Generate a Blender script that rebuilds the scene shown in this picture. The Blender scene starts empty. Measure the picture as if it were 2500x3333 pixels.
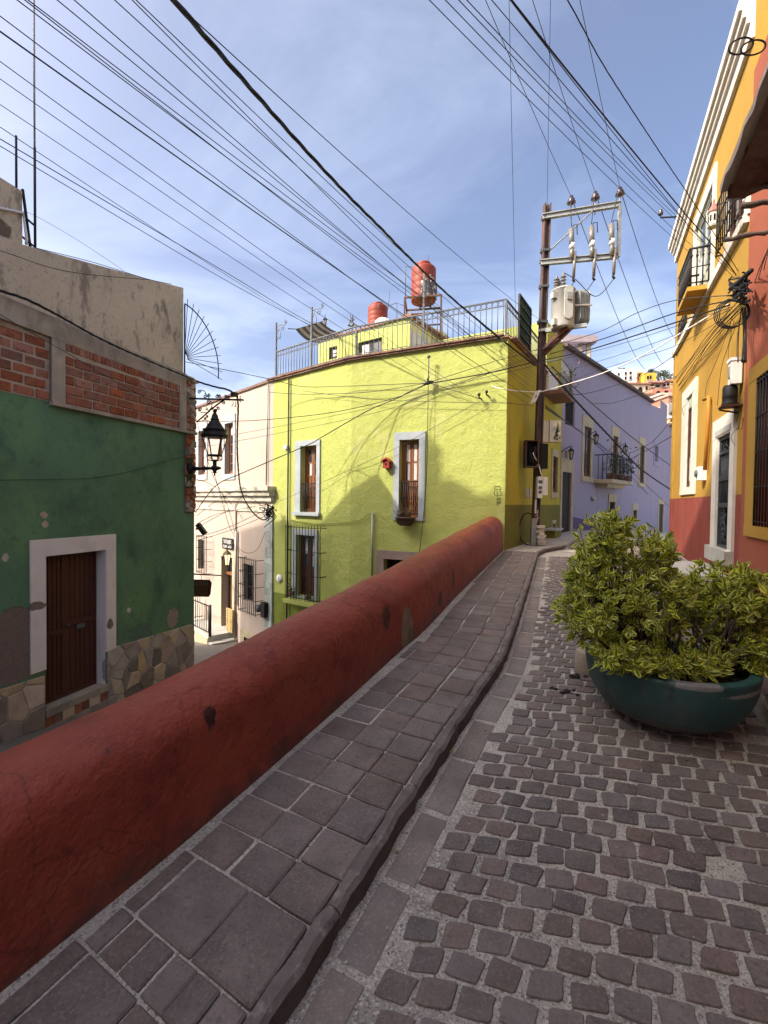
import bpy, bmesh, math, random
from mathutils import Vector, Matrix, noise as mnoise
random.seed(7)
R = math.radians
C = bpy.context.scene.collection
scene = bpy.context.scene

# ------------------------------------------------------------------ camera
FPX, PW, PH = 1500.0, 2500.0, 3333.0        # focal length and size in photograph pixels
EYE = Vector((0.0, 0.0, 1.6))
CAMROT = Matrix.Rotation(R(90 - 1.32), 3, 'X') @ Matrix.Rotation(R(0.7), 3, 'Z')
cam_data = bpy.data.cameras.new('camera')
cam = bpy.data.objects.new('camera', cam_data)
C.objects.link(cam)
cam.matrix_world = Matrix.Translation(EYE) @ CAMROT.to_4x4()
cam_data.sensor_fit = 'VERTICAL'
cam_data.sensor_height = 36.0
cam_data.lens = 36.0 * FPX / PH
cam_data.clip_start = 0.05
cam_data.clip_end = 2000
scene.camera = cam

# ------------------------------------------------------------------ light
SUN_AZ = Vector((-0.92, -0.39, 0)).normalized()     # towards the sun
SUN_EL = R(40)
SUNV = Vector((SUN_AZ.x * math.cos(SUN_EL), SUN_AZ.y * math.cos(SUN_EL), math.sin(SUN_EL)))
sun_data = bpy.data.lights.new('sun', 'SUN')
sun_data.energy = 2.0
sun_data.angle = R(0.6)
sun_data.color = (1.0, 0.90, 0.76)
sun = bpy.data.objects.new('sun', sun_data)
C.objects.link(sun)
sun.rotation_euler = SUNV.to_track_quat('Z', 'Y').to_euler()
sun.location = SUNV * 60

world = bpy.data.worlds.new('World')
scene.world = world
world.use_nodes = True
nt = world.node_tree
nt.nodes.clear()
def nn(tree, t, **kw):
    n = tree.nodes.new(t)
    for k, v in kw.items():
        if k.startswith('i_'):
            key = k[2:]
            n.inputs[int(key) if key.isdigit() else key.replace('_', ' ')].default_value = v
        else:
            setattr(n, k, v)
    return n
out = nn(nt, 'ShaderNodeOutputWorld')
bg = nn(nt, 'ShaderNodeBackground')
bg.inputs['Strength'].default_value = 0.15
sky = nn(nt, 'ShaderNodeTexSky', sky_type='NISHITA')
sky.sun_disc = False
sky.sun_elevation = SUN_EL
sky.sun_rotation = math.atan2(SUN_AZ.x, SUN_AZ.y)
sky.altitude = 500
sky.air_density = 0.55
sky.dust_density = 9.0
sky.ozone_density = 1.0
tc = nn(nt, 'ShaderNodeTexCoord')
# thin cirrus: noise on the sky direction projected on a flat cloud layer
sep = nn(nt, 'ShaderNodeSeparateXYZ')
nt.links.new(tc.outputs['Generated'], sep.inputs[0])
zc = nn(nt, 'ShaderNodeMath', operation='MAXIMUM'); zc.inputs[1].default_value = 0.0
nt.links.new(sep.outputs['Z'], zc.inputs[0])
za = nn(nt, 'ShaderNodeMath', operation='ADD'); za.inputs[1].default_value = 0.16
nt.links.new(zc.outputs[0], za.inputs[0])
dx = nn(nt, 'ShaderNodeMath', operation='DIVIDE'); dy = nn(nt, 'ShaderNodeMath', operation='DIVIDE')
nt.links.new(sep.outputs['X'], dx.inputs[0]); nt.links.new(za.outputs[0], dx.inputs[1])
nt.links.new(sep.outputs['Y'], dy.inputs[0]); nt.links.new(za.outputs[0], dy.inputs[1])
cmb = nn(nt, 'ShaderNodeCombineXYZ')
nt.links.new(dx.outputs[0], cmb.inputs[0]); nt.links.new(dy.outputs[0], cmb.inputs[1])
mp = nn(nt, 'ShaderNodeMapping')
mp.inputs['Rotation'].default_value = (0, 0, R(35)); mp.inputs['Scale'].default_value = (0.8, 1.35, 1)
mp.inputs['Location'].default_value = (3.1, 0.4, 0)
nt.links.new(cmb.outputs[0], mp.inputs['Vector'])
cn = nn(nt, 'ShaderNodeTexNoise'); cn.inputs['Scale'].default_value = 1.5; cn.inputs['Detail'].default_value = 9
cn.inputs['Roughness'].default_value = 0.6; cn.inputs['Distortion'].default_value = 0.8
nt.links.new(mp.outputs[0], cn.inputs['Vector'])
cr = nn(nt, 'ShaderNodeValToRGB')
cr.color_ramp.elements[0].position = 0.42; cr.color_ramp.elements[0].color = (0.0, 0.0, 0.0, 1)
cr.color_ramp.elements[1].position = 0.82; cr.color_ramp.elements[1].color = (0.17, 0.17, 0.17, 1)
nt.links.new(cn.outputs['Fac'], cr.inputs['Fac'])
cm = nn(nt, 'ShaderNodeMix', data_type='RGBA')
cm.inputs['B'].default_value = (4.6, 5.1, 6.0, 1)
nt.links.new(cr.outputs['Color'], cm.inputs['Factor'])
nt.links.new(sky.outputs[0], cm.inputs['A'])
# heavier grey-white cumulus bank low above the horizon
mp2 = nn(nt, 'ShaderNodeMapping'); mp2.inputs['Scale'].default_value = (1.0, 1.0, 3.0); mp2.inputs['Location'].default_value = (0.6, 0.2, 0.1)
nt.links.new(tc.outputs['Generated'], mp2.inputs['Vector'])
cn2 = nn(nt, 'ShaderNodeTexNoise'); cn2.inputs['Scale'].default_value = 3.2; cn2.inputs['Detail'].default_value = 5
nt.links.new(mp2.outputs[0], cn2.inputs['Vector'])
cl = nn(nt, 'ShaderNodeMapRange'); cl.inputs['From Min'].default_value = 0.42; cl.inputs['From Max'].default_value = 0.16
nt.links.new(sep.outputs['Z'], cl.inputs['Value'])
c2 = nn(nt, 'ShaderNodeMath', operation='MULTIPLY')
cr2 = nn(nt, 'ShaderNodeMapRange'); cr2.inputs['From Min'].default_value = 0.42; cr2.inputs['From Max'].default_value = 0.62
nt.links.new(cn2.outputs['Fac'], cr2.inputs['Value'])
nt.links.new(cr2.outputs[0], c2.inputs[0]); nt.links.new(cl.outputs[0], c2.inputs[1])
c3 = nn(nt, 'ShaderNodeMath', operation='MULTIPLY'); c3.inputs[1].default_value = 0.85
nt.links.new(c2.outputs[0], c3.inputs[0])
cm2 = nn(nt, 'ShaderNodeMix', data_type='RGBA'); cm2.inputs['B'].default_value = (4.4, 4.8, 5.4, 1)
nt.links.new(c3.outputs[0], cm2.inputs['Factor']); nt.links.new(cm.outputs['Result'], cm2.inputs['A'])
nt.links.new(cm2.outputs['Result'], bg.inputs['Color'])
nt.links.new(bg.outputs[0], out.inputs[0])

scene.view_settings.view_transform = 'Standard'
scene.view_settings.look = 'None'
scene.view_settings.gamma = 1.0
scene.view_settings.use_curve_mapping = False
scene.view_settings.exposure = 1.52

# ------------------------------------------------------------------ pixel geometry used to take measurements off the photograph
def ray(px, py):
    d = CAMROT @ Vector(((px - PW / 2) / FPX, -(py - PH / 2) / FPX, -1.0))
    return d
def at(px, py, d):
    r = ray(px, py)
    return EYE + r * (d / r.y)
def project(p):
    q = CAMROT.transposed() @ (p - EYE)
    if q.z > -0.02:
        return None
    return (PW / 2 + FPX * q.x / -q.z, PH / 2 - FPX * q.y / -q.z)

SU = Vector((0.47, 0.883, 0))
def zg(x, y):
    s = 0.47 * x + 0.883 * y
    if s < 3: return 0.1 * s
    if s < 5.5: return 0.3 + 0.1 * (s - 3) - 0.016 * (s - 3) ** 2
    z = 0.45 + 0.02 * (s - 5.5)
    if s > 14: z -= 0.0055 * (s - 14) ** 2 if s < 22 else 0.0055 * 64 + 0.088 * (s - 22)
    return z
def ground_hit(px, py, h=0.0):
    r = ray(px, py)
    lo, hi = 0.02, 60.0
    f = lambda t: EYE.z + r.z * t - zg(r.x * t, r.y * t) - h
    t = 0.05
    while f(t) > 0 and t < 80: t *= 1.05
    lo, hi = t / 1.05, t
    for _ in range(40):
        m = (lo + hi) / 2
        if f(m) > 0: lo = m
        else: hi = m
    return EYE + r * lo

class Plane:
    """a vertical wall: origin, direction U along it, normal N to the open side"""
    def __init__(s, O, U, side):
        s.O = Vector((O[0], O[1], 0)); s.U = Vector((U[0], U[1], 0)).normalized()
        s.N = Vector((s.U.y, -s.U.x, 0))
        if s.N.dot(Vector((side[0], side[1], 0))) < 0: s.N = -s.N
    def hit(s, px, py, off=0.0):
        r = ray(px, py); o = s.O + s.N * off
        t = (o - EYE).dot(s.N) / r.dot(s.N)
        p = EYE + r * t
        return (p - o).dot(s.U), p.z
    def pt(s, u, z, off=0.0):
        p = s.O + s.U * u + s.N * off
        return Vector((p.x, p.y, z))
    def rect(s, x0, x1, y0, y1, off=0.0):
        a, b = s.hit(x0, (y0 + y1) / 2, off)[0], s.hit(x1, (y0 + y1) / 2, off)[0]
        xm = (x0 + x1) / 2
        return (min(a, b), max(a, b), s.hit(xm, y1, off)[1], s.hit(xm, y0, off)[1])

# ------------------------------------------------------------------ object helpers
ORG = {}
def tag(o, label=None, cat=None, group=None, kind=None):
    if label: o['label'] = label
    if cat: o['category'] = cat
    if group: o['group'] = group
    if kind: o['kind'] = kind
    return o
def thing(name, loc, label, cat, group=None):
    o = bpy.data.objects.new(name, None); C.objects.link(o)
    o.location = loc; ORG[o.name] = Vector(loc)
    o.empty_display_size = 0.1
    return tag(o, label, cat, group)

class MB:
    def __init__(s):
        s.v = []; s.f = []; s.m = []; s.sm = []
    def add(s, vs, fs, m=0, smooth=False):
        b = len(s.v)
        s.v.extend([Vector(v) for v in vs])
        for f in fs:
            s.f.append([b + i for i in f]); s.m.append(m); s.sm.append(smooth)
    def quad(s, a, b, c, d, m=0): s.add([a, b, c, d], [(0, 1, 2, 3)], m)
    def poly(s, pts, m=0): s.add(pts, [tuple(range(len(pts)))], m)
    def hexa(s, p, m=0):
        s.add(p, [(0, 3, 2, 1), (4, 5, 6, 7), (0, 1, 5, 4), (1, 2, 6, 5), (2, 3, 7, 6), (3, 0, 4, 7)], m)
    def box(s, c, ax, ay, az, m=0):
        c = Vector(c); ax = Vector(ax); ay = Vector(ay); az = Vector(az)
        p = [c - ax - ay - az, c + ax - ay - az, c + ax + ay - az, c - ax + ay - az,
             c - ax - ay + az, c + ax - ay + az, c + ax + ay + az, c - ax + ay + az]
        s.hexa(p, m)
    def abox(s, x0, x1, y0, y1, z0, z1, m=0):
        s.box(((x0 + x1) / 2, (y0 + y1) / 2, (z0 + z1) / 2), ((x1 - x0) / 2, 0, 0), (0, (y1 - y0) / 2, 0), (0, 0, (z1 - z0) / 2), m)
    def pbox(s, P, u0, u1, z0, z1, o0, o1, m=0):
        s.hexa([P.pt(u0, z0, o0), P.pt(u1, z0, o0), P.pt(u1, z0, o1), P.pt(u0, z0, o1),
                P.pt(u0, z1, o0), P.pt(u1, z1, o0), P.pt(u1, z1, o1), P.pt(u0, z1, o1)], m)
    def bar(s, a, b, w, h=None, m=0, up=Vector((0, 0, 1))):
        a = Vector(a); b = Vector(b); h = h or w
        d = (b - a).normalized()
        if abs(d.dot(up)) > 0.98: up = Vector((1, 0, 0))
        x = d.cross(up).normalized(); y = x.cross(d)
        s.box((a + b) / 2, (b - a) / 2, x * w / 2, y * h / 2, m)
    def tube(s, pts, r, n=6, m=0, caps=True, smooth=True):
        pts = [Vector(p) for p in pts]
        k = len(pts); rs = r if isinstance(r, (list, tuple)) else [r] * k
        vs = []; fs = []
        prev = None
        for i, p in enumerate(pts):
            d = (pts[min(i + 1, k - 1)] - pts[max(i - 1, 0)])
            d = d.normalized() if d.length > 1e-9 else Vector((0, 0, 1))
            if prev is None:
                up = Vector((0, 0, 1)) if abs(d.z) < 0.95 else Vector((1, 0, 0))
                x = d.cross(up).normalized()
            else:
                x = (prev - d * prev.dot(d))
                x = x.normalized() if x.length > 1e-6 else d.orthogonal().normalized()
            prev = x
            y = d.cross(x)
            for j in range(n):
                a = 2 * math.pi * j / n
                vs.append(p + (x * math.cos(a) + y * math.sin(a)) * rs[i])
        for i in range(k - 1):
            for j in range(n):
                fs.append((i * n + j, i * n + (j + 1) % n, (i + 1) * n + (j + 1) % n, (i + 1) * n + j))
        if caps:
            fs.append(tuple(reversed(range(n)))); fs.append(tuple((k - 1) * n + j for j in range(n)))
        s.add(vs, fs, m, smooth)
    def lathe(s, prof, c, n=24, m=0, ax=None, smooth=True, cap=True):
        c = Vector(c)
        M = ax if ax is not None else Matrix.Identity(3)
        vs = []; fs = []
        for (r, z) in prof:
            for j in range(n):
                a = 2 * math.pi * j / n
                vs.append(c + M @ Vector((r * math.cos(a), r * math.sin(a), z)))
        for i in range(len(prof) - 1):
            for j in range(n):
                fs.append((i * n + j, i * n + (j + 1) % n, (i + 1) * n + (j + 1) % n, (i + 1) * n + j))
        if cap:
            fs.append(tuple(reversed(range(n)))); fs.append(tuple((len(prof) - 1) * n + j for j in range(n)))
        s.add(vs, fs, m, smooth)
    def ball(s, c, r, n=8, m=0, sc=(1, 1, 1)):
        c = Vector(c); prof = []
        vs = []; fs = []
        k = max(4, n // 2)
        for i in range(k + 1):
            t = math.pi * i / k
            for j in range(n):
                a = 2 * math.pi * j / n
                vs.append(c + Vector((r * sc[0] * math.sin(t) * math.cos(a), r * sc[1] * math.sin(t) * math.sin(a), -r * sc[2] * math.cos(t))))
        for i in range(k):
            for j in range(n):
                fs.append((i * n + j, i * n + (j + 1) % n, (i + 1) * n + (j + 1) % n, (i + 1) * n + j))
        s.add(vs, fs, m, True)
    def prism(s, poly, vec, m=0, m_side=None):
        k = len(poly); vec = Vector(vec)
        vs = [Vector(p) for p in poly] + [Vector(p) + vec for p in poly]
        s.add(vs, [tuple(reversed(range(k))), tuple(range(k, 2 * k))], m)
        s.add(vs, [(i, (i + 1) % k, k + (i + 1) % k, k + i) for i in range(k)], m if m_side is None else m_side)
    def mesh(s, name, org=Vector((0, 0, 0))):
        me = bpy.data.meshes.new(name)
        me.from_pydata([tuple(v - org) for v in s.v], [], s.f)
        me.polygons.foreach_set('material_index', s.m)
        me.polygons.foreach_set('use_smooth', s.sm)
        me.update()
        return me
    def build(s, name, mats, parent=None, fix=True):
        if not isinstance(mats, (list, tuple)): mats = [mats]
        if parent is None:
            if s.v:
                xs = [v.x for v in s.v]; ys = [v.y for v in s.v]; zs = [v.z for v in s.v]
                org = Vector(((min(xs) + max(xs)) / 2, (min(ys) + max(ys)) / 2, min(zs)))
            else: org = Vector((0, 0, 0))
        else: org = ORG[parent.name]
        me = s.mesh(name, org)
        for mt in mats: me.materials.append(mt)
        if fix:
            bm = bmesh.new(); bm.from_mesh(me)
            bmesh.ops.recalc_face_normals(bm, faces=bm.faces)
            bm.to_mesh(me); bm.free()
        o = bpy.data.objects.new(name, me); C.objects.link(o)
        if parent is None: o.location = org
        else: o.parent = parent
        ORG[o.name] = org
        return o

def inst(name, me, parent, loc, rot=None, scale=None):
    """one more object sharing the mesh me, at a world place, under its thing"""
    o = bpy.data.objects.new(name, me); C.objects.link(o)
    if parent is not None: o.parent = parent; loc = Vector(loc) - ORG[parent.name]
    if rot is None: rot = Matrix.Identity(3)
    sc = Matrix.Diagonal(scale if scale else (1, 1, 1))
    o.matrix_local = Matrix.Translation(loc) @ (rot.to_3x3() @ sc).to_4x4()
    return o
def copy_tree(o, parent=None, delta=None):
    c = o.copy(); C.objects.link(c)
    if parent is not None: c.parent = parent
    if delta is not None:
        c.location = o.location + delta
    for ch in list(o.children): copy_tree(ch, c)
    return c

# ------------------------------------------------------------------ materials
def srgb(r, g, b):
    f = lambda c: (c / 255 / 12.92) if c / 255 <= 0.04045 else ((c / 255 + 0.055) / 1.055) ** 2.4
    return (f(r), f(g), f(b))
def rgba(c): return (c[0], c[1], c[2], 1.0)
MATS = {}
def mat(name, col, rough=0.85, var=0.12, scale=2.0, bump=0.25, bscale=45.0, bdist=0.01, spec=0.3, metal=0.0,
        layers=(), patches=(), isl=0.0, obr=0.0, col2=None, coat=0.0, stretch=None, trans=0.0, bump2=None, sat=0.15):
    """layers: (colour, scale, lo, hi, amount, zstretch) noise-masked wear; patches: (centre, radii, colour, edge_noise, noise_scale) one worn spot
    isl/obr: brightness spread per loose piece / per object"""
    if name in MATS: return MATS[name]
    m = bpy.data.materials.new(name); m.use_nodes = True
    t = m.node_tree; b = t.nodes['Principled BSDF']
    L = t.links.new
    g = nn(t, 'ShaderNodeNewGeometry')
    pos = g.outputs['Position']
    n1 = nn(t, 'ShaderNodeTexNoise'); n1.inputs['Scale'].default_value = scale; n1.inputs['Detail'].default_value = 6; n1.inputs['Roughness'].default_value = 0.6
    if stretch:
        mpn = nn(t, 'ShaderNodeMapping'); mpn.inputs['Scale'].default_value = stretch
        L(pos, mpn.inputs['Vector']); L(mpn.outputs[0], n1.inputs['Vector'])
    else: L(pos, n1.inputs['Vector'])
    mix = nn(t, 'ShaderNodeMix', data_type='RGBA')
    a = col; c2 = col2 or tuple(min(1, c * (1 + var)) for c in col)
    mix.inputs['A'].default_value = rgba(tuple(c * (1 - var) for c in a)); mix.inputs['B'].default_value = rgba(c2)
    mr = nn(t, 'ShaderNodeMapRange'); mr.inputs['From Min'].default_value = 0.3; mr.inputs['From Max'].default_value = 0.7
    L(n1.outputs['Fac'], mr.inputs['Value']); L(mr.outputs[0], mix.inputs['Factor'])
    cur = mix.outputs['Result']
    if isl or obr:
        oi = nn(t, 'ShaderNodeObjectInfo')
        ad = nn(t, 'ShaderNodeMath', operation='ADD'); L(oi.outputs['Random'], ad.inputs[0]); L(g.outputs['Random Per Island'], ad.inputs[1])
        fr = nn(t, 'ShaderNodeMath', operation='FRACT'); L(ad.outputs[0], fr.inputs[0])
        k = max(isl, obr)
        mm = nn(t, 'ShaderNodeMapRange'); mm.inputs['To Min'].default_value = 1 - k; mm.inputs['To Max'].default_value = 1 + k
        L(fr.outputs[0], mm.inputs['Value'])
        f2 = nn(t, 'ShaderNodeMath', operation='MULTIPLY'); f2.inputs[1].default_value = 7.31; L(fr.outputs[0], f2.inputs[0])
        f3 = nn(t, 'ShaderNodeMath', operation='FRACT'); L(f2.outputs[0], f3.inputs[0])
        hs = nn(t, 'ShaderNodeHueSaturation'); L(cur, hs.inputs['Color']); L(mm.outputs[0], hs.inputs['Value'])
        ms = nn(t, 'ShaderNodeMapRange'); ms.inputs['To Min'].default_value = 1 - sat; ms.inputs['To Max'].default_value = 1 + sat
        L(f3.outputs[0], ms.inputs['Value']); L(ms.outputs[0], hs.inputs['Saturation'])
        cur = hs.outputs['Color']
    hsum = None
    for (lc, ls, lo, hi, am, zs) in layers:
        mp_ = nn(t, 'ShaderNodeMapping'); mp_.inputs['Scale'].default_value = (1, 1, zs); mp_.inputs['Location'].default_value = (ls * 1.7, lo * 9, 0)
        L(pos, mp_.inputs['Vector'])
        nl = nn(t, 'ShaderNodeTexNoise'); nl.inputs['Scale'].default_value = ls; nl.inputs['Detail'].default_value = 8; nl.inputs['Roughness'].default_value = 0.65
        L(mp_.outputs[0], nl.inputs['Vector'])
        ml = nn(t, 'ShaderNodeMapRange'); ml.inputs['From Min'].default_value = lo; ml.inputs['From Max'].default_value = hi; ml.inputs['To Max'].default_value = am
        L(nl.outputs['Fac'], ml.inputs['Value'])
        mx = nn(t, 'ShaderNodeMix', data_type='RGBA'); mx.inputs['B'].default_value = rgba(lc)
        L(ml.outputs[0], mx.inputs['Factor']); L(cur, mx.inputs['A']); cur = mx.outputs['Result']
    for (pc, pr, pcol, en, ns) in patches:
        vs = nn(t, 'ShaderNodeVectorMath', operation='SUBTRACT'); vs.inputs[1].default_value = tuple(pc); L(pos, vs.inputs[0])
        vd = nn(t, 'ShaderNodeVectorMath', operation='DIVIDE'); vd.inputs[1].default_value = tuple(pr); L(vs.outputs[0], vd.inputs[0])
        vl = nn(t, 'ShaderNodeVectorMath', operation='LENGTH'); L(vd.outputs[0], vl.inputs[0])
        np_ = nn(t, 'ShaderNodeTexNoise'); np_.inputs['Scale'].default_value = ns; np_.inputs['Detail'].default_value = 9; np_.inputs['Roughness'].default_value = 0.7; L(pos, np_.inputs['Vector'])
        ma = nn(t, 'ShaderNodeMath', operation='MULTIPLY_ADD'); ma.inputs[1].default_value = en * 2; L(np_.outputs['Fac'], ma.inputs[0])
        L(vl.outputs['Value'], ma.inputs[2])
        mk = nn(t, 'ShaderNodeMapRange'); mk.inputs['From Min'].default_value = 1.0 + en + 0.04; mk.inputs['From Max'].default_value = 1.0 + en - 0.04
        L(ma.outputs[0], mk.inputs['Value'])
        np2 = nn(t, 'ShaderNodeTexNoise'); np2.inputs['Scale'].default_value = 30; np2.inputs['Detail'].default_value = 6; L(pos, np2.inputs['Vector'])
        pcm = nn(t, 'ShaderNodeMix', data_type='RGBA'); pcm.inputs['A'].default_value = rgba(tuple(c * 0.6 for c in pcol)); pcm.inputs['B'].default_value = rgba(tuple(c * 1.4 for c in pcol))
        L(np2.outputs['Fac'], pcm.inputs['Factor'])
        mx = nn(t, 'ShaderNodeMix', data_type='RGBA'); L(mk.outputs[0], mx.inputs['Factor']); L(cur, mx.inputs['A']); L(pcm.outputs['Result'], mx.inputs['B'])
        cur = mx.outputs['Result']
        hh = nn(t, 'ShaderNodeMath', operation='MULTIPLY'); hh.inputs[1].default_value = -1.2; L(mk.outputs[0], hh.inputs[0])
        if hsum is None: hsum = hh.outputs[0]
        else:
            hs2 = nn(t, 'ShaderNodeMath', operation='ADD'); L(hsum, hs2.inputs[0]); L(hh.outputs[0], hs2.inputs[1]); hsum = hs2.outputs[0]
    L(cur, b.inputs['Base Color'])
    b.inputs['Roughness'].default_value = rough
    b.inputs['Metallic'].default_value = metal
    b.inputs['Specular IOR Level'].default_value = spec
    b.inputs['Coat Weight'].default_value = coat
    if trans: b.inputs['Transmission Weight'].default_value = trans
    if bump:
        nb = nn(t, 'ShaderNodeTexNoise'); nb.inputs['Scale'].default_value = bscale; nb.inputs['Detail'].default_value = 5; nb.inputs['Roughness'].default_value = 0.6
        L(pos, nb.inputs['Vector'])
        h = nb.outputs['Fac']
        if bump2:
            nb2 = nn(t, 'ShaderNodeTexNoise'); nb2.inputs['Scale'].default_value = bump2[0]; nb2.inputs['Detail'].default_value = 3; L(pos, nb2.inputs['Vector'])
            hm = nn(t, 'ShaderNodeMath', operation='MULTIPLY_ADD'); hm.inputs[1].default_value = bump2[1]; L(nb2.outputs['Fac'], hm.inputs[0]); L(h, hm.inputs[2]); h = hm.outputs[0]
        if hsum is not None:
            hm = nn(t, 'ShaderNodeMath', operation='ADD'); L(h, hm.inputs[0]); L(hsum, hm.inputs[1]); h = hm.outputs[0]
        bp = nn(t, 'ShaderNodeBump'); bp.inputs['Strength'].default_value = bump; bp.inputs['Distance'].default_value = bdist
        L(h, bp.inputs['Height']); L(bp.outputs[0], b.inputs['Normal'])
    MATS[name] = m
    return m
# ------------------------------------------------------------------ palette
GREY_STONE = (0.30, 0.29, 0.26)
m_mortar = mat('cobble_mortar', (0.48, 0.44, 0.375), 0.95, 0.2, 9, 0.9, 110, 0.009, bump2=(26, 1.2), layers=[((0.20, 0.18, 0.165), 1.3, 0.48, 0.66, 0.65, 1), ((0.12, 0.11, 0.10), 5, 0.56, 0.68, 0.6, 1), ((0.66, 0.62, 0.54), 85, 0.52, 0.60, 0.75, 1), ((0.13, 0.115, 0.10), 105, 0.54, 0.60, 0.85, 1)])
m_cobble = mat('cobble_stone', (0.155, 0.123, 0.111), 0.78, 0.25, 12, 0.6, 70, 0.006, obr=0.25, sat=0.38, layers=[((0.27, 0.23, 0.20), 95, 0.52, 0.64, 0.6, 1), ((0.065, 0.05, 0.045), 70, 0.54, 0.66, 0.6, 1), ((0.20, 0.175, 0.155), 1.0, 0.45, 0.7, 0.45, 1)])
m_tile = mat('pavement_stone', (0.175, 0.138, 0.122), 0.8, 0.22, 8, 0.55, 70, 0.006, obr=0.14, sat=0.22, layers=[((0.27, 0.235, 0.205), 90, 0.52, 0.64, 0.55, 1), ((0.075, 0.058, 0.052), 70, 0.54, 0.66, 0.6, 1), ((0.10, 0.084, 0.074), 2.2, 0.5, 0.7, 0.5, 1)])
m_kerb = mat('kerb_concrete', (0.165, 0.138, 0.124), 0.9, 0.25, 7, 0.7, 50, 0.012, layers=[((0.33, 0.30, 0.27), 22, 0.55, 0.7, 0.6, 1), ((0.07, 0.06, 0.055), 6, 0.54, 0.64, 0.8, 1)])
m_gutter = mat('gutter_stone', (0.205, 0.172, 0.15), 0.85, 0.2, 6, 0.5, 70, 0.006, obr=0.12, sat=0.2, layers=[((0.36, 0.32, 0.28), 90, 0.52, 0.64, 0.5, 1), ((0.12, 0.10, 0.09), 2.5, 0.5, 0.66, 0.6, 1)])
m_kerbface = mat('kerb_face_shade', (0.11, 0.086, 0.075), 0.95, 0.3, 8, 0.7, 40, 0.012)  # darker than the kerb top: shade of the upright face put into its colour
m_dirt = mat('lower_street_ground', (0.16, 0.14, 0.12), 0.95, 0.2, 3, 0.4, 40)
m_lime = mat('lime_paint', (0.39, 0.43, 0.115), 0.88, 0.06, 0.8, 0.55, 24, 0.025, bump2=(5.0, 2.0), layers=[((0.38, 0.41, 0.09), 1.4, 0.52, 0.72, 0.5, 0.35), ((0.52, 0.52, 0.20), 5, 0.6, 0.75, 0.4, 1), ((0.31, 0.31, 0.10), 3.2, 0.56, 0.72, 0.45, 0.10), ((0.50, 0.49, 0.22), 0.9, 0.55, 0.60, 0.35, 1)])
m_lime_low = mat('dark_lime_dado_paint', (0.19, 0.23, 0.035), 0.88, 0.1, 1.2, 0.4, 25, 0.02, layers=[((0.10, 0.11, 0.03), 2, 0.5, 0.7, 0.6, 1)])
m_must = mat('mustard_side_paint', (0.40, 0.355, 0.035), 0.88, 0.08, 0.9, 0.4, 25, 0.02, layers=[((0.13, 0.11, 0.03), 1.6, 0.55, 0.72, 0.55, 0.18), ((0.45, 0.42, 0.10), 4, 0.6, 0.75, 0.4, 0.5)])
m_olive = mat('olive_dado_paint', (0.155, 0.15, 0.018), 0.88, 0.1, 1.2, 0.4, 25, 0.02, layers=[((0.25, 0.24, 0.08), 5, 0.62, 0.7, 0.6, 0.3), ((0.07, 0.06, 0.02), 2, 0.55, 0.7, 0.6, 1)])
m_pink = mat('pale_pink_paint', (0.42, 0.345, 0.29), 0.9, 0.04, 0.7, 0.35, 28, 0.015, layers=[((0.55, 0.47, 0.42), 2.2, 0.55, 0.75, 0.4, 0.3), ((0.25, 0.2, 0.17), 9, 0.70, 0.73, 0.8, 0.6)])
m_quoin = mat('grey_green_quoin_stone', (0.33, 0.37, 0.34), 0.85, 0.15, 4, 0.4, 30, obr=0.25, isl=0.25)
m_cornice = mat('pink_house_cornice_stone', (0.50, 0.46, 0.38), 0.88, 0.15, 5, 0.4, 30, layers=[((0.10, 0.10, 0.07), 2.5, 0.48, 0.65, 0.75, 1.5)])
m_purple = mat('lilac_paint', (0.335, 0.295, 0.355), 0.88, 0.06, 0.35, 0.35, 28, 0.015, col2=(0.30, 0.285, 0.40), layers=[((0.38, 0.31, 0.44), 1.2, 0.5, 0.7, 0.4, 0.35), ((0.20, 0.18, 0.25), 3, 0.56, 0.7, 0.35, 0.1)])
m_purple_low = mat('deep_purple_dado_paint', (0.12, 0.085, 0.17), 0.88, 0.1, 1.2, 0.35, 28)
m_yellow = mat('ochre_yellow_paint', (0.40, 0.235, 0.04), 0.88, 0.07, 0.9, 0.4, 26, 0.015, layers=[((0.36, 0.185, 0.025), 1.5, 0.5, 0.72, 0.6, 0.3), ((0.22, 0.10, 0.02), 7, 0.68, 0.72, 0.7, 0.5)])
m_reddado = mat('red_dado_paint', (0.225, 0.050, 0.036), 0.8, 0.1, 1.5, 0.35, 26, 0.015, layers=[((0.30, 0.11, 0.085), 3, 0.52, 0.7, 0.6, 0.25), ((0.62, 0.52, 0.45), 3.5, 0.70, 0.73, 0.9, 0.25)])
m_orange = mat('orange_red_paint', (0.315, 0.092, 0.05), 0.88, 0.07, 0.9, 0.35, 28, 0.015, layers=[((0.26, 0.07, 0.045), 2, 0.5, 0.7, 0.6, 0.3)])
m_white = mat('white_frame_paint', (0.63, 0.60, 0.53), 0.8, 0.06, 3, 0.25, 40, layers=[((0.42, 0.38, 0.31), 4, 0.56, 0.75, 0.6, 0.5)])
m_bluestone = mat('blue_grey_window_stone', (0.34, 0.38, 0.40), 0.85, 0.12, 3, 0.3, 40, layers=[((0.40, 0.34, 0.30), 2.5, 0.55, 0.75, 0.6, 0.6)])
m_sandstone = mat('pale_sandstone', (0.43, 0.37, 0.25), 0.88, 0.12, 4, 0.35, 40, layers=[((0.25, 0.21, 0.15), 3, 0.55, 0.75, 0.5, 0.6)])
m_pinkstone = mat('pinkish_quarry_stone', (0.27, 0.20, 0.17), 0.88, 0.15, 4, 0.4, 35, layers=[((0.5, 0.45, 0.4), 6, 0.62, 0.72, 0.7, 0.5)])
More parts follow.
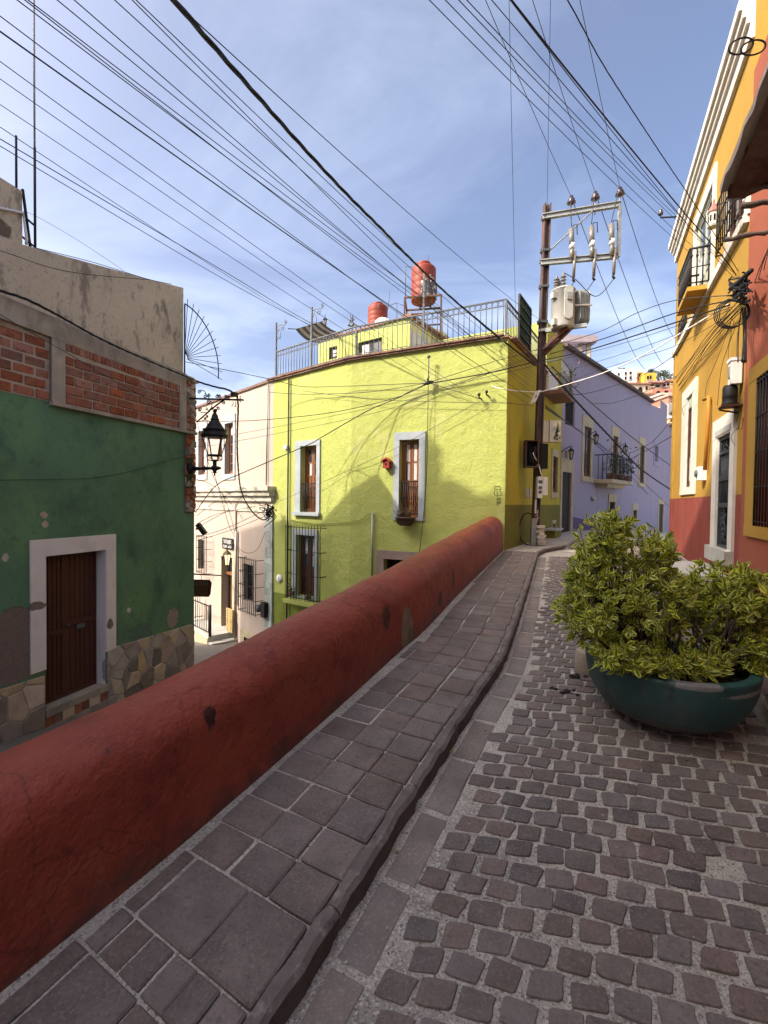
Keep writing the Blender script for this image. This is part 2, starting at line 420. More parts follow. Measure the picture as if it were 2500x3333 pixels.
m_wood = mat('varnished_window_wood', (0.22, 0.085, 0.03), 0.45, 0.3, 6, 0.25, 50, stretch=(9, 9, 1.2), spec=0.5)
m_darkwood = mat('dark_brown_wood', (0.075, 0.028, 0.016), 0.6, 0.3, 6, 0.3, 50, stretch=(9, 9, 1.2))
m_doorbrown = mat('brown_metal_door_paint', (0.078, 0.028, 0.016), 0.55, 0.15, 3, 0.15, 40, layers=[((0.11, 0.045, 0.03), 3, 0.5, 0.7, 0.5, 0.3)])
m_iron = mat('black_wrought_iron', (0.018, 0.017, 0.017), 0.55, 0.2, 8, 0.2, 60, metal=0.2)
m_steel = mat('grey_painted_steel', (0.10, 0.11, 0.12), 0.55, 0.2, 5, 0.15, 60, metal=0.2)
m_rust = mat('rusty_steel', (0.10, 0.055, 0.045), 0.8, 0.3, 6, 0.3, 50, layers=[((0.16, 0.05, 0.025), 3, 0.5, 0.65, 0.7, 0.4)])
m_glass = mat('window_glass', (0.035, 0.042, 0.05), 0.08, 0.2, 2, 0.0, spec=0.6)
m_curtain = mat('white_curtain', (0.55, 0.55, 0.54), 0.9, 0.2, 3, 0.3, 14, 0.03, stretch=(14, 14, 0.6))
m_dark = mat('dark_interior', (0.012, 0.011, 0.010), 0.9, 0.1, 1, 0)
m_terracotta = mat('terracotta', (0.215, 0.125, 0.095), 0.85, 0.2, 6, 0.3, 50, obr=0.2, layers=[((0.09, 0.06, 0.045), 3, 0.5, 0.7, 0.6, 1)])
m_roofmat = mat('grey_flat_roof', (0.28, 0.25, 0.22), 0.95, 0.2, 2, 0.3, 20)
m_lightstone = mat('light_step_stone', (0.42, 0.41, 0.37), 0.85, 0.12, 5, 0.3, 40)
m_black = mat('black_cable_sheath', (0.012, 0.012, 0.013), 0.6, 0.1, 5, 0)
m_wire = mat('dark_grey_wire', (0.03, 0.032, 0.036), 0.6, 0.1, 5, 0)
m_whitewire = mat('white_cable_sheath', (0.75, 0.73, 0.68), 0.5, 0.05, 5, 0)
m_whitebox = mat('white_enclosure_plastic', (0.70, 0.69, 0.66), 0.5, 0.06, 4, 0.1, 30, layers=[((0.35, 0.3, 0.26), 5, 0.62, 0.75, 0.5, 0.6)])
m_galv = mat('galvanised_steel', (0.29, 0.30, 0.29), 0.5, 0.15, 6, 0.15, 50, metal=0.4, layers=[((0.22, 0.16, 0.12), 5, 0.6, 0.72, 0.6, 1)])

# ------------------------------------------------------------------ main layout measured on the ground
C0 = ground_hit(1641, 1789, 0.10)                 # where the parapet, the pavement and the lime house's corner meet
P_YGR = Plane(C0, (-0.907, 0.42), (0, -1))
uK = P_YGR.hit(1143, 1450)[0]
K0 = P_YGR.pt(uK, 0)
P_YGL = Plane(K0, (-0.809, 0.588), (0, -1))
uL = P_YGL.hit(888, 1500)[0]
L0 = P_YGL.pt(uL, 0)
P_YGS = Plane(C0, (0.629, 1.0), (1, -1))
uE = P_YGS.hit(1829, 1400)[0]
E0 = P_YGS.pt(uE, 0)
P_PUR = Plane(E0, (0.681, 0.732), (1, -1))
P_PNK = Plane(L0, (-0.697, 0.717), (-1, -1))
A0 = ground_hit(2180, 1783, 0.0)
P_YEL = Plane(A0, (-0.414, -0.91), (-1, 0))
P_GRN = Plane((-4.7, 6.4), (0.292, 0.956), (1, 0))

# ground, pavement and parapet lines as ground polylines
def densify(pts, step):
    out = []
    n = len(pts)
    for i in range(n - 1):
        p0 = pts[max(i - 1, 0)]; p1 = pts[i]; p2 = pts[i + 1]; p3 = pts[min(i + 2, n - 1)]
        k = max(1, int((p2 - p1).length / step))
        for j in range(k):
            t = j / k
            q = 0.5 * ((2 * p1) + (p2 - p0) * t + (2 * p0 - 5 * p1 + 4 * p2 - p3) * t * t + (3 * p1 - p0 - 3 * p2 + p3) * t ** 3)
            lin = p1.lerp(p2, t)
            out.append(lin.lerp(q, 0.6))
    out.append(pts[-1].copy())
    return out
def flat(v): return Vector((v.x, v.y, 0))
KERB = 0.08
wl = [flat(ground_hit(x, y, KERB)) for x, y in ((0, 3234), (625, 2722), (964, 2428), (1298, 2126), (1433, 2000), (1641, 1789))]
d0 = (wl[1] - wl[0]).normalized()
wall_line = densify([wl[0] - d0 * 5.0, wl[0] - d0 * 1.5] + wl, 0.12)
kl = [flat(ground_hit(x, y, KERB)) for x, y in ((866, 3333), (1157, 2880), (1500, 2338), (1645, 2121), (1708, 1938), (1751, 1799))]
d1 = (kl[1] - kl[0]).normalized()
kl2 = [flat(ground_hit(x, y, KERB)) for x, y in ((1775, 1787), (1835, 1777))]
kerb_line = densify([kl[0] - d1 * 5.0, kl[0] - d1 * 1.5] + kl, 0.12) + kl2
# the pavement goes on along the lilac house
pur_in = [flat(P_PUR.pt(u, 0, 0.55)) for u in (0.9, 4.0, 9.0, 16.5)]
kerb_line += pur_in
def cum(pl):
    o = [0.0]
    for i in range(1, len(pl)): o.append(o[-1] + (pl[i] - pl[i - 1]).length)
    return o
def along(pl, cs, d):
    if d <= 0: return pl[0] + (pl[1] - pl[0]).normalized() * d, (pl[1] - pl[0]).normalized()
    for i in range(1, len(pl)):
        if cs[i] >= d or i == len(pl) - 1:
            t = (pl[i] - pl[i - 1]).normalized()
            return pl[i - 1] + t * (d - cs[i - 1]), t
def at_y(pl, y):
    for i in range(1, len(pl)):
        if (pl[i - 1].y <= y <= pl[i].y) :
            t = (y - pl[i - 1].y) / max(1e-6, pl[i].y - pl[i - 1].y)
            return pl[i - 1].x + (pl[i].x - pl[i - 1].x) * t
    return pl[0].x if y < pl[0].y else pl[-1].x
left_line = wall_line + [flat(E0), flat(P_PUR.pt(17.5, 0)), flat(P_PUR.pt(30, 0))]
def right_x(y): return P_YEL.O.x + (y - P_YEL.O.y) * 0.414 / 0.91

# ---- street: one bed of mortar that carries the cobbles
mb = MB()
ys = [-4 + 0.2 * i for i in range(60)] + [8 + 0.5 * i for i in range(45)] + [31 + 3 * i for i in range(8)]
NC = 30
for i in range(len(ys)):
    y = ys[i]; xl = at_y(left_line, y) - 0.15; xr = right_x(min(y, A0.y)) + (0.4 if y < A0.y else 14)
    for j in range(NC + 1):
        x = xl + (xr - xl) * j / NC
        mb.v.append(Vector((x, y, zg(x, y) + 0.004 * (mnoise.noise(Vector((x * 5, y * 5, 0)))))))
for i in range(len(ys) - 1):
    for j in range(NC):
        a = i * (NC + 1) + j
        mb.f.append([a, a + 1, a + NC + 2, a + NC + 1]); mb.m.append(0); mb.sm.append(True)
street = mb.build('street', m_mortar)
tag(street, 'sloping cobbled street of small purplish setts in pale mortar', None, None, 'structure')

# ---- lower street and the wide ground sheet that reaches the horizon
def z_low(x, y):
    # the sunken street beyond the parapet falls away from the camera
    s = 0.2 * -x + 0.95 * y
    return -1.15 - 0.16 * max(0, s - 4.0) if s < 20 else -3.7 - 0.04 * (s - 20)
mb = MB()
nx, ny = 30, 30
for i in range(ny + 1):
    for j in range(nx + 1):
        y = -5 + 30 * i / ny
        xr = at_y(wall_line, y) - 0.25 if y < C0.y else C0.x + 1.2
        x = -16 + (xr + 16) * j / nx
        mb.v.append(Vector((x, y, z_low(x, y) + 0.02 * mnoise.noise(Vector((x, y, 1))))))
for i in range(ny):
    for j in range(nx):
        a = i * (nx + 1) + j
        mb.f.append([a, a + 1, a + nx + 2, a + nx + 1]); mb.m.append(0); mb.sm.append(True)
lower = mb.build('lower_street', m_dirt)
tag(lower, 'sunken lower street beyond the red parapet', None, None, 'structure')
mb = MB()
mb.quad((-900, -900, -9), (900, -900, -9), (900, 900, -9), (-900, 900, -9))
tag(mb.build('ground', m_dirt), 'town ground reaching the horizon', None, None, 'structure')

# ---- pavement bed with its kerb
mb = MB()
ck = cum(kerb_line); cw = cum(wall_line)
pav_left = wall_line + [flat(P_YGS.pt(u, 0)) for u in (1, 2, 3, 4, 5)] + [flat(P_PUR.pt(u, 0)) for u in (0.6, 2, 4, 9, 16.5)]
NP = len(kerb_line)
cl_ = cum(pav_left)
def nearest_on(pl, p):
    best = None
    for i in range(len(pl) - 1):
        a, b = pl[i], pl[i + 1]; ab = b - a
        t = max(0, min(1, (p - a).dot(ab) / max(1e-9, ab.dot(ab))))
        q = a + ab * t; d = (q - p).length
        if best is None or d < best[0]: best = (d, q)
    return best[1]
rnd = random.Random(3)
tops = []; lips = []; feet = []
for i, p in enumerate(kerb_line):
    q = nearest_on(pav_left, p)
    z = zg(p.x, p.y) + KERB
    j = 0.006 * mnoise.noise(Vector((p.x * 6, p.y * 6, 3)))
    dirn = (kerb_line[min(i + 1, NP - 1)] - kerb_line[max(i - 1, 0)]).normalized()
    nrm = Vector((dirn.y, -dirn.x, 0))
    pp = p + nrm * j
    tops.append((q - (p - q).normalized() * 0.05, z)); lips.append((pp - nrm * .03, z - .004)); feet.append((pp - nrm * .03, z - KERB))
for i in range(NP - 1):
    (a, za), (b, zb) = tops[i], tops[i + 1]; (c, zc_), (d, zd) = lips[i], lips[i + 1]; (e, ze), (f, zf) = feet[i], feet[i + 1]
    V = lambda p, z: Vector((p.x, p.y, z))
    m1 = a.lerp(c, 0.5); m2 = b.lerp(d, 0.5)
    mb.quad(V(a, zg(a.x, a.y) + KERB), V(b, zg(b.x, b.y) + KERB), V(m2, zg(m2.x, m2.y) + KERB), V(m1, zg(m1.x, m1.y) + KERB))
    mb.quad(V(m1, zg(m1.x, m1.y) + KERB), V(m2, zg(m2.x, m2.y) + KERB), V(d, zd - 0.006), V(c, zc_ - 0.006))
    mb.quad(V(c, zc_ - 0.006), V(d, zd - 0.006), V(f, zf - 0.03), V(e, ze - 0.03))
pavement = mb.build('pavement', m_mortar)
tag(pavement, 'narrow raised pavement of square stone slabs beside the red parapet', None, None, 'structure')

# kerb edge stones, broken concrete along the lip
rk = random.Random(5)
d = 0.0; end = ck[-5]
while d < end:
    ln = rk.uniform(0.45, 0.9)
    k = max(3, int(ln / 0.06))
    prof = []
    for i in range(k + 1):
        p, t = along(kerb_line, ck, d + ln * i / k)
        n = Vector((t.y, -t.x, 0))
        w = 0.048 + 0.010 * mnoise.noise(Vector((p.x * 9, p.y * 9, 8)))
        o = 0.006 + 0.006 * mnoise.noise(Vector((p.x * 7, p.y * 7, 2))) + 0.012 * mnoise.noise(Vector((p.x * 25, p.y * 25, 2)))
        z = zg(p.x, p.y) + KERB + 0.008 + 0.010 * mnoise.noise(Vector((p.x * 11, p.y * 11, 5)))
        a = p - n * w; b = p + n * o
        taper = 0.012 if i in (0, k) else 0
        prof.append([Vector((a.x, a.y, z - 0.05)), Vector((a.x, a.y, z - taper)), Vector((b.x - n.x * .016, b.y - n.y * .016, z - taper)), Vector((b.x, b.y, z - 0.016 - taper)),
                     Vector((b.x + n.x * (0.004 - taper), b.y + n.y * (0.004 - taper), z - 0.16))])
    m5 = MB(); vs = [v for pr in prof for v in pr]; fs = []
    for i in range(k):
        for j in range(3): fs.append((i * 5 + j, i * 5 + j + 1, (i + 1) * 5 + j + 1, (i + 1) * 5 + j))
    fs.append((0, 1, 2, 3, 4)); fs.append(tuple(k * 5 + j for j in range(5)))
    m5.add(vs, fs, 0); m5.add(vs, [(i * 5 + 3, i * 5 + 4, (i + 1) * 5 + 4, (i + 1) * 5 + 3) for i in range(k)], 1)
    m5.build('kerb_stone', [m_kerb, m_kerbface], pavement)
    d += ln + 0.008

# paving slabs
def slab(c4, h, parent, name, m, seed, base):
    """a slab with worn edges over four ground corners"""
    rs = random.Random(seed)
    ring = []
    for i in range(4):
        a, b = c4[i], c4[(i + 1) % 4]
        for t in (0.025, 0.5, 0.975):
            p = a.lerp(b, t)
            cen = (c4[0] + c4[2]) / 2
            p = p + (cen - p) * rs.uniform(-0.012, 0.022)
            ring.append(p)
    cen = sum(ring, Vector()) / 12
    tx, ty = rs.uniform(-.012, .012), rs.uniform(-.012, .012); dz = rs.uniform(-0.003, 0.003)
    def Z(p, o): return Vector((p.x, p.y, zg(p.x, p.y) + base + o + dz + (p.x - cen.x) * tx + (p.y - cen.y) * ty))
    bot = [Z(p, -0.03) for p in ring]; mid = [Z(p, h - 0.006) for p in ring]; top = [Z(p + (cen - p).normalized() * 0.009, h) for p in ring]
    m5 = MB(); fs = []
    for i in range(12):
        j = (i + 1) % 12
        fs.append((i, j, 12 + j, 12 + i)); fs.append((12 + i, 12 + j, 24 + j, 24 + i))
    fs.append(tuple(24 + i for i in range(12)))
    m5.add(bot + mid + top, fs, 0)
    return m5.build(name, m, parent)
rp = random.Random(11)
# slabs are laid square to the kerb
start_d = cum(kerb_line)[0]
kd = 0.0
def cross_at(d):
    p, t = along(kerb_line, ck, d)
    n = Vector((-t.y, t.x, 0))
    # distance across to the wall face
    q = nearest_on(wall_line, p)
    w = (q - p).length
    nn_ = (q - p).normalized()
    return p, nn_, w
near_d = ck[[i for i, p in enumerate(kerb_line) if (p - kl[0]).length < 0.15][0]]
rows = []
d = near_d - 1.7
for ln in [0.36, 0.36, 0.34, 0.30, 0.30]: rows.append((d, ln, 'big')); d += ln
for ln, kind in ((0.135, 'small'), (0.27, 'bigs')): rows.append((d, ln, kind)); d += ln
endd = ck[len(ck) - 7]
while d < endd:
    ln = rp.uniform(0.165, 0.195); rows.append((d, ln, 'reg')); d += ln
seed = 100
for (d, ln, kind) in rows:
    p1, n1, w1 = cross_at(d + 0.005); p2, n2, w2 = cross_at(d + ln - 0.005)
    w = min(w1, w2) - 0.015
    if w < 0.15: continue
    e0 = 0.050
    if kind == 'big': cuts = [e0, e0 + (w - e0) * 0.47, e0 + (w - e0) * 0.86, w - 0.01]
    elif kind == 'bigs': cuts = [e0, e0 + (w - e0) * 0.42, e0 + (w - e0) * 0.86, w - 0.02]
    elif kind == 'small': cuts = [e0 + (w - e0) * k / 6 for k in range(6)] + [w - .03]
    else:
        cw_ = 0.205
        cuts = [e0]
        while cuts[-1] + cw_ < w - 0.04: cuts.append(cuts[-1] + cw_)
        if w - cuts[-1] > 0.07: cuts.append(w - 0.01)
    for a, b in zip(cuts[:-1], cuts[1:]):
        j = rp.uniform(-0.008, 0.008)
        c4 = [flat(p1 + n1 * (a + .005 + j)), flat(p1 + n1 * (b - .005 + j)), flat(p2 + n2 * (b - .005 + j)), flat(p2 + n2 * (a + .005 + j))]
        seed += 1
        slab(c4, 0.009, pavement, 'paving_slab', m_tile, seed, KERB)

# gutter of long flat slabs at the kerb's foot
d = near_d - 0.6
while d < ck[len(ck) - 8]:
    ln = rp.uniform(0.26, 0.42)
    p1, t1 = along(kerb_line, ck, d + .01); p2, t2 = along(kerb_line, ck, d + ln - .01)
    n1 = Vector((t1.y, -t1.x, 0)); n2 = Vector((t2.y, -t2.x, 0))
    seed += 1
    slab([flat(p1 + n1 * .035), flat(p2 + n2 * .035), flat(p2 + n2 * .165), flat(p1 + n1 * .165)], 0.004, street, 'gutter_slab', m_gutter, seed, 0.0)
    d += ln

# cobbles
def cobble_mesh(k, sx, sy):
    rs = random.Random(40 + k)
    ring = []; cw_ = [Vector((rs.uniform(-.06, .06) * sx, rs.uniform(-.06, .06) * sy, 0)) for _ in range(4)]
    cs4 = [Vector((sx / 2 * a_, sy / 2 * b_, 0)) + cw_[i] for i, (a_, b_) in enumerate(((-1, -1), (1, -1), (1, 1), (-1, 1)))]
    for i in range(4):
        p, q = cs4[i], cs4[(i + 1) % 4]; r0 = rs.uniform(.04, .11); r1 = rs.uniform(.04, .11)
        for t_ in (r0, .36, .64, 1 - r1):
            v = p.lerp(q, t_); ring.append(v * (1 + rs.uniform(-.035, .03)))
    n = len(ring)
    for v in ring: v.x += v.y * math.tan(R(12))
    m5 = MB(); vs = []
    for (sc, z) in ((1.0, -0.03), (1.0, 0.002), (0.955, 0.0065), (0.6, 0.0080)):
        for v in ring:
            vs.append(Vector((v.x * sc, v.y * sc, z + (rs.uniform(-.0007, .0007) if z > 0 else 0))))
    vs.append(Vector((0, 0, 0.0085)))
    fs = []
    for l in range(3):
        for i in range(n): fs.append((l * n + i, l * n + (i + 1) % n, (l + 1) * n + (i + 1) % n, (l + 1) * n + i))
    for i in range(n): fs.append((3 * n + i, 3 * n + (i + 1) % n, 4 * n))
    m5.add(vs, fs, 0, False)
    return m5
cob = [cobble_mesh(k, 0.103, 0.0815) for k in range(14)]
cob_me = []
for k, c in enumerate(cob):
    me = c.mesh('cobblestone'); me.materials.append(m_cobble); cob_me.append(me)
a12 = R(15)
e1 = Vector((math.cos(a12), -math.sin(a12), 0)); e2 = Vector((math.sin(R(27)), math.cos(R(27)), 0)) / math.cos(R(12))
rc = random.Random(21)
_ra, _rb = flat(ground_hit(2453, 2262)), flat(ground_hit(2500, 2368))
def rkx(y): return _rb.x + (y - _rb.y) * (_ra.x - _rb.x) / (_ra.y - _rb.y) - 0.06
cands = []
gut = [p for p in kerb_line]
for j in range(-12, 150):
    rowo = rc.uniform(-0.02, 0.02); rh = rc.uniform(-0.006, 0.006)
    for i in range(-70, 70):
        p = e1 * (i * 0.120 + (0.060 if j % 2 else 0) + rowo + rc.uniform(-.006, .006)) + e2 * (j * 0.0955 + rh + 0.012 * math.sin(i * 0.35 + j * 0.1) + rc.uniform(-.004, .004))
        if p.y < -0.8 or p.y > 12.5: continue
        xk = at_y(gut, p.y) if p.y < kl[-1].y else None
        if xk is None:
            if p.x < E0.x - 1.2 + (p.y - 12) * .9 or p.x < kl2[1].x + .2: continue
        else:
            q = nearest_on(gut, p)
            if p.x < q.x or (p - q).length < 0.205: continue
        if p.x > right_x(p.y) - 0.04 or (p.y < 4.6 and p.x > rkx(p.y)): continue
        if rc.random() < 0.003: continue
        cands.append((p, rc.randrange(14), rc.uniform(-.10, .10), rc.uniform(.90, 1.07), rc.uniform(.88, 1.08), rc.uniform(-.03, .03), rc.uniform(-.03, .03), rc.uniform(-0.002, 0.002)))
def size_px(p):
    w = Vector((p.x, p.y, zg(p.x, p.y))); q = project(w)
    if q is None or not (-60 < q[0] < PW + 60 and 0 < q[1] < PH + 60): return 0
    d = (w - EYE).length
    return 1 / d
cands.sort(key=lambda c: -size_px(c[0]))
def cob_rot(c):
    p, k, a, sx, sy, tx, ty, dz = c
    e = 0.1
    nz = Vector((-(zg(p.x + e, p.y) - zg(p.x - e, p.y)) / (2 * e) + tx, -(zg(p.x, p.y + e) - zg(p.x, p.y - e)) / (2 * e) + ty, 1)).normalized()
    x = (e1 * math.cos(a) + Vector((-e1.y, e1.x, 0)) * math.sin(a)); x = (x - nz * x.dot(nz)).normalized(); y = nz.cross(x)
    return Matrix((x, y, nz)).transposed()
stuff = MB()
for idx, c in enumerate(cands):
    p = Vector((c[0].x, c[0].y, zg(c[0].x, c[0].y) + c[7])); Rm = cob_rot(c)
    if idx < 295: inst('cobblestone', cob_me[c[1]], street, p, Rm, (c[3], c[4], 1))
    else:
        src = cob[c[1]]; sc = Matrix.Diagonal((c[3], c[4], 1)); M3 = Rm @ sc
        b = len(stuff.v)
        stuff.v.extend([p + M3 @ v for v in src.v])
        for f in src.f: stuff.f.append([b + q for q in f]); stuff.m.append(0); stuff.sm.append(False)
o = stuff.build('cobblestones', m_cobble, street, fix=False); tag(o, None, None, None, 'stuff')

# ------------------------------------------------------------------ red parapet
sil = [(-400, 2640), (0, 2444), (170, 2368), (420 * 1.507, 2172), (889, 2030), (1228, 1868), (1507, 1722), (1600, 1676), (1641, 1660)]
def sil_y(x):
    for i in range(1, len(sil)):
        if x <= sil[i][0] or i == len(sil) - 1:
            a, b = sil[i - 1], sil[i]; t = (x - a[0]) / (b[0] - a[0])
            return a[1] + (b[1] - a[1]) * t
TW = 0.44
def prof_at(p, n, h, k=20):
    """inner foot -> over the rounded top -> outer face"""
    pts = []
    r = TW / 2
    zb = zg(p.x, p.y) + KERB - 0.02
    c = p - n * (r + 0.03)
    zt = zg(p.x, p.y) + KERB + h
    pts.append((p + n * 0.0, zb))
    pts.append((p - n * 0.012, zb + (h - r) * 0.5))
    for i in range(k + 1):
        a = math.pi * i / k
        pts.append((c + n * r * math.cos(a), zt - r * 0.95 + r * 0.95 * math.sin(a)))
    pts.append((c - n * (r + 0.03), zt - r - 0.6))
    pts.append((c - n * (r + 0.10), -4.5))
    return [Vector((q.x, q.y, z)) for q, z in pts]
stations = []
NW = len(wall_line)
hs = []
for i, p in enumerate(wall_line):
    t = (wall_line[min(i + 1, NW - 1)] - wall_line[max(i - 1, 0)]).normalized()
    n = Vector((t.y, -t.x, 0))
    best = None
    if p.y > 0.75:
        lo, hi = 0.25, 1.4
        for _ in range(30):
            h = (lo + hi) / 2
            g = 1e9
            for v in prof_at(p, n, h):
                q = project(v)
                if q: g = min(g, q[1] - sil_y(q[0]))
            if g > 0: lo = h
            else: hi = h
        best = lo
    hs.append(best)
first = next(h for h in hs if h is not None)
hs = [first if h is None else h for h in hs]
hs = [sum(hs[max(0, i - 4):i + 5]) / len(hs[max(0, i - 4):i + 5]) for i in range(NW)]
print('parapet heights', [round(h, 2) for h in hs[::8]])
mb = MB(); fs = []; vs = []
np_ = 0
for i, p in enumerate(wall_line):
    t = (wall_line[min(i + 1, NW - 1)] - wall_line[max(i - 1, 0)]).normalized()
    n = Vector((t.y, -t.x, 0))
    pr = prof_at(p, n, hs[i], 26); np_ = len(pr)
    for j, v in enumerate(pr):
        # hand-plastered lumps
        a = 0.020 * mnoise.noise(v * 1.7) + 0.011 * mnoise.noise(v * 5 + Vector((3, 1, 2))) + 0.005 * mnoise.noise(v * 16)
        if 0 < j < np_ - 1: v = v + (n * (1 - j / np_) + Vector((0, 0, 0.6))) * a
        vs.append(v)
for i in range(NW - 1):
    for j in range(np_ - 1):
        fs.append((i * np_ + j, i * np_ + j + 1, (i + 1) * np_ + j + 1, (i + 1) * np_ + j))
mb.add(vs, fs, 0, True)
mb.add([v for v in vs[-np_:]], [tuple(range(np_))], 0)
def on_par(px, py):
    """a place on the parapet's street face seen at a pixel: march the view ray to the wall line"""
    r = ray(px, py)
    best = None
    for i in range(len(wall_line) - 1):
        a, b = wall_line[i] , wall_line[i + 1]
        d = b - a; n = Vector((d.y, -d.x, 0)).normalized()
        den = r.dot(n)
        if abs(den) < 1e-6: continue
        t = (Vector((a.x, a.y, 0)) - n * 0.02 - Vector((0, 0, 0))).dot(n) / den
        q = EYE + r * t
        s_ = (Vector((q.x, q.y, 0)) - a).dot(d) / d.dot(d)
        if t > 0 and -0.05 <= s_ <= 1.05: best = q
    return best
spots = []
for (px, py, rr, col, en, ns) in ((1322, 2055, (0.11, 0.11, 0.21), (0.22, 0.16, 0.10), 0.5, 9), (668, 2205, (0.10, 0.10, 0.05), (0.075, 0.018, 0.015), 0.55, 16), (690, 2290, (0.035, 0.05, 0.11), (0.05, 0.012, 0.010), 0.7, 18),
                              (1474, 1882, (0.06, 0.06, 0.12), (0.07, 0.025, 0.02), 0.6, 14), (1262, 2010, (0.06, 0.06, 0.09), (0.09, 0.025, 0.018), 0.7, 14), (1550, 1850, (0.03, 0.04, 0.06), (0.08, 0.03, 0.02), 0.6, 20), (1430, 1950, (0.05, 0.09, 0.07), (0.08, 0.025, 0.02), 0.7, 20)):
    q = on_par(px, py)
    if q is not None: spots.append((tuple(q), rr, col, en, ns))
m_red = mat('dark_red_wall_paint', (0.275, 0.050, 0.027), 0.55, 0.16, 1.2, 0.6, 40, 0.016, spec=0.32, bump2=(9, 2.0),
            layers=[((0.29, 0.085, 0.042), 2.2, 0.5, 0.72, 0.7, 1.4), ((0.13, 0.02, 0.016), 3.5, 0.52, 0.68, 0.55, 0.8), ((0.30, 0.10, 0.055), 14, 0.6, 0.72, 0.5, 0.7), ((0.055, 0.02, 0.015), 11, 0.66, 0.70, 0.75, 1.6)], patches=spots)
# hairline cracks in the plaster
t = m_red.node_tree; bs = t.nodes['Principled BSDF']; L = t.links.new
vo = nn(t, 'ShaderNodeTexVoronoi', feature='DISTANCE_TO_EDGE'); vo.inputs['Scale'].default_value = 1.6
g_ = nn(t, 'ShaderNodeNewGeometry'); nz_ = nn(t, 'ShaderNodeTexNoise'); nz_.inputs['Scale'].default_value = 3; nz_.inputs['Detail'].default_value = 5
L(g_.outputs['Position'], nz_.inputs['Vector'])
vm = nn(t, 'ShaderNodeVectorMath', operation='MULTIPLY_ADD'); vm.inputs[1].default_value = (0.6, 0.6, 0.6)
L(nz_.outputs['Color'], vm.inputs[0]); L(g_.outputs['Position'], vm.inputs[2]); L(vm.outputs[0], vo.inputs['Vector'])
ck_ = nn(t, 'ShaderNodeMapRange'); ck_.inputs['From Min'].default_value = 0.0; ck_.inputs['From Max'].default_value = 0.012; ck_.inputs['To Min'].default_value = 0.45; ck_.inputs['To Max'].default_value = 0.0
L(vo.outputs['Distance'], ck_.inputs['Value'])
mxc = nn(t, 'ShaderNodeMix', data_type='RGBA'); mxc.inputs['B'].default_value = (0.06, 0.012, 0.01, 1)
src = bs.inputs['Base Color'].links[0].from_socket
L(src, mxc.inputs['A']); L(ck_.outputs[0], mxc.inputs['Factor']); L(mxc.outputs['Result'], bs.inputs['Base Color'])
parapet = mb.build('parapet_wall', m_red)
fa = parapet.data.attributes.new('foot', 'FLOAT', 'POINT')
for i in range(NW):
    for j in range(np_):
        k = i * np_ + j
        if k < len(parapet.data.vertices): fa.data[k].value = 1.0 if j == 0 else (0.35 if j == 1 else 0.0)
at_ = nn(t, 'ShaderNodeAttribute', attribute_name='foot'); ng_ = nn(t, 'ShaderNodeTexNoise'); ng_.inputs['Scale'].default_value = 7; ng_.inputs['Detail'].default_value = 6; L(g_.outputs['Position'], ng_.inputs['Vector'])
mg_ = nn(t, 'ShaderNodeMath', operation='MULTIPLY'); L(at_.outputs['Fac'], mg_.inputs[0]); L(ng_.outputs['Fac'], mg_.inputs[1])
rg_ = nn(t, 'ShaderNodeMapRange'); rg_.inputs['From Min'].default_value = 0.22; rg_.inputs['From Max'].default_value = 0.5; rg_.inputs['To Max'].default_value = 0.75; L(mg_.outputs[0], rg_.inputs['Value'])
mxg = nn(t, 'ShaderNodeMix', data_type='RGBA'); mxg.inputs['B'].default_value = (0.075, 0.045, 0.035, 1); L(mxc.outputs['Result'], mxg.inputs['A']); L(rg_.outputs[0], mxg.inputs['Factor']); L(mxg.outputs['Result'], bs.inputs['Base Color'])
tag(parapet, 'thick rounded dark red parapet wall beside the pavement, paint chipped', 'wall')

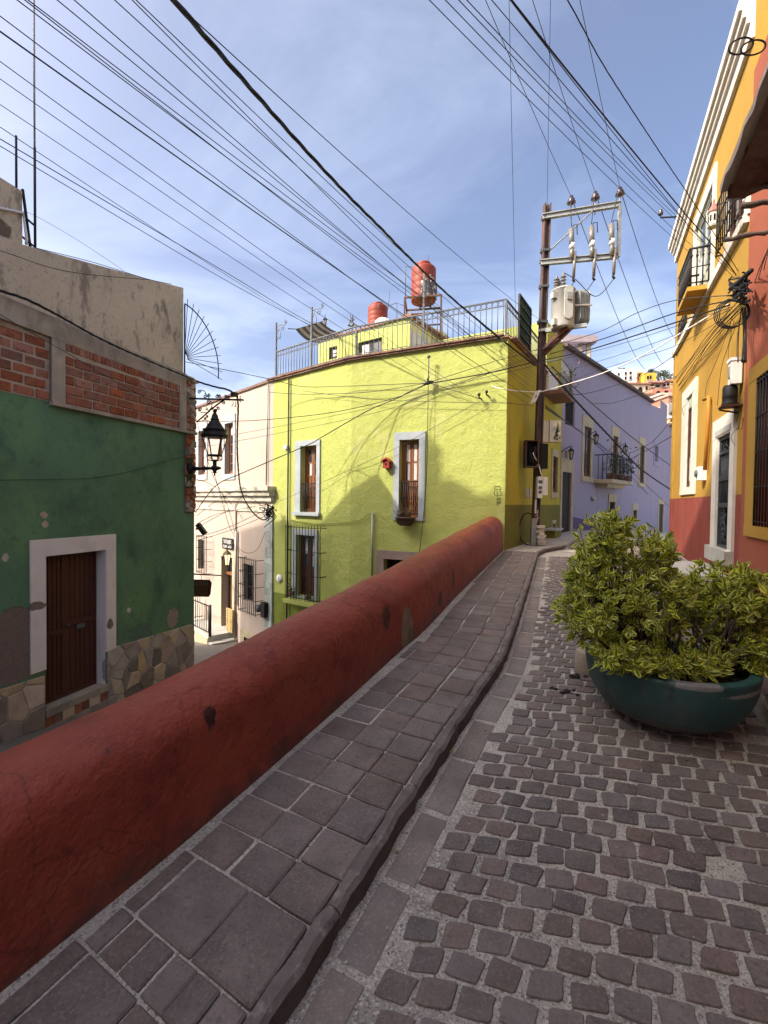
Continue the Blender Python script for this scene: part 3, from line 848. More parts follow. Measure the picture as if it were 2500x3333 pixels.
# ------------------------------------------------------------------ facade builder
def wall(mb, P, top, zbot, opens=(), depth=0.2, m=0, m_rev=None, bands=()):
    us = [t[0] for t in top]
    lo, hi = us[0], us[-1]
    cuts = set(round(u, 4) for u in us)
    for o in opens: cuts.add(round(o[0], 4)); cuts.add(round(o[1], 4))
    cuts = sorted(c for c in cuts if lo - 1e-4 <= c <= hi + 1e-4)
    def zt(u, side):
        for i in range(1, len(top)):
            a, b = top[i - 1], top[i]
            if b[0] - a[0] < 1e-6: continue
            if a[0] - 1e-4 <= u <= b[0] + 1e-4:
                if abs(u - b[0]) < 1e-4 and side > 0 and i < len(top) - 1: continue
                return a[1] + (b[1] - a[1]) * (u - a[0]) / (b[0] - a[0])
        return top[-1][1]
    for a, b in zip(cuts[:-1], cuts[1:]):
        if b - a < 2e-4: continue
        mid = (a + b) / 2
        ops = sorted([(o[2], o[3]) for o in opens if o[0] < mid < o[1]])
        z = zbot; segs = []
        for (z0, z1) in ops:
            if z0 > z: segs.append((z, z0))
            z = max(z, z1)
        segs.append((z, None))
        for (z0, z1) in segs:
            zl = [z0]
            lim = z1 if z1 is not None else min(zt(a, 1), zt(b, -1))
            for bz, _ in bands:
                if z0 + 1e-4 < bz < lim - 1e-4: zl.append(bz)
            zl.append(z1)
            for q0, q1 in zip(zl[:-1], zl[1:]):
                mi = m
                for bz, bm_ in bands:
                    if q0 < bz - 1e-4: mi = bm_; break
                ta = q1 if q1 is not None else zt(a, 1); tb = q1 if q1 is not None else zt(b, -1)
                if ta - q0 < 1e-4 and tb - q0 < 1e-4: continue
                mb.quad(P.pt(a, q0), P.pt(b, q0), P.pt(b, tb), P.pt(a, ta), mi)
    mr = m if m_rev is None else m_rev
    for (u0, u1, z0, z1) in [o[:4] for o in opens]:
        mb.quad(P.pt(u0, z0), P.pt(u0, z1), P.pt(u0, z1, -depth), P.pt(u0, z0, -depth), mr)
        mb.quad(P.pt(u1, z0), P.pt(u1, z1), P.pt(u1, z1, -depth), P.pt(u1, z0, -depth), mr)
        mb.quad(P.pt(u0, z1), P.pt(u1, z1), P.pt(u1, z1, -depth), P.pt(u0, z1, -depth), mr)
        mb.quad(P.pt(u0, z0), P.pt(u1, z0), P.pt(u1, z0, -depth), P.pt(u0, z0, -depth), mr)

def surround(P, r, parent, m, l=0.1, rr=0.1, t=0.1, b=0.1, proud=0.03, name='window_surround', sill_out=0.0):
    u0, u1, z0, z1 = r
    mb = MB()
    if l: mb.pbox(P, u0 - l, u0, z0, z1, -0.02, proud)
    if rr: mb.pbox(P, u1, u1 + rr, z0, z1, -0.02, proud)
    if t: mb.pbox(P, u0 - l, u1 + rr, z1, z1 + t, -0.02, proud + 0.004)
    if b: mb.pbox(P, u0 - l - sill_out * .5, u1 + rr + sill_out * .5, z0 - b, z0, -0.02, proud + 0.004 + sill_out)
    return mb.build(name, m, parent)

def french(P, r, parent, inset, wood, rows=(0.33, 0.33, 0.34), solid=(2,), leaves=2, glass=None, fw=0.06, name='window', curtain=True, back=True):
    """a timber casement: frame and leaves; the panes are its children"""
    u0, u1, z0, z1 = r
    o0, o1 = -inset - 0.05, -inset
    mb = MB()
    mb.pbox(P, u0, u0 + fw, z0, z1, o0, o1); mb.pbox(P, u1 - fw, u1, z0, z1, o0, o1)
    mb.pbox(P, u0 + fw, u1 - fw, z1 - fw, z1, o0, o1); mb.pbox(P, u0 + fw, u1 - fw, z0, z0 + fw * 1.3, o0, o1)
    iu0, iu1, iz0, iz1 = u0 + fw, u1 - fw, z0 + fw * 1.3, z1 - fw
    lw = (iu1 - iu0) / leaves; st = fw * 0.75
    panes = []
    for k in range(leaves):
        a, b = iu0 + lw * k + 0.004, iu0 + lw * (k + 1) - 0.004
        mb.pbox(P, a, a + st, iz0, iz1, o0 + .005, o1 - .012); mb.pbox(P, b - st, b, iz0, iz1, o0 + .005, o1 - .012)
        z = iz1
        for i, f in enumerate(rows):
            zz = z - (iz1 - iz0) * f
            mb.pbox(P, a + st, b - st, z - st * .8, z, o0 + .007, o1 - .014)
            if i == len(rows) - 1: mb.pbox(P, a + st, b - st, zz, zz + st, o0 + .007, o1 - .014)
            if i in solid: mb.pbox(P, a + st, b - st, zz + st * .3, z - st * .8, o0 + .012, o1 - .03); mb.pbox(P, a + st * 1.6, b - st * 1.6, zz + st * 1.6, z - st * 1.8, o0 + .02, o1 - .018)
            else: panes.append((a + st, b - st, zz, z - st * .8))
            z = zz
    w = mb.build(name, wood, parent)
    for (a, b, c, d) in panes:
        p = MB(); p.pbox(P, a, b, c, d, o0 + .018, o0 + .024)
        p.build('pane', glass or m_glass, w)
        if curtain and random.random() < curtain:
            p = MB(); p.pbox(P, a + (b - a) * .05, b - (b - a) * random.choice((.05, .35)), c, d, o0 + .026, o0 + .029)
            p.build('curtain', m_curtain, w)
    return w
def backing(P, r, parent, inset, m=None):
    mb = MB(); u0, u1, z0, z1 = r
    mb.pbox(P, u0, u1, z0, z1, -inset - .03, -inset)
    return mb.build('dark_recess', m or m_dark, parent)
def grille(P, r, parent, m, o, nb, nh=3, r_=0.007, ret=0.0, name='window_grille', curl=True):
    """vertical bars and flat cross rails in front of an opening, bent back to the wall"""
    u0, u1, z0, z1 = r
    mb = MB()
    for i in range(nb):
        u = u0 + (u1 - u0) * i / (nb - 1)
        mb.tube([P.pt(u, z0, o), P.pt(u, z1, o)], r_, 5)
    for k in range(nh):
        z = z0 + (z1 - z0) * (k + .08) / (nh - .84) if nh > 1 else (z0 + z1) / 2
        z = z0 + (z1 - z0) * (0.03 + 0.94 * k / max(1, nh - 1))
        mb.pbox(P, u0 - 0.01, u1 + 0.01, z - .007, z + .007, o - .012 + r_, o + r_ + .002)
        if ret:
            for u in (u0, u1): mb.pbox(P, u - .008, u + .008, z - .008, z + .008, o - ret, o)
    return mb.build(name, m, parent)
def scroll(c, U, V, r0, turns=1.4, a0=0.0, sgn=1, n=18):
    """a flat spiral in the plane U,V"""
    pts = []
    for i in range(n + 1):
        t = i / n
        a = a0 + sgn * turns * 2 * math.pi * t
        r = r0 * (1 - 0.82 * t)
        pts.append(Vector(c) + U * (r * math.cos(a)) + V * (r * math.sin(a)))
    return pts
def zb2(P, mb, u0, u1, a0, a1, b0, b1, o0, o1, m=0):
    """box on a wall with bottom a0->a1 and top b0->b1 between u0 and u1"""
    mb.hexa([P.pt(u0, a0, o0), P.pt(u1, a1, o0), P.pt(u1, a1, o1), P.pt(u0, a0, o1),
             P.pt(u0, b0, o0), P.pt(u1, b1, o0), P.pt(u1, b1, o1), P.pt(u0, b0, o1)], m)
def clip_poly(poly, a, b, c):
    """keep a*x+b*y<=c"""
    out = []
    for i in range(len(poly)):
        p, q = poly[i], poly[(i + 1) % len(poly)]
        dp, dq = a * p[0] + b * p[1] - c, a * q[0] + b * q[1] - c
        if dp <= 0: out.append(p)
        if (dp < 0) != (dq < 0) and abs(dp - dq) > 1e-12:
            t = dp / (dp - dq); out.append((p[0] + (q[0] - p[0]) * t, p[1] + (q[1] - p[1]) * t))
    return out
def cells(region, pts):
    res = []
    for i, p in enumerate(pts):
        poly = list(region)
        for j, q in enumerate(pts):
            if i == j: continue
            a, b = q[0] - p[0], q[1] - p[1]
            c = (q[0] ** 2 + q[1] ** 2 - p[0] ** 2 - p[1] ** 2) / 2
            poly = clip_poly(poly, a, b, c)
            if len(poly) < 3: break
        if len(poly) >= 3: res.append(poly)
    return res
def rubble(P, region, parent, mats, step, o, rs, name='stone'):
    us = [p[0] for p in region]; zs = [p[1] for p in region]
    pts = []
    z = min(zs)
    row = 0
    while z < max(zs) + step:
        u = min(us) + (0.5 if row % 2 else 0) * step
        while u < max(us) + step:
            pts.append((u + rs.uniform(-.42, .42) * step, z + rs.uniform(-.42, .42) * step)); u += step * rs.uniform(0.6, 1.5)
        z += step * 0.8; row += 1
    for poly in cells(region, pts):
        cu = sum(p[0] for p in poly) / len(poly); cz = sum(p[1] for p in poly) / len(poly)
        ext = max(max(p[0] for p in poly) - min(p[0] for p in poly), max(p[1] for p in poly) - min(p[1] for p in poly))
        if ext < 0.06: continue
        sh = lambda k: [(p[0] + (cu - p[0]) * k, p[1] + (cz - p[1]) * k) for p in poly]
        k0 = 0.006 / ext * 2; pr = o + rs.uniform(.008, .026)
        A = [P.pt(u, z, o - .02) for u, z in sh(k0)]; B = [P.pt(u, z, pr - .012) for u, z in sh(k0)]
        tl, tz = rs.uniform(-.03, .03), rs.uniform(-.03, .03)
        D = [P.pt(u, z, pr + (u - cu) * tl + (z - cz) * tz) for u, z in sh(k0 + .014 / ext * 2)]
        n = len(poly); m = MB(); fs = []
        for i in range(n):
            j = (i + 1) % n
            fs.append((i, j, n + j, n + i)); fs.append((n + i, n + j, 2 * n + j, 2 * n + i))
        fs.append(tuple(2 * n + i for i in range(n)))
        m.add(A + B + D, fs, 0)
        m.build(name, rs.choice(mats), parent)

# ================================================================== green house (left)
P = P_GRN
uG = P.hit(632, 1700)[0]; u_far = -11.0
g_b0 = P.hit(20, 1267)[1]; g_b1 = P.hit(600, 1406)[1]
print('green boundary z', g_b0, g_b1, 'corner u', uG, 'left frame u', P.hit(0, 1600)[0])
zB = (g_b0 + g_b1) / 2
dr = P.rect(147, 343, 1800, 2290)
dr = (P.hit(147, 2000)[0], P.hit(343, 2000)[0], P.hit(150, 2312)[1], P.hit(245, 1800)[1])
pl = P.pt(P.hit(50, 2100)[0], P.hit(50, 2100)[1])
m_green = mat('weathered_green_paint', (0.10, 0.20, 0.11), 0.85, 0.16, 1.1, 0.55, 32, 0.014, spec=0.35, bump2=(5, 1.5),
              layers=[((0.15, 0.28, 0.11), 0.9, 0.5, 0.62, 0.6, 0.8), ((0.04, 0.085, 0.055), 1.5, 0.52, 0.68, 0.7, 0.7), ((0.05, 0.10, 0.08), 7, 0.55, 0.68, 0.5, 1.0)],
              patches=[(tuple(pl), (0.30, 0.33, 0.50), (0.19, 0.14, 0.115), 0.35, 3.5),
                       (tuple(P.pt(*P.hit(143, 1676))), (0.05, 0.05, 0.05), (0.42, 0.32, 0.25), 0.8, 16), (tuple(P.pt(*P.hit(148, 1706))), (0.05, 0.05, 0.05), (0.45, 0.35, 0.28), 0.8, 17),
                       (tuple(P.pt(*P.hit(18, 1815))), (0.04, 0.04, 0.05), (0.5, 0.44, 0.38), 0.7, 16), (tuple(P.pt(*P.hit(562, 2010))), (0.10, 0.16, 0.17), (0.30, 0.24, 0.2), 0.9, 9),
                       (tuple(P.pt(*P.hit(420, 1986))), (0.04, 0.04, 0.04), (0.55, 0.55, 0.5), 0.7, 20), (tuple(P.pt(*P.hit(455, 2060))), (0.25, 0.25, 0.14), (0.10, 0.16, 0.115), 0.9, 7)])
m_cream = mat('stained_cream_plaster', (0.54, 0.44, 0.325), 0.92, 0.08, 2.2, 0.75, 34, 0.02, bump2=(90, 0.6),
              layers=[((0.60, 0.50, 0.38), 1.0, 0.45, 0.7, 0.6, 0.5), ((0.13, 0.10, 0.085), 4.5, 0.55, 0.64, 0.65, 0.45), ((0.07, 0.06, 0.058), 2.4, 0.56, 0.70, 0.7, 0.2), ((0.18, 0.14, 0.11), 22, 0.56, 0.66, 0.5, 0.8)],
              patches=[(tuple(P.pt(*P.hit(438, 990))), (0.07, 0.1, 0.28), (0.18, 0.13, 0.10), 0.6, 6), (tuple(P.pt(*P.hit(20, 735))), (0.15, 0.2, 0.16), (0.16, 0.11, 0.085), 0.5, 6),
                       (tuple(P.pt(*P.hit(483, 960))), (0.03, 0.06, 0.6), (0.05, 0.045, 0.045), 0.7, 5)])
m_concrete = mat('aged_concrete', (0.36, 0.30, 0.235), 0.92, 0.15, 3, 0.6, 40, 0.012, layers=[((0.12, 0.10, 0.085), 3, 0.5, 0.68, 0.6, 0.5), ((0.36, 0.30, 0.235), 8, 0.55, 0.7, 0.6, 0.8)])
m_brick = mat('fired_red_brick', (0.29, 0.105, 0.06), 0.9, 0.22, 14, 0.75, 60, 0.012, obr=0.3, layers=[((0.33, 0.20, 0.15), 7, 0.58, 0.7, 0.6, 0.8), ((0.10, 0.05, 0.04), 9, 0.53, 0.64, 0.75, 2.0), ((0.20, 0.15, 0.12), 2.2, 0.5, 0.66, 0.6, 0.6)])
m_mort2 = mat('pale_brick_mortar', (0.38, 0.31, 0.235), 0.95, 0.15, 10, 0.6, 60, 0.01, layers=[((0.2, 0.15, 0.12), 4, 0.5, 0.7, 0.5, 1)])
m_st = [mat('rubble_stone_tan', (0.46, 0.37, 0.26), 0.9, 0.18, 6, 0.5, 40, 0.012, obr=0.2), mat('rubble_stone_grey', (0.36, 0.32, 0.27), 0.9, 0.18, 6, 0.5, 40, 0.012, obr=0.2),
        mat('rubble_stone_pinkish', (0.36, 0.285, 0.23), 0.9, 0.18, 6, 0.5, 40, 0.012, obr=0.2), mat('rubble_stone_ochre', (0.44, 0.34, 0.215), 0.9, 0.2, 6, 0.5, 40, 0.012, obr=0.2), mat('rubble_stone_brown', (0.22, 0.18, 0.145), 0.9, 0.18, 6, 0.5, 40, 0.012, obr=0.2)]
green = thing('house', P.pt(uG, -2.4), 'dark green plastered house with brick band, cream upper storey and brown door', 'house')
# lower wall with the door opening
fu0, fu1 = P.hit(97, 2000)[0], P.hit(375, 2000)[0]; fzt = P.hit(240, 1748)[1]
mb = MB()
wall(mb, P, [(u_far, zB), (uG, zB)], -3.6, [dr], 0.22, 0)
mb.poly([P.pt(u_far, -3.6), P.pt(u_far, zB), P.pt(u_far, zB, -3.6), P.pt(u_far, -3.6, -3.6)])
mb.poly([P.pt(uG, -3.6), P.pt(uG, zB), P.pt(uG, zB, -3.6), P.pt(uG, -3.6, -3.6)])
mb.poly([P.pt(uG, -3.6, -3.6), P.pt(uG, zB, -3.6), P.pt(u_far, zB, -3.6), P.pt(u_far, -3.6, -3.6)])
mb.build('wall', m_green, green)
# door surround, painted white
m_wf = mat('worn_white_door_frame', (0.76, 0.68, 0.63), 0.85, 0.06, 3, 0.5, 30, 0.012, layers=[((0.5, 0.42, 0.37), 3, 0.55, 0.72, 0.6, 0.6)],
           patches=[(tuple(P.pt(*P.hit(118, 1972))), (0.08, 0.12, 0.06), (0.22, 0.16, 0.13), 0.7, 9), (tuple(P.pt(*P.hit(357, 2030))), (0.04, 0.07, 0.10), (0.2, 0.16, 0.14), 0.5, 12), (tuple(P.pt(*P.hit(351, 2000))), (0.02, 0.03, 0.06), (0.25, 0.2, 0.17), 0.5, 15),
                    (tuple(P.pt(*P.hit(340, 2180))), (0.06, 0.1, 0.18), (0.33, 0.30, 0.31), 0.8, 9)])
mb = MB()
bl = P.hit(108, 2192)[1]; br = P.hit(372, 2112)[1]
mb.pbox(P, fu0, dr[0], bl, fzt, -.02, .022); mb.pbox(P, dr[1], fu1, br, fzt, -.02, .022); mb.pbox(P, dr[0], dr[1], dr[3], fzt, -.02, .024)
mb.pbox(P, dr[1], dr[1] + .012, dr[2], dr[3], -.20, -.0225); mb.pbox(P, dr[1] - .006, dr[1] - .001, dr[2], dr[3], -.22, .0)
mb.build('door_surround', m_wf, green)
# door: two leaves of ribbed sheet
door = None
du0, du1 = dr[0] + .005, dr[1] - .02
mb = MB(); o = -.2
mid = du0 + (du1 - du0) * .42
for a, b in ((du0, mid), (mid, du1)):
    mb.pbox(P, a, a + .03, dr[2], dr[3], o, o + .035); mb.pbox(P, b - .03, b, dr[2], dr[3], o, o + .035)
    mb.pbox(P, a + .03, b - .03, dr[2], dr[2] + .07, o, o + .033); mb.pbox(P, a + .03, b - .03, dr[3] - .05, dr[3], o, o + .033)
    mb.pbox(P, a + .03, b - .03, dr[2] + .07, dr[3] - .05, o, o + .006)
zmid = P.hit(230, 2040)[1]
door = mb.build('door', m_doorbrown, green)
for a, b in ((du0, mid), (mid, du1)):
    n = 5 if a == du0 else 6
    for i in range(n):
        w = (b - a - .06) / n
        p = MB(); x0 = a + .03 + w * i
        p.pbox(P, x0 + .006, x0 + w - .006, dr[2] + .075, dr[3] - .055, o + .0065, o + .022); p.build('door_rib', m_doorbrown, door)
p = MB(); p.pbox(P, du0 + .03, mid, zmid - .11, zmid - .04, o + .034, o + .045); p.pbox(P, mid + .002, du1 - .03, zmid - .03, zmid + .05, o + .034, o + .045)
p.build('lock_rail', m_doorbrown, door)
p = MB(); p.ball(P.pt(mid + .06, zmid - .02, o + .05), .018, 8); p.pbox(P, mid + .2, mid + .33, zmid - .10, zmid - .04, o + .03, o + .055); p.build('door_latch', m_steel, door)
# sill and bricks under it
mb = MB(); mb.pbox(P, dr[0] - .01, dr[1] + .03, dr[2] - .10, dr[2] + .005, -.21, .03); mb.pbox(P, dr[0] - .01, dr[1] + .03, -3.5, dr[2] - .245, -.05, .016); mb.build('door_step', m_concrete, green)
rs = random.Random(4)
u = dr[0]
while u < dr[1]:
    w = rs.uniform(.1, .2); mb = MB(); mb.pbox(P, u, min(u + w, dr[1] + .03) - .012, dr[2] - .24, dr[2] - .105, -.05, rs.uniform(.01, .025)); mb.build('brick', m_brick if rs.random() < .6 else m_st[0], green); u += w
# rubble base
zr0 = P.hit(350, 2113)[1]; zr1 = P.hit(628, 2030)[1]
rubble(P, [(dr[1] + .03, -2.4), (uG, -2.4), (uG, zr1), (fu1, zr0), (dr[1] + .03, zr0 - .02)], green, m_st, 0.27, 0.006, random.Random(9))
zl0 = P.hit(0, 2235)[1]; zl1 = P.hit(146, 2198)[1]
rubble(P, [(P.hit(0, 2235)[0] - .8, -2.2), (dr[0] - .01, -2.2), (dr[0] - .01, zl1), (P.hit(0, 2235)[0] - .8, zl0)], green, m_st, 0.33, 0.006, random.Random(19))
# mortar bed behind the rubble
mb = MB(); mb.pbox(P, dr[1] + .03, uG - .002, -3.5, min(zr0, zr1) - .02, -.01, .007); mb.pbox(P, P.hit(0, 2235)[0] - .8, dr[0] - .01, -3.5, min(zl0, zl1) - .02, -.01, .007); mb.build('rubble_mortar', m_concrete, green)

# brick band
def gz(px, py): return P.hit(px, py)
beam_b = lambda u: None
bb0 = gz(60, 1062); bb1 = gz(585, 1258); bt0 = gz(20, 972); bt1 = gz(590, 1213)
print('beam', bb0, bb1, bt0, bt1)
lin = lambda a, b: (lambda u: a[1] + (b[1] - a[1]) * (u - a[0]) / (b[0] - a[0]))
BB = lin(bb0, bb1); BT = lin(bt0, bt1)
uc1a, uc1b = gz(160, 1200)[0], gz(204, 1220)[0]
uc2a, uc2b = gz(578, 1300)[0], gz(600, 1310)[0]
PR = 0.05
mb = MB(); zb2(P, mb, u_far, uG, zB, zB, BT(u_far), BT(uG), -.3, .006)
zb2(P, mb, uc1a, uc2b, zB + .001, zB + .001, BB(uc1a), BB(uc2b), -.25, PR - .012)
mb.build('brick_mortar', m_mort2, green)
brm = MB(); brm.box((0, 0, 0), (.137, 0, 0), (0, .03, 0), (0, 0, .061)); bme_ = brm.mesh('brick')
bm = bmesh.new(); bm.from_mesh(bme_); bmesh.ops.bevel(bm, geom=list(bm.edges), offset=.010, segments=1, affect='EDGES')
for v in bm.verts: v.co += Vector((random.uniform(-.004, .004), random.uniform(-.003, .003), random.uniform(-.004, .004)))
bm.to_mesh(bme_); bm.free(); bme_.materials.append(m_brick)
RB = Matrix((P.U, P.N, Vector((0, 0, 1)))).transposed()
rs = random.Random(14)
def brick_run(ua, ub, off, zfun):
    z = zB + .072; k = 0
    while z < max(zfun(ua), zfun(ub)) - .02:
        u = ua + (.0 if k % 2 else -.15)
        while u < ub:
            a, b = max(u, ua + .004), min(u + .292, ub - .004)
            cu = (a + b) / 2
            if b - a > .05 and z + .06 < zfun(cu) + .05:
                inst('brick', bme_, green, P.pt(cu, z + rs.uniform(-.004, .004), off + rs.uniform(-.010, .004)), RB @ Matrix.Rotation(rs.uniform(-.012, .012), 3, 'Y'), ((b - a - .014) / .274, 1, rs.uniform(.94, 1.02)))
            u += .295
        z += .139; k += 1
brick_run(P.hit(0, 1200)[0] - .6, uc1a, -.012, BB)
brick_run(uc1b, uc2a, PR - .024, lambda u: BB(u) - .11)
# soldier course under the beam
u = uc1b + .01
while u < uc2a - .05:
    w = rs.uniform(.06, .085)
    z1 = BB(u) - .005
    inst('brick', bme_, green, P.pt(u + w / 2, z1 - .055, PR - .026 + rs.uniform(-.008, .004)), RB, ((w - .012) / .274, 1, rs.uniform(.8, .95)))
    u += w
mb = MB()
zb2(P, mb, uc1a, uc1b, zB, zB, BB(uc1a), BB(uc1b), -.1, PR + .006)
zb2(P, mb, uc2a, uc2b, zB, zB, BB(uc2a), BB(uc2b), -.1, PR + .006)
for a, b in ((u_far, uc1b), (uc1b + .002, uc2b)): zb2(P, mb, a, b, BB(a), BB(b), BT(a), BT(b), -.2, PR + (.012 if a == u_far else .0))
mb.pbox(P, uc1a, uG, zB - .055, zB - .003, -.02, .075)
mb.build('concrete_beam', m_concrete, green)
# crumbling brick pier at the corner
ztop = P.hit(618, 1243)[1]
rubble(P, [(uc2b + .01, zB - 1.6), (uG + .0, zB - 1.6), (uG + .0, ztop), (uc2b + .01, ztop)], green, [m_brick, m_st[2], m_brick, m_st[4]], .13, .03, random.Random(8), 'brick')
mb = MB(); mb.pbox(P, uc2b - .02, uG + .03, ztop, ztop + .06, -.4, .07); mb.build('pier_cap', m_concrete, green)
# cream storey
cu = lambda px, py: P.hit(px, py, -.12)
t1 = cu(72, 795); t2 = cu(490, 910); t3 = cu(597, 937); t0 = cu(72, 622); tm = cu(0, 598)
print('cream', t0, t1, t2, t3, tm)
mb = MB()
Pc = Plane(P.pt(0, 0, -.12), P.U, (1, 0))
zlow = BT(0) - .5
wall(mb, Pc, [(u_far, t0[1] + .05), (tm[0], t0[1] + .0), (t0[0], t0[1]), (t0[0] + .001, t1[1]), (t2[0], t2[1]), (t3[0], t3[1])], zB - .3)
top = [(u_far, t0[1] + .05), (t0[0], t0[1]), (t0[0] + .001, t1[1]), (t2[0], t2[1]), (t3[0], t3[1])]
for a, b in zip(top[:-1], top[1:]): mb.quad(Pc.pt(*a), Pc.pt(*b), Pc.pt(b[0], b[1] - 1.1, -3.4), Pc.pt(a[0], a[1] - 1.1, -3.4)); mb.quad(Pc.pt(b[0], b[1] - 1.1, -3.4), Pc.pt(a[0], a[1] - 1.1, -3.4), Pc.pt(a[0], zB - .3, -3.4), Pc.pt(b[0], zB - .3, -3.4))
mb.quad(Pc.pt(t3[0], zB - .3), Pc.pt(*t3), Pc.pt(t3[0], t3[1] - 1.1, -3.4), Pc.pt(t3[0], zB - .3, -3.4))
mb.quad(Pc.pt(u_far, zB - .3), Pc.pt(u_far, t0[1] + .05), Pc.pt(u_far, t0[1] - 1.05, -3.4), Pc.pt(u_far, zB - .3, -3.4))
mb.build('upper_wall', m_cream, green)
mb = MB(); p0 = cu(-40, 672); p1 = cu(70, 694); mb.tube([Pc.pt(p0[0], p0[1], .03), Pc.pt(p1[0], p1[1], .03), Pc.pt(p1[0] + .05, p1[1] - .3, .02), Pc.pt(p1[0] + .06, t1[1] + .02, .0)], .018, 6); mb.build('drain_pipe', m_whitebox, green)
def text_mesh(s, size, depth=0.004, font_scale=1.0, align='CENTER'):
    cu_ = bpy.data.curves.new('text', 'FONT'); cu_.body = s; cu_.size = size; cu_.extrude = depth / 2; cu_.align_x = align; cu_.align_y = 'CENTER'; cu_.resolution_u = 3
    ob = bpy.data.objects.new('tmp', cu_); C.objects.link(ob)
    dg = bpy.context.evaluated_depsgraph_get()
    me = bpy.data.meshes.new_from_object(ob.evaluated_get(dg))
    bpy.data.objects.remove(ob); bpy.data.curves.remove(cu_)
    return me
def lettering(s, size, Pp, u, z, off, parent, m, name='lettering', sx=1.0, flip=None):
    """words on a wall, reading left to right for someone in front of it"""
    me = text_mesh(s, size); me.materials.clear(); me.materials.append(m)
    right = Vector((-Pp.N.y, Pp.N.x, 0))          # viewer's right when facing the wall
    M3 = Matrix((right, Vector((0, 0, 1)), Pp.N)).transposed()
    return inst(name, me, parent, Pp.pt(u, z, off), M3, (sx, 1, 1))
q = P.hit(268, 1690)
lettering('8', .12, P, q[0], q[1], .004, green, mat('dark_green_number', (0.13, 0.25, 0.15), 0.6, 0.1, 4, 0), 'house_number')

# masts and the spiked fan on the roof edge
mast = thing('antenna_mast', Pc.pt(cu(117, 800)[0], t1[1], -.05), 'tall thin two-part pole rising from the stepped cream roof edge', 'mast')
q = cu(118, 800); zt = cu(119, -150)[1]; zm = cu(119, 480)[1]
mb = MB(); b = Pc.pt(q[0], t1[1] - .1, -.02); mb.tube([b, Vector((b.x, b.y, zm))], .016, 6); mb.build('lower_pole', m_iron, mast)
mb = MB(); mb.tube([Vector((b.x, b.y, zm)), Vector((b.x, b.y, zt))], .012, 6); mb.build('upper_pole', m_galv, mast)
mb = MB(); q2 = cu(80, 790)
for dz in (.06, .35): mb.bar(Vector((b.x, b.y, t1[1] + dz)), Pc.pt(q2[0] - .05, t1[1] + dz + .06, -.02), .02)
mb.bar(Pc.pt(q2[0], t1[1] + .75, -.03), Pc.pt(q2[0] + .1, t1[1], -.03), .025); mb.build('bracket', m_iron, mast)
q = cu(57, 620); b = Pc.pt(q[0], t0[1] - .05, -.02); zt = cu(58, 442)[1]
mb = MB(); mb.tube([b, Vector((b.x, b.y, zt))], .014, 6)
tag(mb.build('mast_pole', m_iron), 'short iron pole on the topmost cream block at the left edge', 'mast')
uF, zF = P.hit(601, 1164)
fan = thing('spiked_fan', P.pt(uF, zF), 'quarter fan of iron spikes guarding the cream roof edge', 'fan guard')
mb = MB()
RF = P.hit(601, 988)[1] - zF
arc = [P.pt(uF + RF * math.sin(R(a)), zF + RF * math.cos(R(a)), 0) for a in range(0, 99, 7)]
mb.tube(arc, .012, 6); mb.build('rim', m_iron, fan)
rodm = MB(); rodm.tube([(0, 0, .07), (0, 0, 1)], .0065, 5)
rme = rodm.mesh('spike'); rme.materials.append(m_iron)
for k in range(12):
    a = R(4 + k * 8.4)
    dirv = P.U * math.sin(a) + Vector((0, 0, 1)) * math.cos(a)
    inst('spike', rme, fan, P.pt(uF, zF), dirv.to_track_quat('Z', 'Y').to_matrix(), (1, 1, RF * 1.12))
mb = MB(); mb.tube([P.pt(uF, zF - .75), P.pt(uF, zF + RF * .98)], .014, 6); mb.build('upright', m_iron, fan)

# ================================================================== lime house (middle)
lime = thing('house', (C0.x - 2, C0.y + 2.5, -4), 'lime green corner house with railed roof terrace and stone framed windows', 'house')
ZT0 = P_YGR.hit(1645, 1101)[1]; ZTK = P_YGR.hit(1143, 1175)[1]; ZTL = P_YGL.hit(893, 1241)[1]
zs1 = P_YGS.hit(1740, 1188)[1]
print('lime tops', ZT0, ZTK, ZTL, zs1, 'C0', tuple(C0), 'E0', tuple(E0), 'L0', tuple(L0), 'uK', uK, 'uL', uL, 'uE', uE)
r_w1 = P_YGL.rect(980, 1032, 1451, 1667); r_w2 = P_YGR.rect(1300, 1364, 1431, 1684)
r_w3 = P_YGL.rect(965, 1024, 1742, 1942); r_w4 = (P_YGR.hit(1345, 1820)[0] - .25, P_YGR.hit(1250, 1820)[0], P_YGR.hit(1300, 1820)[1] - .8, P_YGR.hit(1290, 1821)[1])
r_w5 = P_YGS.rect(1796.5, 1812.5, 1486, 1603); r_w6 = P_YGS.rect(1797, 1806, 1704, 1727)
zd = P_YGL.hit(900, 1928)[1]; zds = P_YGS.hit(1700, 1643)[1]
mb = MB()
wall(mb, P_YGR, [(0, ZT0), (uK, ZTK)], -4.5, [r_w2, r_w4], .2, 0)
wall(mb, P_YGL, [(0, ZTK), (uL, ZTL)], -4.5, [r_w1, r_w3], .2, 0, bands=[(zd, 1)])
uS = P_YGS.hit(1777, 1300)[0]; zS = P_YGS.hit(1805, 1078)[1]
wall(mb, P_YGS, [(0, ZT0), (uS, ZT0), (uS + .001, zS), (uE, zS)], -1.0, [r_w5, r_w6], .1, 2, bands=[(zds, 3)])
bk = Vector((-1.5, 5.0, 0)).normalized() * 6
Lb = L0 + Vector((-.9, 5, 0)); Eb = E0 + Vector((-5.5, 3.2, 0))
Z = lambda p, z: Vector((p.x, p.y, z))
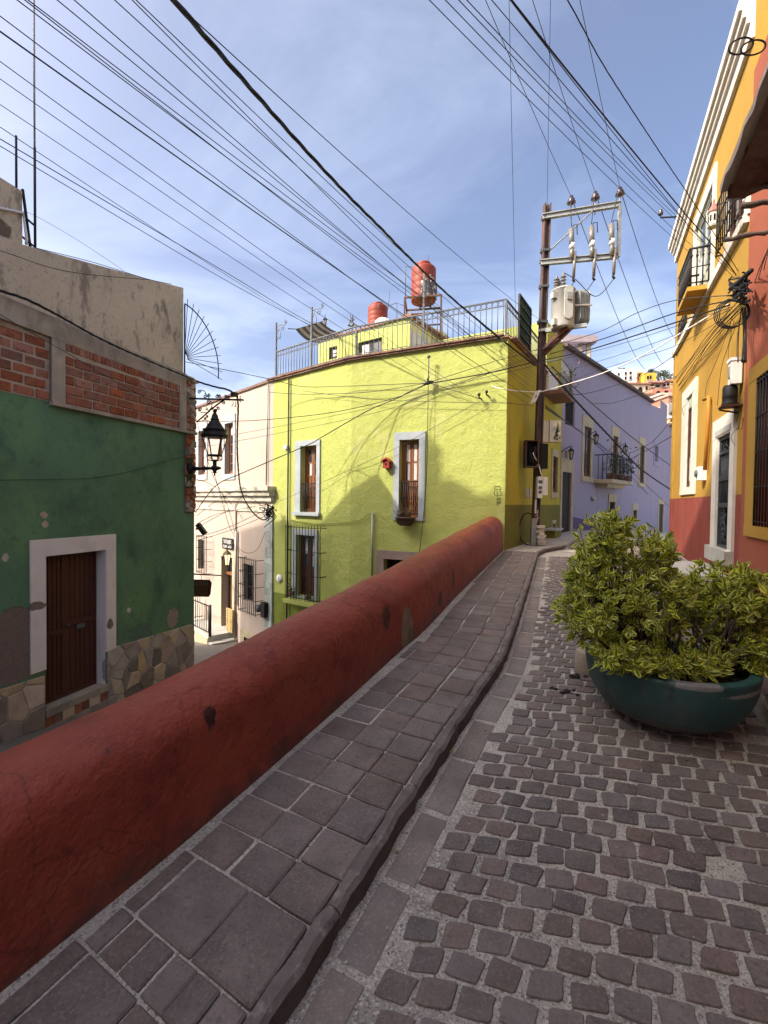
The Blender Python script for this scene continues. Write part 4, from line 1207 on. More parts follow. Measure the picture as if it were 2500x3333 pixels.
mb.quad(Z(L0, -4.5), Z(L0, ZTL), Z(Lb, ZTL), Z(Lb, -4.5)); mb.quad(Z(Lb, -4.5), Z(Lb, ZTL), Z(Eb, ZT0), Z(Eb, -4.5)); mb.quad(Z(E0, -1), Z(E0, zS), Z(Eb, zS), Z(Eb, -1))
# tall rear block above the terrace along the side street
S1 = P_YGS.pt(uS, 0); S1b = S1 + (Eb - E0)
mb.quad(Z(S1, ZT0 - .3), Z(S1, zS), Z(S1b, zS), Z(S1b, ZT0 - .3)); mb.quad(Z(S1, zS), Z(E0, zS), Z(Eb, zS), Z(S1b, zS)); mb.quad(Z(S1b, zS), Z(Eb, zS), Z(Eb, 0), Z(S1b, 0))
mb.build('wall', [m_lime, m_lime_low, m_must, m_olive], lime)
mb = MB(); zr = ZT0 - .3
mb.poly([Z(C0, zr), Z(K0, zr), Z(L0, zr - .1), Z(Lb, zr - .1), Z(Eb, zr), Z(E0, zr)]); mb.build('roof_terrace', m_roofmat, lime)
# brick coping
cbm = MB(); cbm.box((0, 0, 0), (.107, 0, 0), (0, .13, 0), (0, 0, .019)); cme = cbm.mesh('coping_brick'); cme.materials.append(m_terracotta)
rs = random.Random(2)
def coping(Pp, u0, u1, za, zb_):
    u = u0; n = Vector((0, 0, 1))
    RM = Matrix((Pp.U, Pp.N, n)).transposed()
    while u < u1 - .05:
        z = za + (zb_ - za) * (u - u0) / (u1 - u0)
        for lv, (of, dz) in enumerate(((-.06, .02), (-.03, .062))):
            inst('coping_brick', cme, lime, Pp.pt(u + .11 + (.1 if lv else 0), z + dz, of), RM @ Matrix.Rotation(math.atan((zb_ - za) / (u1 - u0)) * -1, 3, 'Y') @ Matrix.Rotation(rs.uniform(-.02, .02), 3, 'Z'), (1, 1, 1))
        u += .222
coping(P_YGR, -.02, uK, ZT0, ZTK); coping(P_YGL, .02, uL, ZTK, ZTL); coping(P_YGS, .08, uS, ZT0, ZT0)
# stone framed windows
def bar_rail(P, r, parent, o, zt, zbm, n, m=m_iron):
    mb = MB(); u0, u1 = r[0] + .02, r[1] - .02
    for i in range(n):
        u = u0 + (u1 - u0) * (i + .5) / n
        mb.tube([P.pt(u, zbm, o), P.pt(u, (zt + zbm) / 2 - .04, o), P.pt(u, (zt + zbm) / 2, o), P.pt(u, (zt + zbm) / 2 + .04, o), P.pt(u, zt, o)], [.009, .009, .018, .009, .009], 5)
    mb.pbox(P, r[0], r[1], zt - .012, zt + .012, o - .015, o + .015); mb.pbox(P, r[0], r[1], zbm + .02, zbm + .04, o - .012, o + .012)
    return mb.build('window_railing', m, parent)
w = P_YGL.rect(963, 1043, 1431, 1672)
surround(P_YGL, r_w1, lime, m_bluestone, r_w1[0] - w[0], w[1] - r_w1[1], .14, .09, .035, sill_out=.06)
french(P_YGL, r_w1, lime, .14, m_wood, (.22, .22, .3, .26), (2, 3), curtain=.8); backing(P_YGL, r_w1, lime, .2)
zt = P_YGL.hit(1005, 1574)[1]; bar_rail(P_YGL, r_w1, lime, -.03, zt, r_w1[2] + .02, 9)
w = P_YGR.rect(1282, 1384, 1409, 1694)
surround(P_YGR, r_w2, lime, m_bluestone, r_w2[0] - w[0], w[1] - r_w2[1], .17, .07, .03)
french(P_YGR, r_w2, lime, .13, m_wood, (.26, .26, .24, .24), (2, 3), curtain=1.0); backing(P_YGR, r_w2, lime, .2)
zt = P_YGR.hit(1330, 1567)[1]; bar_rail(P_YGR, r_w2, lime, -.03, zt, r_w2[2] + .05, 9)
w = P_YGL.rect(953, 1036, 1724, 1950)
surround(P_YGL, r_w3, lime, m_bluestone, r_w3[0] - w[0], w[1] - r_w3[1], .15, .05, .03)
french(P_YGL, r_w3, lime, .14, m_darkwood, (.3, .22, .22, .26), (2, 3), curtain=.7); backing(P_YGL, r_w3, lime, .2)
gr = P_YGL.rect(929, 1042, 1710, 1957, .22); grille(P_YGL, gr, lime, m_iron, .22, 13, 4, .009, .21)
mb = MB(); mb.pbox(P_YGL, gr[0] - .04, gr[1] + .04, gr[2] - .11, gr[2] - .015, .0, .27); mb.build('window_ledge', m_lime, lime)
backing(P_YGR, r_w4, lime, .18)
w = P_YGR.rect(1226, 1400, 1793, 1900); surround(P_YGR, r_w4, lime, m_pinkstone, .02, w[1] - r_w4[1], P_YGR.hit(1290, 1793)[1] - r_w4[3], 0, .025)
mb = MB()
for i in range(6):
    u = r_w4[0] + (r_w4[1] - r_w4[0]) * (i + .5) / 6; mb.tube([P_YGR.pt(u, r_w4[2], -.08), P_YGR.pt(u, r_w4[3], -.08)], .01, 5)
mb.build('window_grille', m_iron, lime)
surround(P_YGS, r_w5, lime, m_sandstone, .11, .11, .2, .16, .03); french(P_YGS, r_w5, lime, .03, m_darkwood, (.34, .33, .33), (), 1, curtain=.9); backing(P_YGS, r_w5, lime, .09)
surround(P_YGS, r_w6, lime, m_sandstone, .06, .06, .1, .05, .02); backing(P_YGS, r_w6, lime, .06)
# conduit, pipe and drain
def wallpipe(P, pts, r, parent, m, off=.04, name='conduit'):
    mb = MB(); mb.tube([P.pt(u, z, off) for u, z in pts], r, 6); return mb.build(name, m, parent)
wallpipe(P_YGL, [P_YGL.hit(945, 1232), P_YGL.hit(938, 2010)], .022, lime, m_iron, .05, 'drain_pipe')
q = P_YGL.hit(938, 1456); mb = MB(); mb.pbox(P_YGL, q[0] - .02, q[0] + .1, q[1] - .05, q[1] + .05, .0, .08); mb.build('junction_box', m_whitebox, lime)
wallpipe(P_YGR, [P_YGR.hit(1215, 1668), P_YGR.hit(1213, 1885)], .024, lime, m_galv, .04)
u0, z0 = P_YGR.hit(1215, 1668); u1, z1 = P_YGL.hit(950, 1695)
mb = MB(); pts = [P_YGR.pt(u0, z0, .04), P_YGR.pt(*P_YGR.hit(1202, 1672), .04), P_YGR.pt(*P_YGR.hit(1175, 1692), .03)] + [P_YGL.pt(*P_YGL.hit(x, y), .03) for x, y in ((1138, 1700), (1090, 1704), (1030, 1706), (950, 1693))]
mb.tube(pts, .008, 5); mb.build('wall_cable', m_lime_low, lime)
# oval plaque by the lower window
q = P_YGL.hit(910, 1882); mb = MB()
mb.lathe([(.0, 0), (.11, 0), (.11, .02), (.0, .025)], P_YGL.pt(q[0], q[1], 0), 20, 0, Matrix((P_YGL.U, Vector((0, 0, 1)), P_YGL.N)).transposed()); pq = mb.build('number_plaque', m_whitebox, lime)
lettering('I', .13, P_YGL, q[0], q[1], .028, lime, m_steel, 'number', 1.5)
# thin black graffiti by the corner: a cloud outline over a scribble
mg = mat('graffiti_ink', (0.07, 0.10, 0.03), 0.8, 0.1, 4, 0)
mb = MB(); gu = lambda x, y: P_YGR.pt(*P_YGR.hit(x, y), .004)
for k, poly in enumerate((((1611, 1583), (1609, 1590), (1613, 1594), (1619, 1592), (1625, 1595), (1631, 1591), (1629, 1584), (1623, 1582), (1617, 1584), (1611, 1583)), ((1610, 1596), (1608, 1606), (1611, 1612), (1617, 1614), (1620, 1608)), ((1628, 1596), (1632, 1606), (1628, 1614), (1622, 1612)), ((1616, 1598), (1620, 1602), (1616, 1606)),
              ((1619, 1620), (1617, 1628), (1622, 1632), (1618, 1638), (1620, 1645)), ((1626, 1618), (1624, 1626), (1629, 1630), (1624, 1636), (1627, 1640)), ((1622, 1624), (1631, 1622)), ((1617, 1636), (1629, 1634)))):
    mb.tube([gu(*p) for p in poly], .006, 4)
mb.build('graffiti', mg, lime)
# rooms on the terrace
Pt = Plane(P_YGL.pt(0, 0, -2.4), P_YGL.U, (0, -1))
a = Pt.hit(1037, 1150)[0]; b = Pt.hit(1333, 1100)[0]
ztr = Pt.hit(1185, 1073)[1]
r1 = Pt.rect(1165, 1243, 1106, 1165); r2 = Pt.rect(1070, 1098, 1128, 1168)
mb = MB(); wall(mb, Pt, [(b, ztr), (a, ztr)], zr - .2, [r1, r2], .15, 0)
Bc = Pt.pt(b, 0); Ac = Pt.pt(a, 0)
Psd = Plane(Bc, (0.60, .80), (1, -1)); ue = Psd.hit(1447, 1110)[0]; zse = Psd.hit(1447, 1082)[1]
wall(mb, Psd, [(0, ztr), (ue, zse)], zr - .2, [], .1, 1)
ue2 = Psd.hit(1530, 1120)[0]
wall(mb, Psd, [(ue, zse), (min(ue2, ue + 4), zse - .35)], zr - .2, [], .1, 2)
Ab = Ac + Vector((-.2, 3, 0)); Bb = Psd.pt(ue, 0)
mb.quad(Z(Ac, zr - .2), Z(Ac, ztr), Z(Ab, ztr), Z(Ab, zr - .2)); mb.poly([Z(Ac, ztr), Z(Bc, ztr), Z(Bb, zse), Z(Ab, ztr)]); mb.quad(Z(Ab, zr), Z(Ab, ztr), Z(Bb, zse), Z(Bb, zr))
m_pale = mat('pale_yellow_paint', (0.70, 0.63, 0.30), 0.9, 0.06, 1, 0.3, 30); m_shed = mat('weathered_tan_boards', (0.42, 0.36, 0.24), 0.9, 0.3, 5, 0.3, 30, stretch=(9, 9, .5))
mb.build('terrace_room', [m_lime, m_pale, m_shed], lime)
mb = MB(); zb2(Psd, mb, -.1, ue2 if ue2 < ue + 4 else ue + 4, ztr, zse - .38, ztr + .07, zse - .31, -.2, .12); mb.pbox(Pt, b, a + .05, ztr, ztr + .05, -.2, .06); mb.build('tile_verge', m_terracotta, lime)
mb = MB(); q0 = Psd.hit(1334, 1100); q1 = Psd.hit(1393, 1100); q2 = Psd.hit(1360, 1089); mb.pbox(Psd, q0[0] + .02, q1[0], zr, q2[1], .0, .012); mb.build('white_paint_patch', m_white, lime)
french(Pt, r1, lime, .06, m_iron, (1.0,), (), 2, curtain=.9, fw=.05); backing(Pt, r1, lime, .14)
french(Pt, r2, lime, .06, m_iron, (.5, .5), (), 1, curtain=1, fw=.05); backing(Pt, r2, lime, .14)
# balcony of the rear block over the side street
q0 = P_YGS.hit(1768, 1230)[0]; q1 = P_YGS.hit(1806, 1230)[0]; zbal = P_YGS.hit(1785, 1232, .4)[1]
mb = MB(); mb.pbox(P_YGS, q0, q1, zbal - .09, zbal, 0, .5); mb.build('balcony_slab', m_terracotta, lime)
mb = MB()
for i in range(12):
    u = q0 + (q1 - q0) * i / 11; mb.tube([P_YGS.pt(u, zbal, .46), P_YGS.pt(u, zbal + .75, .46)], .010, 5)
for o in (.15, .3): mb.tube([P_YGS.pt(q1, zbal, o), P_YGS.pt(q1, zbal + .75, o)], .01, 5)
mb.tube([P_YGS.pt(q1, zbal + .75, .02), P_YGS.pt(q1, zbal + .75, .46), P_YGS.pt(q0, zbal + .75, .46), P_YGS.pt(q0, zbal + .75, .02)], .016, 5); mb.build('balcony_railing', m_steel, lime)
mb = MB(); mb.pbox(P_YGS, q0 + .1, q1 - .15, zbal, zbal + .62, .05, .12); mb.build('white_panel', m_whitebox, lime)

# ================================================================== pink house (behind the lamp)
P = P_PNK
pink = thing('house', P.pt(2.5, -4), 'pale pink two-storey house with grey cornice and barred windows', 'house')
uPa = P.hit(890, 1400)[0]; uPb = P.hit(630, 1400)[0] + 2.5
zpa = P.hit(888, 1241)[1]; zpb = P.hit(645, 1328)[1]
print('pink tops', zpa, zpb, uPa, uPb)
zp = lin((P.hit(888, 1241)[0], zpa), (P.hit(645, 1328)[0], zpb))
p_w1 = P.rect(734, 761, 1377, 1543); p_w2 = P.rect(648, 671, 1402, 1545); p_d = P.rect(722, 757, 1812, 2045); p_w3 = P.rect(794, 826, 1837, 1957); p_w4 = P.rect(646, 664, 1757, 1853); p_w5 = (P.hit(830, 2085)[0] - .3, P.hit(795, 2090)[0], P.hit(810, 2080)[1] - .8, P.hit(798, 2073)[1])
mb = MB()
wall(mb, P, [(uPa, zp(uPa)), (uPb, zp(uPb))], -4.6, [p_w1, p_w2, p_d, p_w3, p_w4, p_w5], .22, 0)
bx = P.N * -5
mb.quad(P.pt(uPb, -4.6), P.pt(uPb, zp(uPb)), P.pt(uPb, zp(uPb), -5), P.pt(uPb, -4.6, -5)); mb.quad(P.pt(uPa, zp(uPa)), P.pt(uPb, zp(uPb)), P.pt(uPb, zp(uPb), -5), P.pt(uPa, zp(uPa), -5))
mb.quad(P.pt(uPa, -4.6), P.pt(uPa, zp(uPa)), P.pt(uPa, zp(uPa), -5), P.pt(uPa, -4.6, -5))
mb.build('wall', m_pink, pink)
mb = MB(); zb2(P, mb, uPa - .05, uPb, zp(uPa), zp(uPb), zp(uPa) + .07, zp(uPb) + .07, -.3, .05); mb.build('roof_tiles', m_terracotta, pink)
zc0 = P.hit(770, 1587)[1]; zc1 = P.hit(770, 1630)[1]; zc2 = P.hit(770, 1642)[1]; zc3 = P.hit(770, 1662)[1]
mb = MB(); h = zc0 - zc1
mb.pbox(P, uPa - .12, uPb, zc0 - h * .28, zc0, -.02, .24); mb.pbox(P, uPa - .08, uPb, zc0 - h * .62, zc0 - h * .285, -.02, .17); mb.pbox(P, uPa - .05, uPb, zc1, zc0 - h * .625, -.02, .09); mb.pbox(P, uPa, uPb, zc3, zc2, -.02, .035)
mb.build('cornice', m_cornice, pink)
u0 = P.hit(889, 1850)[0]; u1 = P.hit(864, 1850)[0]
rs = random.Random(5); z = zc3 - .01
while z > -4.4:
    hh = rs.uniform(.14, .3); uu = u0
    while uu < u1 - .02:
        w_ = rs.uniform(.14, .26); mb = MB(); mb.pbox(P, uu + .004, min(uu + w_, u1) - .004, z - hh + .005, z - .005, -.01, .03 + rs.uniform(0, .012)); mb.build('quoin_stone', m_quoin, pink); uu += w_
    z -= hh
for r_, wd in ((p_w1, m_wood), (p_w2, m_wood)):
    surround(P, r_, pink, m_bluestone, .12, .14, .26, .18, .03); french(P, r_, pink, .12, wd, (.2, .2, .2, .2, .2), (), 2, curtain=.2, fw=.05); backing(P, r_, pink, .21)
surround(P, p_d, pink, m_sandstone, .17, .10, .24, 0, .02, name='door_surround')
mb = MB(); zt = P.hit(742, 1866)[1]
mb.pbox(P, p_d[0], p_d[1], p_d[2], zt - .08, -.3, -.24); dd = mb.build('door', m_darkwood, pink)
mb = MB(); mb.pbox(P, p_d[0], p_d[1], zt - .08, zt, -.26, -.12); mb.build('transom', m_wood, dd)
mb = MB(); mb.pbox(P, p_d[0], p_d[1], zt, p_d[3], -.26, -.24); mb.build('transom_pane', m_glass, dd)
surround(P, p_w3, pink, m_pink, .12, .1, .1, .1, .02); french(P, p_w3, pink, .14, m_iron, (.5, .5), (), 2, curtain=0); backing(P, p_w3, pink, .2)
gr = P.rect(777, 832, 1815, 1998, .25); grille(P, gr, pink, m_iron, .25, 10, 5, .010, .24)
french(P, p_w4, pink, .14, m_iron, (.5, .5), (), 2, curtain=0); backing(P, p_w4, pink, .2)
gr = P.rect(640, 672, 1742, 1868, .22); grille(P, gr, pink, m_iron, .22, 7, 4, .010, .2)
surround(P, p_w5, pink, m_sandstone, 0, .22, .2, 0, .02); backing(P, p_w5, pink, .2)
wallpipe(P, [P.hit(877, 1250), P.hit(872, 1580)], .022, pink, m_galv, .05, 'drain_pipe'); wallpipe(P, [P.hit(770, 1640), P.hit(768, 2080)], .03, pink, m_pink, .04); wallpipe(P, [P.hit(775, 1728), P.hit(773, 1965)], .04, pink, m_galv, .06)
# stone landing and steps at the pink house's door
q0 = P.hit(757, 2050)[0]; zL = p_d[2] - .02
ul0, ul1 = p_d[0] - .05, p_d[1] + 1.35
LO = 0.2
while project(P.pt(ul0, zL, LO))[0] > 684 and LO < 2: LO += .01
print('landing depth', LO)
mb = MB(); mb.pbox(P, ul0, ul1, -4.6, zL, .0, LO + .05); mb.build('door_landing', m_lightstone, pink)
mb = MB()
for k in range(4): mb.pbox(P, ul0 - .28 * (k + 1), ul0 - .28 * k, -4.6, zL - .17 * (k + 1), .0, LO + .05)
mb.build('door_steps', m_lightstone, pink)
mb = MB(); mb.pbox(P, ul0, ul1, -4.6, zL - .06, LO + .05, LO + .08); mb.build('landing_facing', m_st[0], pink)
rl = thing('stair_railing', P.pt(ul0, zL, LO), 'black iron railing round the raised stone landing of the pink house', 'railing')
mb = MB(); mb.tube([P.pt(ul0, zL, LO), P.pt(ul0, zL + .95, LO)], .045, 8); mb.build('post', m_iron, rl); mb = MB(); mb.tube([P.pt(ul1, zL, LO), P.pt(ul1, zL + .95, LO)], .035, 8); mb.build('post', m_iron, rl)
mb = MB(); mb.tube([P.pt(ul0, zL + .9, LO), P.pt(ul1, zL + .9, LO), P.pt(ul1, zL + .9, .05)], .02, 6); mb.tube([P.pt(ul0, zL + .1, LO), P.pt(ul1, zL + .1, LO), P.pt(ul1, zL + .1, .05)], .014, 6); mb.build('rail', m_iron, rl)
bm_ = MB(); bm_.tube([(0, 0, 0), (0, 0, .8)], .011, 5); bme2 = bm_.mesh('baluster'); bme2.materials.append(m_iron)
for i in range(13): inst('baluster', bme2, rl, P.pt(ul0 + (ul1 - ul0) * (i + .7) / 13.5, zL + .1, LO))
for i in range(8): inst('baluster', bme2, rl, P.pt(ul1, zL + .1, LO - (LO - .1) * (i + .7) / 8.5))

# ================================================================== lilac house
P = P_PUR
lil = thing('house', P.pt(6, -1), 'long lilac house with sandstone framed openings receding up the street', 'house')
zP1 = P.hit(1921, 1186)[1]; zP2 = P.hit(2105, 1302)[1]; uX = P.hit(2120, 1310)[0]; uY = P.hit(2150, 1330)[0]
print('lilac tops', zP1, zP2)
l_w0 = P.rect(1840, 1871, 1300, 1385); l_a = P.rect(1899, 1922, 1390, 1552); l_b = P.rect(1993, 2009, 1420, 1560); l_c = P.rect(2081, 2096, 1451, 1573); l_d = P.rect(2130, 2141, 1452, 1502)
l_door = P.rect(1826, 1856, 1537, 1747); l_l1 = P.rect(1982, 2000, 1634, 1670); l_l2 = P.rect(2059, 2072, 1661, 1698); l_do2 = P.rect(2143, 2157, 1641, 1757)
mb = MB(); uEnd = 18.5
bandz = [P.hit(1862, 1682)[1]]
def dado(u): return 0
wall(mb, P, [(0, zP1), (uX, zP2), (uX + .01, P.hit(2140, 1330)[1]), (P.hit(2150, 1300)[0], P.hit(2150, 1330)[1]), (P.hit(2150, 1300)[0] + .01, P.hit(2152, 1302)[1]), (P.hit(2172, 1330)[0], P.hit(2172, 1320)[1]), (P.hit(2172, 1330)[0] + .01, P.hit(2175, 1385)[1]), (uEnd, P.hit(2196, 1398)[1])], -3.5,
     [l_w0, l_a, l_b, l_c, l_d, l_door, l_l1, l_l2, l_do2], .1, 0)
mb.quad(P.pt(0, zP1), P.pt(uX, zP2), P.pt(uX, zP2, -6), P.pt(0, zP1, -6)); mb.quad(P.pt(uEnd, -3), P.pt(uEnd, 6), P.pt(uEnd, 6, -6), P.pt(uEnd, -3, -6)); mb.quad(P.pt(0, 0), P.pt(0, zP1), P.pt(0, zP1, -6), P.pt(0, 0, -6))
mb.build('wall', m_purple, lil)
# dado paint follows the street, a skin 6 mm proud, with its openings left free
pz = lambda u: (P.hit(1862, 1682)[1] + (P.hit(2137, 1742)[1] - P.hit(1862, 1682)[1]) * (u - P.hit(1862, 1682)[0]) / (P.hit(2137, 1742)[0] - P.hit(1862, 1682)[0]))
mb = MB()
for a, b in ((l_door[1] + .14, l_l1[0] - .1), (l_l1[0] - .1, l_l2[0] - .1), (l_l2[1] + .1, l_do2[0] - .15), (l_do2[1] + .15, uEnd)):
    zb2(P, mb, a, b, -3.4, -3.4, pz(a), pz(b), -.01, .006)
mb.build('dado', m_purple_low, lil)
mb = MB(); zb2(P, mb, -.05, uX, zP1, zP2, zP1 + .10, zP2 + .10, -.4, .14); mb.pbox(P, P.hit(2175, 1385)[0], uEnd, P.hit(2175, 1385)[1], P.hit(2175, 1385)[1] + .12, -.3, .12); mb.build('roof_verge', mat('dark_roof_tiles', (0.10, 0.075, 0.065), 0.9, 0.25, 6, 0.4, 30), lil)
mb = MB(); mb.pbox(P, l_w0[0], l_w0[0] + .05, l_w0[2], l_w0[3], -.095, -.03); mb.pbox(P, l_w0[1] - .75, l_w0[1] - .7, l_w0[2], l_w0[3], -.095, -.03); mb.build('window', m_darkwood, lil); backing(P, l_w0, lil, .06)
for r_, rows in ((l_a, (.5, .5)), (l_b, (.5, .5)), (l_c, (.5, .5))):
    surround(P, r_, lil, m_sandstone, .16, .16, .36, .17, .03, sill_out=.03); french(P, r_, lil, .02, m_darkwood, rows, (), 2, curtain=0, fw=.06); backing(P, r_, lil, .085)
surround(P, l_d, lil, m_purple, .14, .14, .3, .22, .03); backing(P, l_d, lil, .09, m_purple_low)
surround(P, l_door, lil, m_sandstone, .14, .16, .42, 0, .035, name='door_surround'); 
mb = MB(); mb.pbox(P, l_door[0], l_door[1], l_door[2], l_door[3], -.09, -.05)
for i in range(7): mb.pbox(P, l_door[0] + (l_door[1] - l_door[0]) * (i + .15) / 7, l_door[0] + (l_door[1] - l_door[0]) * (i + .85) / 7, l_door[2] + .05, l_door[3] - .05, -.055, -.03)
m_blackdoor = mat('black_brown_door', (0.022, 0.015, 0.012), 0.6, 0.2, 5, 0.2, 50)
mb.build('door', m_blackdoor, lil)
cu_, cz = P.hit(1846, 1512); mb = MB(); mb.pbox(P, cu_ - .14, cu_ + .14, l_door[3] + .42, l_door[3] + .68, -.01, .06); mb.build('crest_stone', m_sandstone, lil)
for r_ in (l_l1, l_l2): surround(P, r_, lil, m_sandstone, .12, .12, .3, 0, .03); backing(P, r_, lil, .05)
surround(P, l_do2, lil, m_sandstone, .16, .16, .25, 0, .03, name='door_surround')
mb = MB(); mb.pbox(P, l_do2[0], l_do2[1], l_do2[2], l_do2[3], -.07, -.03); mb.build('door', m_blackdoor, lil)
bal = P.rect(1976, 2046, 1490, 1566, .45)
zsl = P.hit(2010, 1566, .3)[1]
mb = MB(); mb.pbox(P, bal[0], bal[1], zsl - .13, zsl, 0, .62); mb.pbox(P, bal[0] + .25, bal[1] - .25, zsl - .28, zsl - .132, 0, .4); mb.build('balcony_slab', m_sandstone, lil)
zt = P.hit(2010, 1484, .55)[1]; mb = MB()
for i in range(15): u = bal[0] + .03 + (bal[1] - bal[0] - .06) * i / 14; mb.tube([P.pt(u, zsl, .57), P.pt(u, zt, .57)], .012, 5)
for u in (bal[0] + .03, bal[1] - .03):
    for o in (.15, .29, .43): mb.tube([P.pt(u, zsl, o), P.pt(u, zt, o)], .012, 5)
mb.tube([P.pt(bal[0] + .03, zt, .03), P.pt(bal[0] + .03, zt, .57), P.pt(bal[1] - .03, zt, .57), P.pt(bal[1] - .03, zt, .03)], .02, 6); mb.build('balcony_railing', m_iron, lil)
# pavilion on the roof: slab on two posts
q = lambda x, y, d: at(x, y, d)
dP = 18.5
c1 = at(1830, 1112, dP); c2 = at(1945, 1112, dP)
zp0 = at(1890, 1112, dP).z; zp1 = at(1890, 1090, dP).z
mb = MB(); mb.abox(c1.x, c2.x, dP, dP + 2.5, zp0, zp1); mb.build('pavilion_roof', mat('pavilion_concrete', (0.33, 0.27, 0.28), 0.9, 0.15, 4, 0.3, 30), lil)
for px, m_ in ((1888, m_pink), (1914, m_sandstone)):
    mb = MB(); b = at(px, 1180, dP + .3); mb.tube([Vector((b.x, b.y, zP1 - .2)), Vector((b.x, b.y, zp0))], .11, 8); mb.build('pavilion_post', m_, lil)
mb = MB(); uw0, uw1 = P.hit(2095, 1320)[0], P.hit(2149, 1320)[0]; mb.pbox(P, uw0, uw1, P.hit(2149, 1336)[1] - .3, P.hit(2140, 1300)[1], -3.0, -.5); mb.build('roof_block', m_white, lil)
# ================================================================== yellow house (right)
P = P_YEL
yel = thing('house', P.pt(2, .4, -1), 'tall ochre yellow house with red dado, white cornice and upper balcony', 'house')
ora = thing('house', P.pt(7, .4, -1), 'orange red house with yellow framed barred window at the right edge', 'house')
uO = P.hit(2421, 1350)[0]
zc = P.hit(2213, 762)[1]; zcb = P.hit(2219, 800)[1]; zdd = P.hit(2300, 1616)[1]
y_w = P.rect(2237, 2255, 1292, 1585); y_d = P.rect(2338, 2381, 1418, 1786)
zslab = P.hit(2318, 936)[1]
ub0 = P.hit(2272, 1016)[0]; ub1 = P.hit(2318, 936)[0]
y_b = (P.hit(2262, 950)[0], P.hit(2321, 800)[0], zslab + .05, P.hit(2321, 607)[1])
y_g = (P.hit(2374, 790)[0], P.hit(2432, 690)[0], P.hit(2372, 824)[1], P.hit(2380, 645)[1])
print('yellow: zc', zc, 'dado', zdd, 'uO', uO, 'win', y_w, 'door', y_d, 'balc', ub0, ub1, zslab, y_b, 'gr', y_g)
y_l = (P.hit(2216, 1130)[0], P.hit(2240, 1090)[0], P.hit(2225, 1105)[1], zslab - .3)
mb = MB()
wall(mb, P, [(0, zc), (uO, zc)], -1.5, [y_w, y_d, y_b, y_g], .06, 0, m_rev=2, bands=[(zdd, 1)])
mb.quad(P.pt(0, -1.5), P.pt(0, zc), P.pt(0, zc, -7), P.pt(0, -1.5, -7), 0); mb.quad(P.pt(0, zc), P.pt(uO, zc), P.pt(uO, zc, -7), P.pt(0, zc, -7), 0)
mb.quad(P.pt(uO, 0), P.pt(uO, zc), P.pt(uO, zc, -7), P.pt(uO, 0, -7), 0)
mb.build('wall', [m_yellow, m_reddado, m_white], yel)
H = zc - zcb
mb = MB()
for (a, b, o) in ((0.0, .30, .17), (.30, .54, .13), (.54, .74, .09), (.74, 1.2, .05)):
    mb.pbox(P, -o, uO - .002, zc - H * b + .003, zc - H * a, -.03, o)
mb.build('cornice', m_white, yel)
zs = P.hit(2280, 1001)[1]
mb = MB(); mb.pbox(P, -.05, uO - .003, zs - .055, zs + .055, -.02, .06); mb.build('string_course', m_white, yel)
mb = MB(); mb.pbox(P, -.03, .28, zdd + .003, zs - .06, -.01, .02); mb.pbox(P, -.03, .28, -1.4, zdd - .003, -.01, .02, 1); mb.build('corner_pilaster', [m_yellow, m_reddado], yel)
q0, q1 = P.hit(2222, 1450)[0], P.hit(2268, 1430)[0]
m_sagestone = mat('pale_green_stone', (0.40, 0.42, 0.34), 0.85, 0.12, 4, 0.3, 40)
surround(P, y_w, yel, m_white, y_w[0] - q0, q1 - y_w[1], P.hit(2247, 1257)[1] - y_w[3], .14, .03); french(P, y_w, yel, .008, m_darkwood, (.34, .33, .33), (), 2, curtain=.3); backing(P, y_w, yel, .055)
mb = MB(); mb.pbox(P, y_w[0], y_w[1], y_w[3] - .22, y_w[3], -.006, -.002); mb.build('window_blind', m_sagestone, yel)
q0, q1 = P.hit(2324, 1600)[0], P.hit(2396, 1560)[0]
surround(P, y_d, yel, m_white, y_d[0] - q0, q1 - y_d[1], P.hit(2360, 1356)[1] - y_d[3], .0, .035, name='door_surround')
mb = MB(); zt = P.hit(2360, 1395)[1]; mb.pbox(P, y_d[0] - .05, y_d[1] + .05, y_d[3] + .02, zt, .03, .05); mb.pbox(P, q0, q1, y_d[2] - .2, y_d[2] - .003, -.25, .10); mb.build('door_stone', m_lightstone, yel)
# iron door: bars and scrollwork
mb = MB(); o = -.028
m_irond = mat('dark_blue_grey_iron', (0.055, 0.062, 0.07), 0.5, 0.15, 5, 0.1, 50, metal=0.2)
du = y_d[1] - y_d[0]; hz = y_d[3] - y_d[2]
for f in (0, .97): mb.pbox(P, y_d[0] + du * f, y_d[0] + du * (f + .03), y_d[2], y_d[3], o - .03, o + .03)
for f in (0, .36, .38, .60, .62, .84, .97): mb.pbox(P, y_d[0], y_d[1], y_d[2] + hz * f, y_d[2] + hz * f + .035, o - .025, o + .028)
for i in range(9):
    u = y_d[0] + du * (i + .5) / 9; mb.tube([P.pt(u, y_d[2] + hz * .36, o), P.pt(u, y_d[2] + hz * .86, o)], .011, 5)
dm = mb.build('iron_door', m_irond, yel)
mb = MB(); V = Vector((0, 0, 1))
for k in range(5):
    for sg in (-1, 1):
        for zz in ((.06 + k * .058),): mb.tube(scroll(P.pt(y_d[0] + du * (.5 + sg * .24), y_d[2] + hz * zz + .03, o), P.U, V, du * .2, 1.3, R(90 * k), sg, 14), .010, 4)
for sg in (-1, 1):
    mb.tube(scroll(P.pt(y_d[0] + du * (.5 + sg * .25), y_d[3] - hz * .07, o), P.U, V, du * .22, 1.3, R(200), sg, 14), .010, 4); mb.tube(scroll(P.pt(y_d[0] + du * (.5 + sg * .2), y_d[3] - hz * .13, o), P.U, V, du * .15, 1.2, R(20), -sg, 14), .010, 4)
mb.build('scrollwork', m_irond, dm); backing(P, y_d, yel, .058)
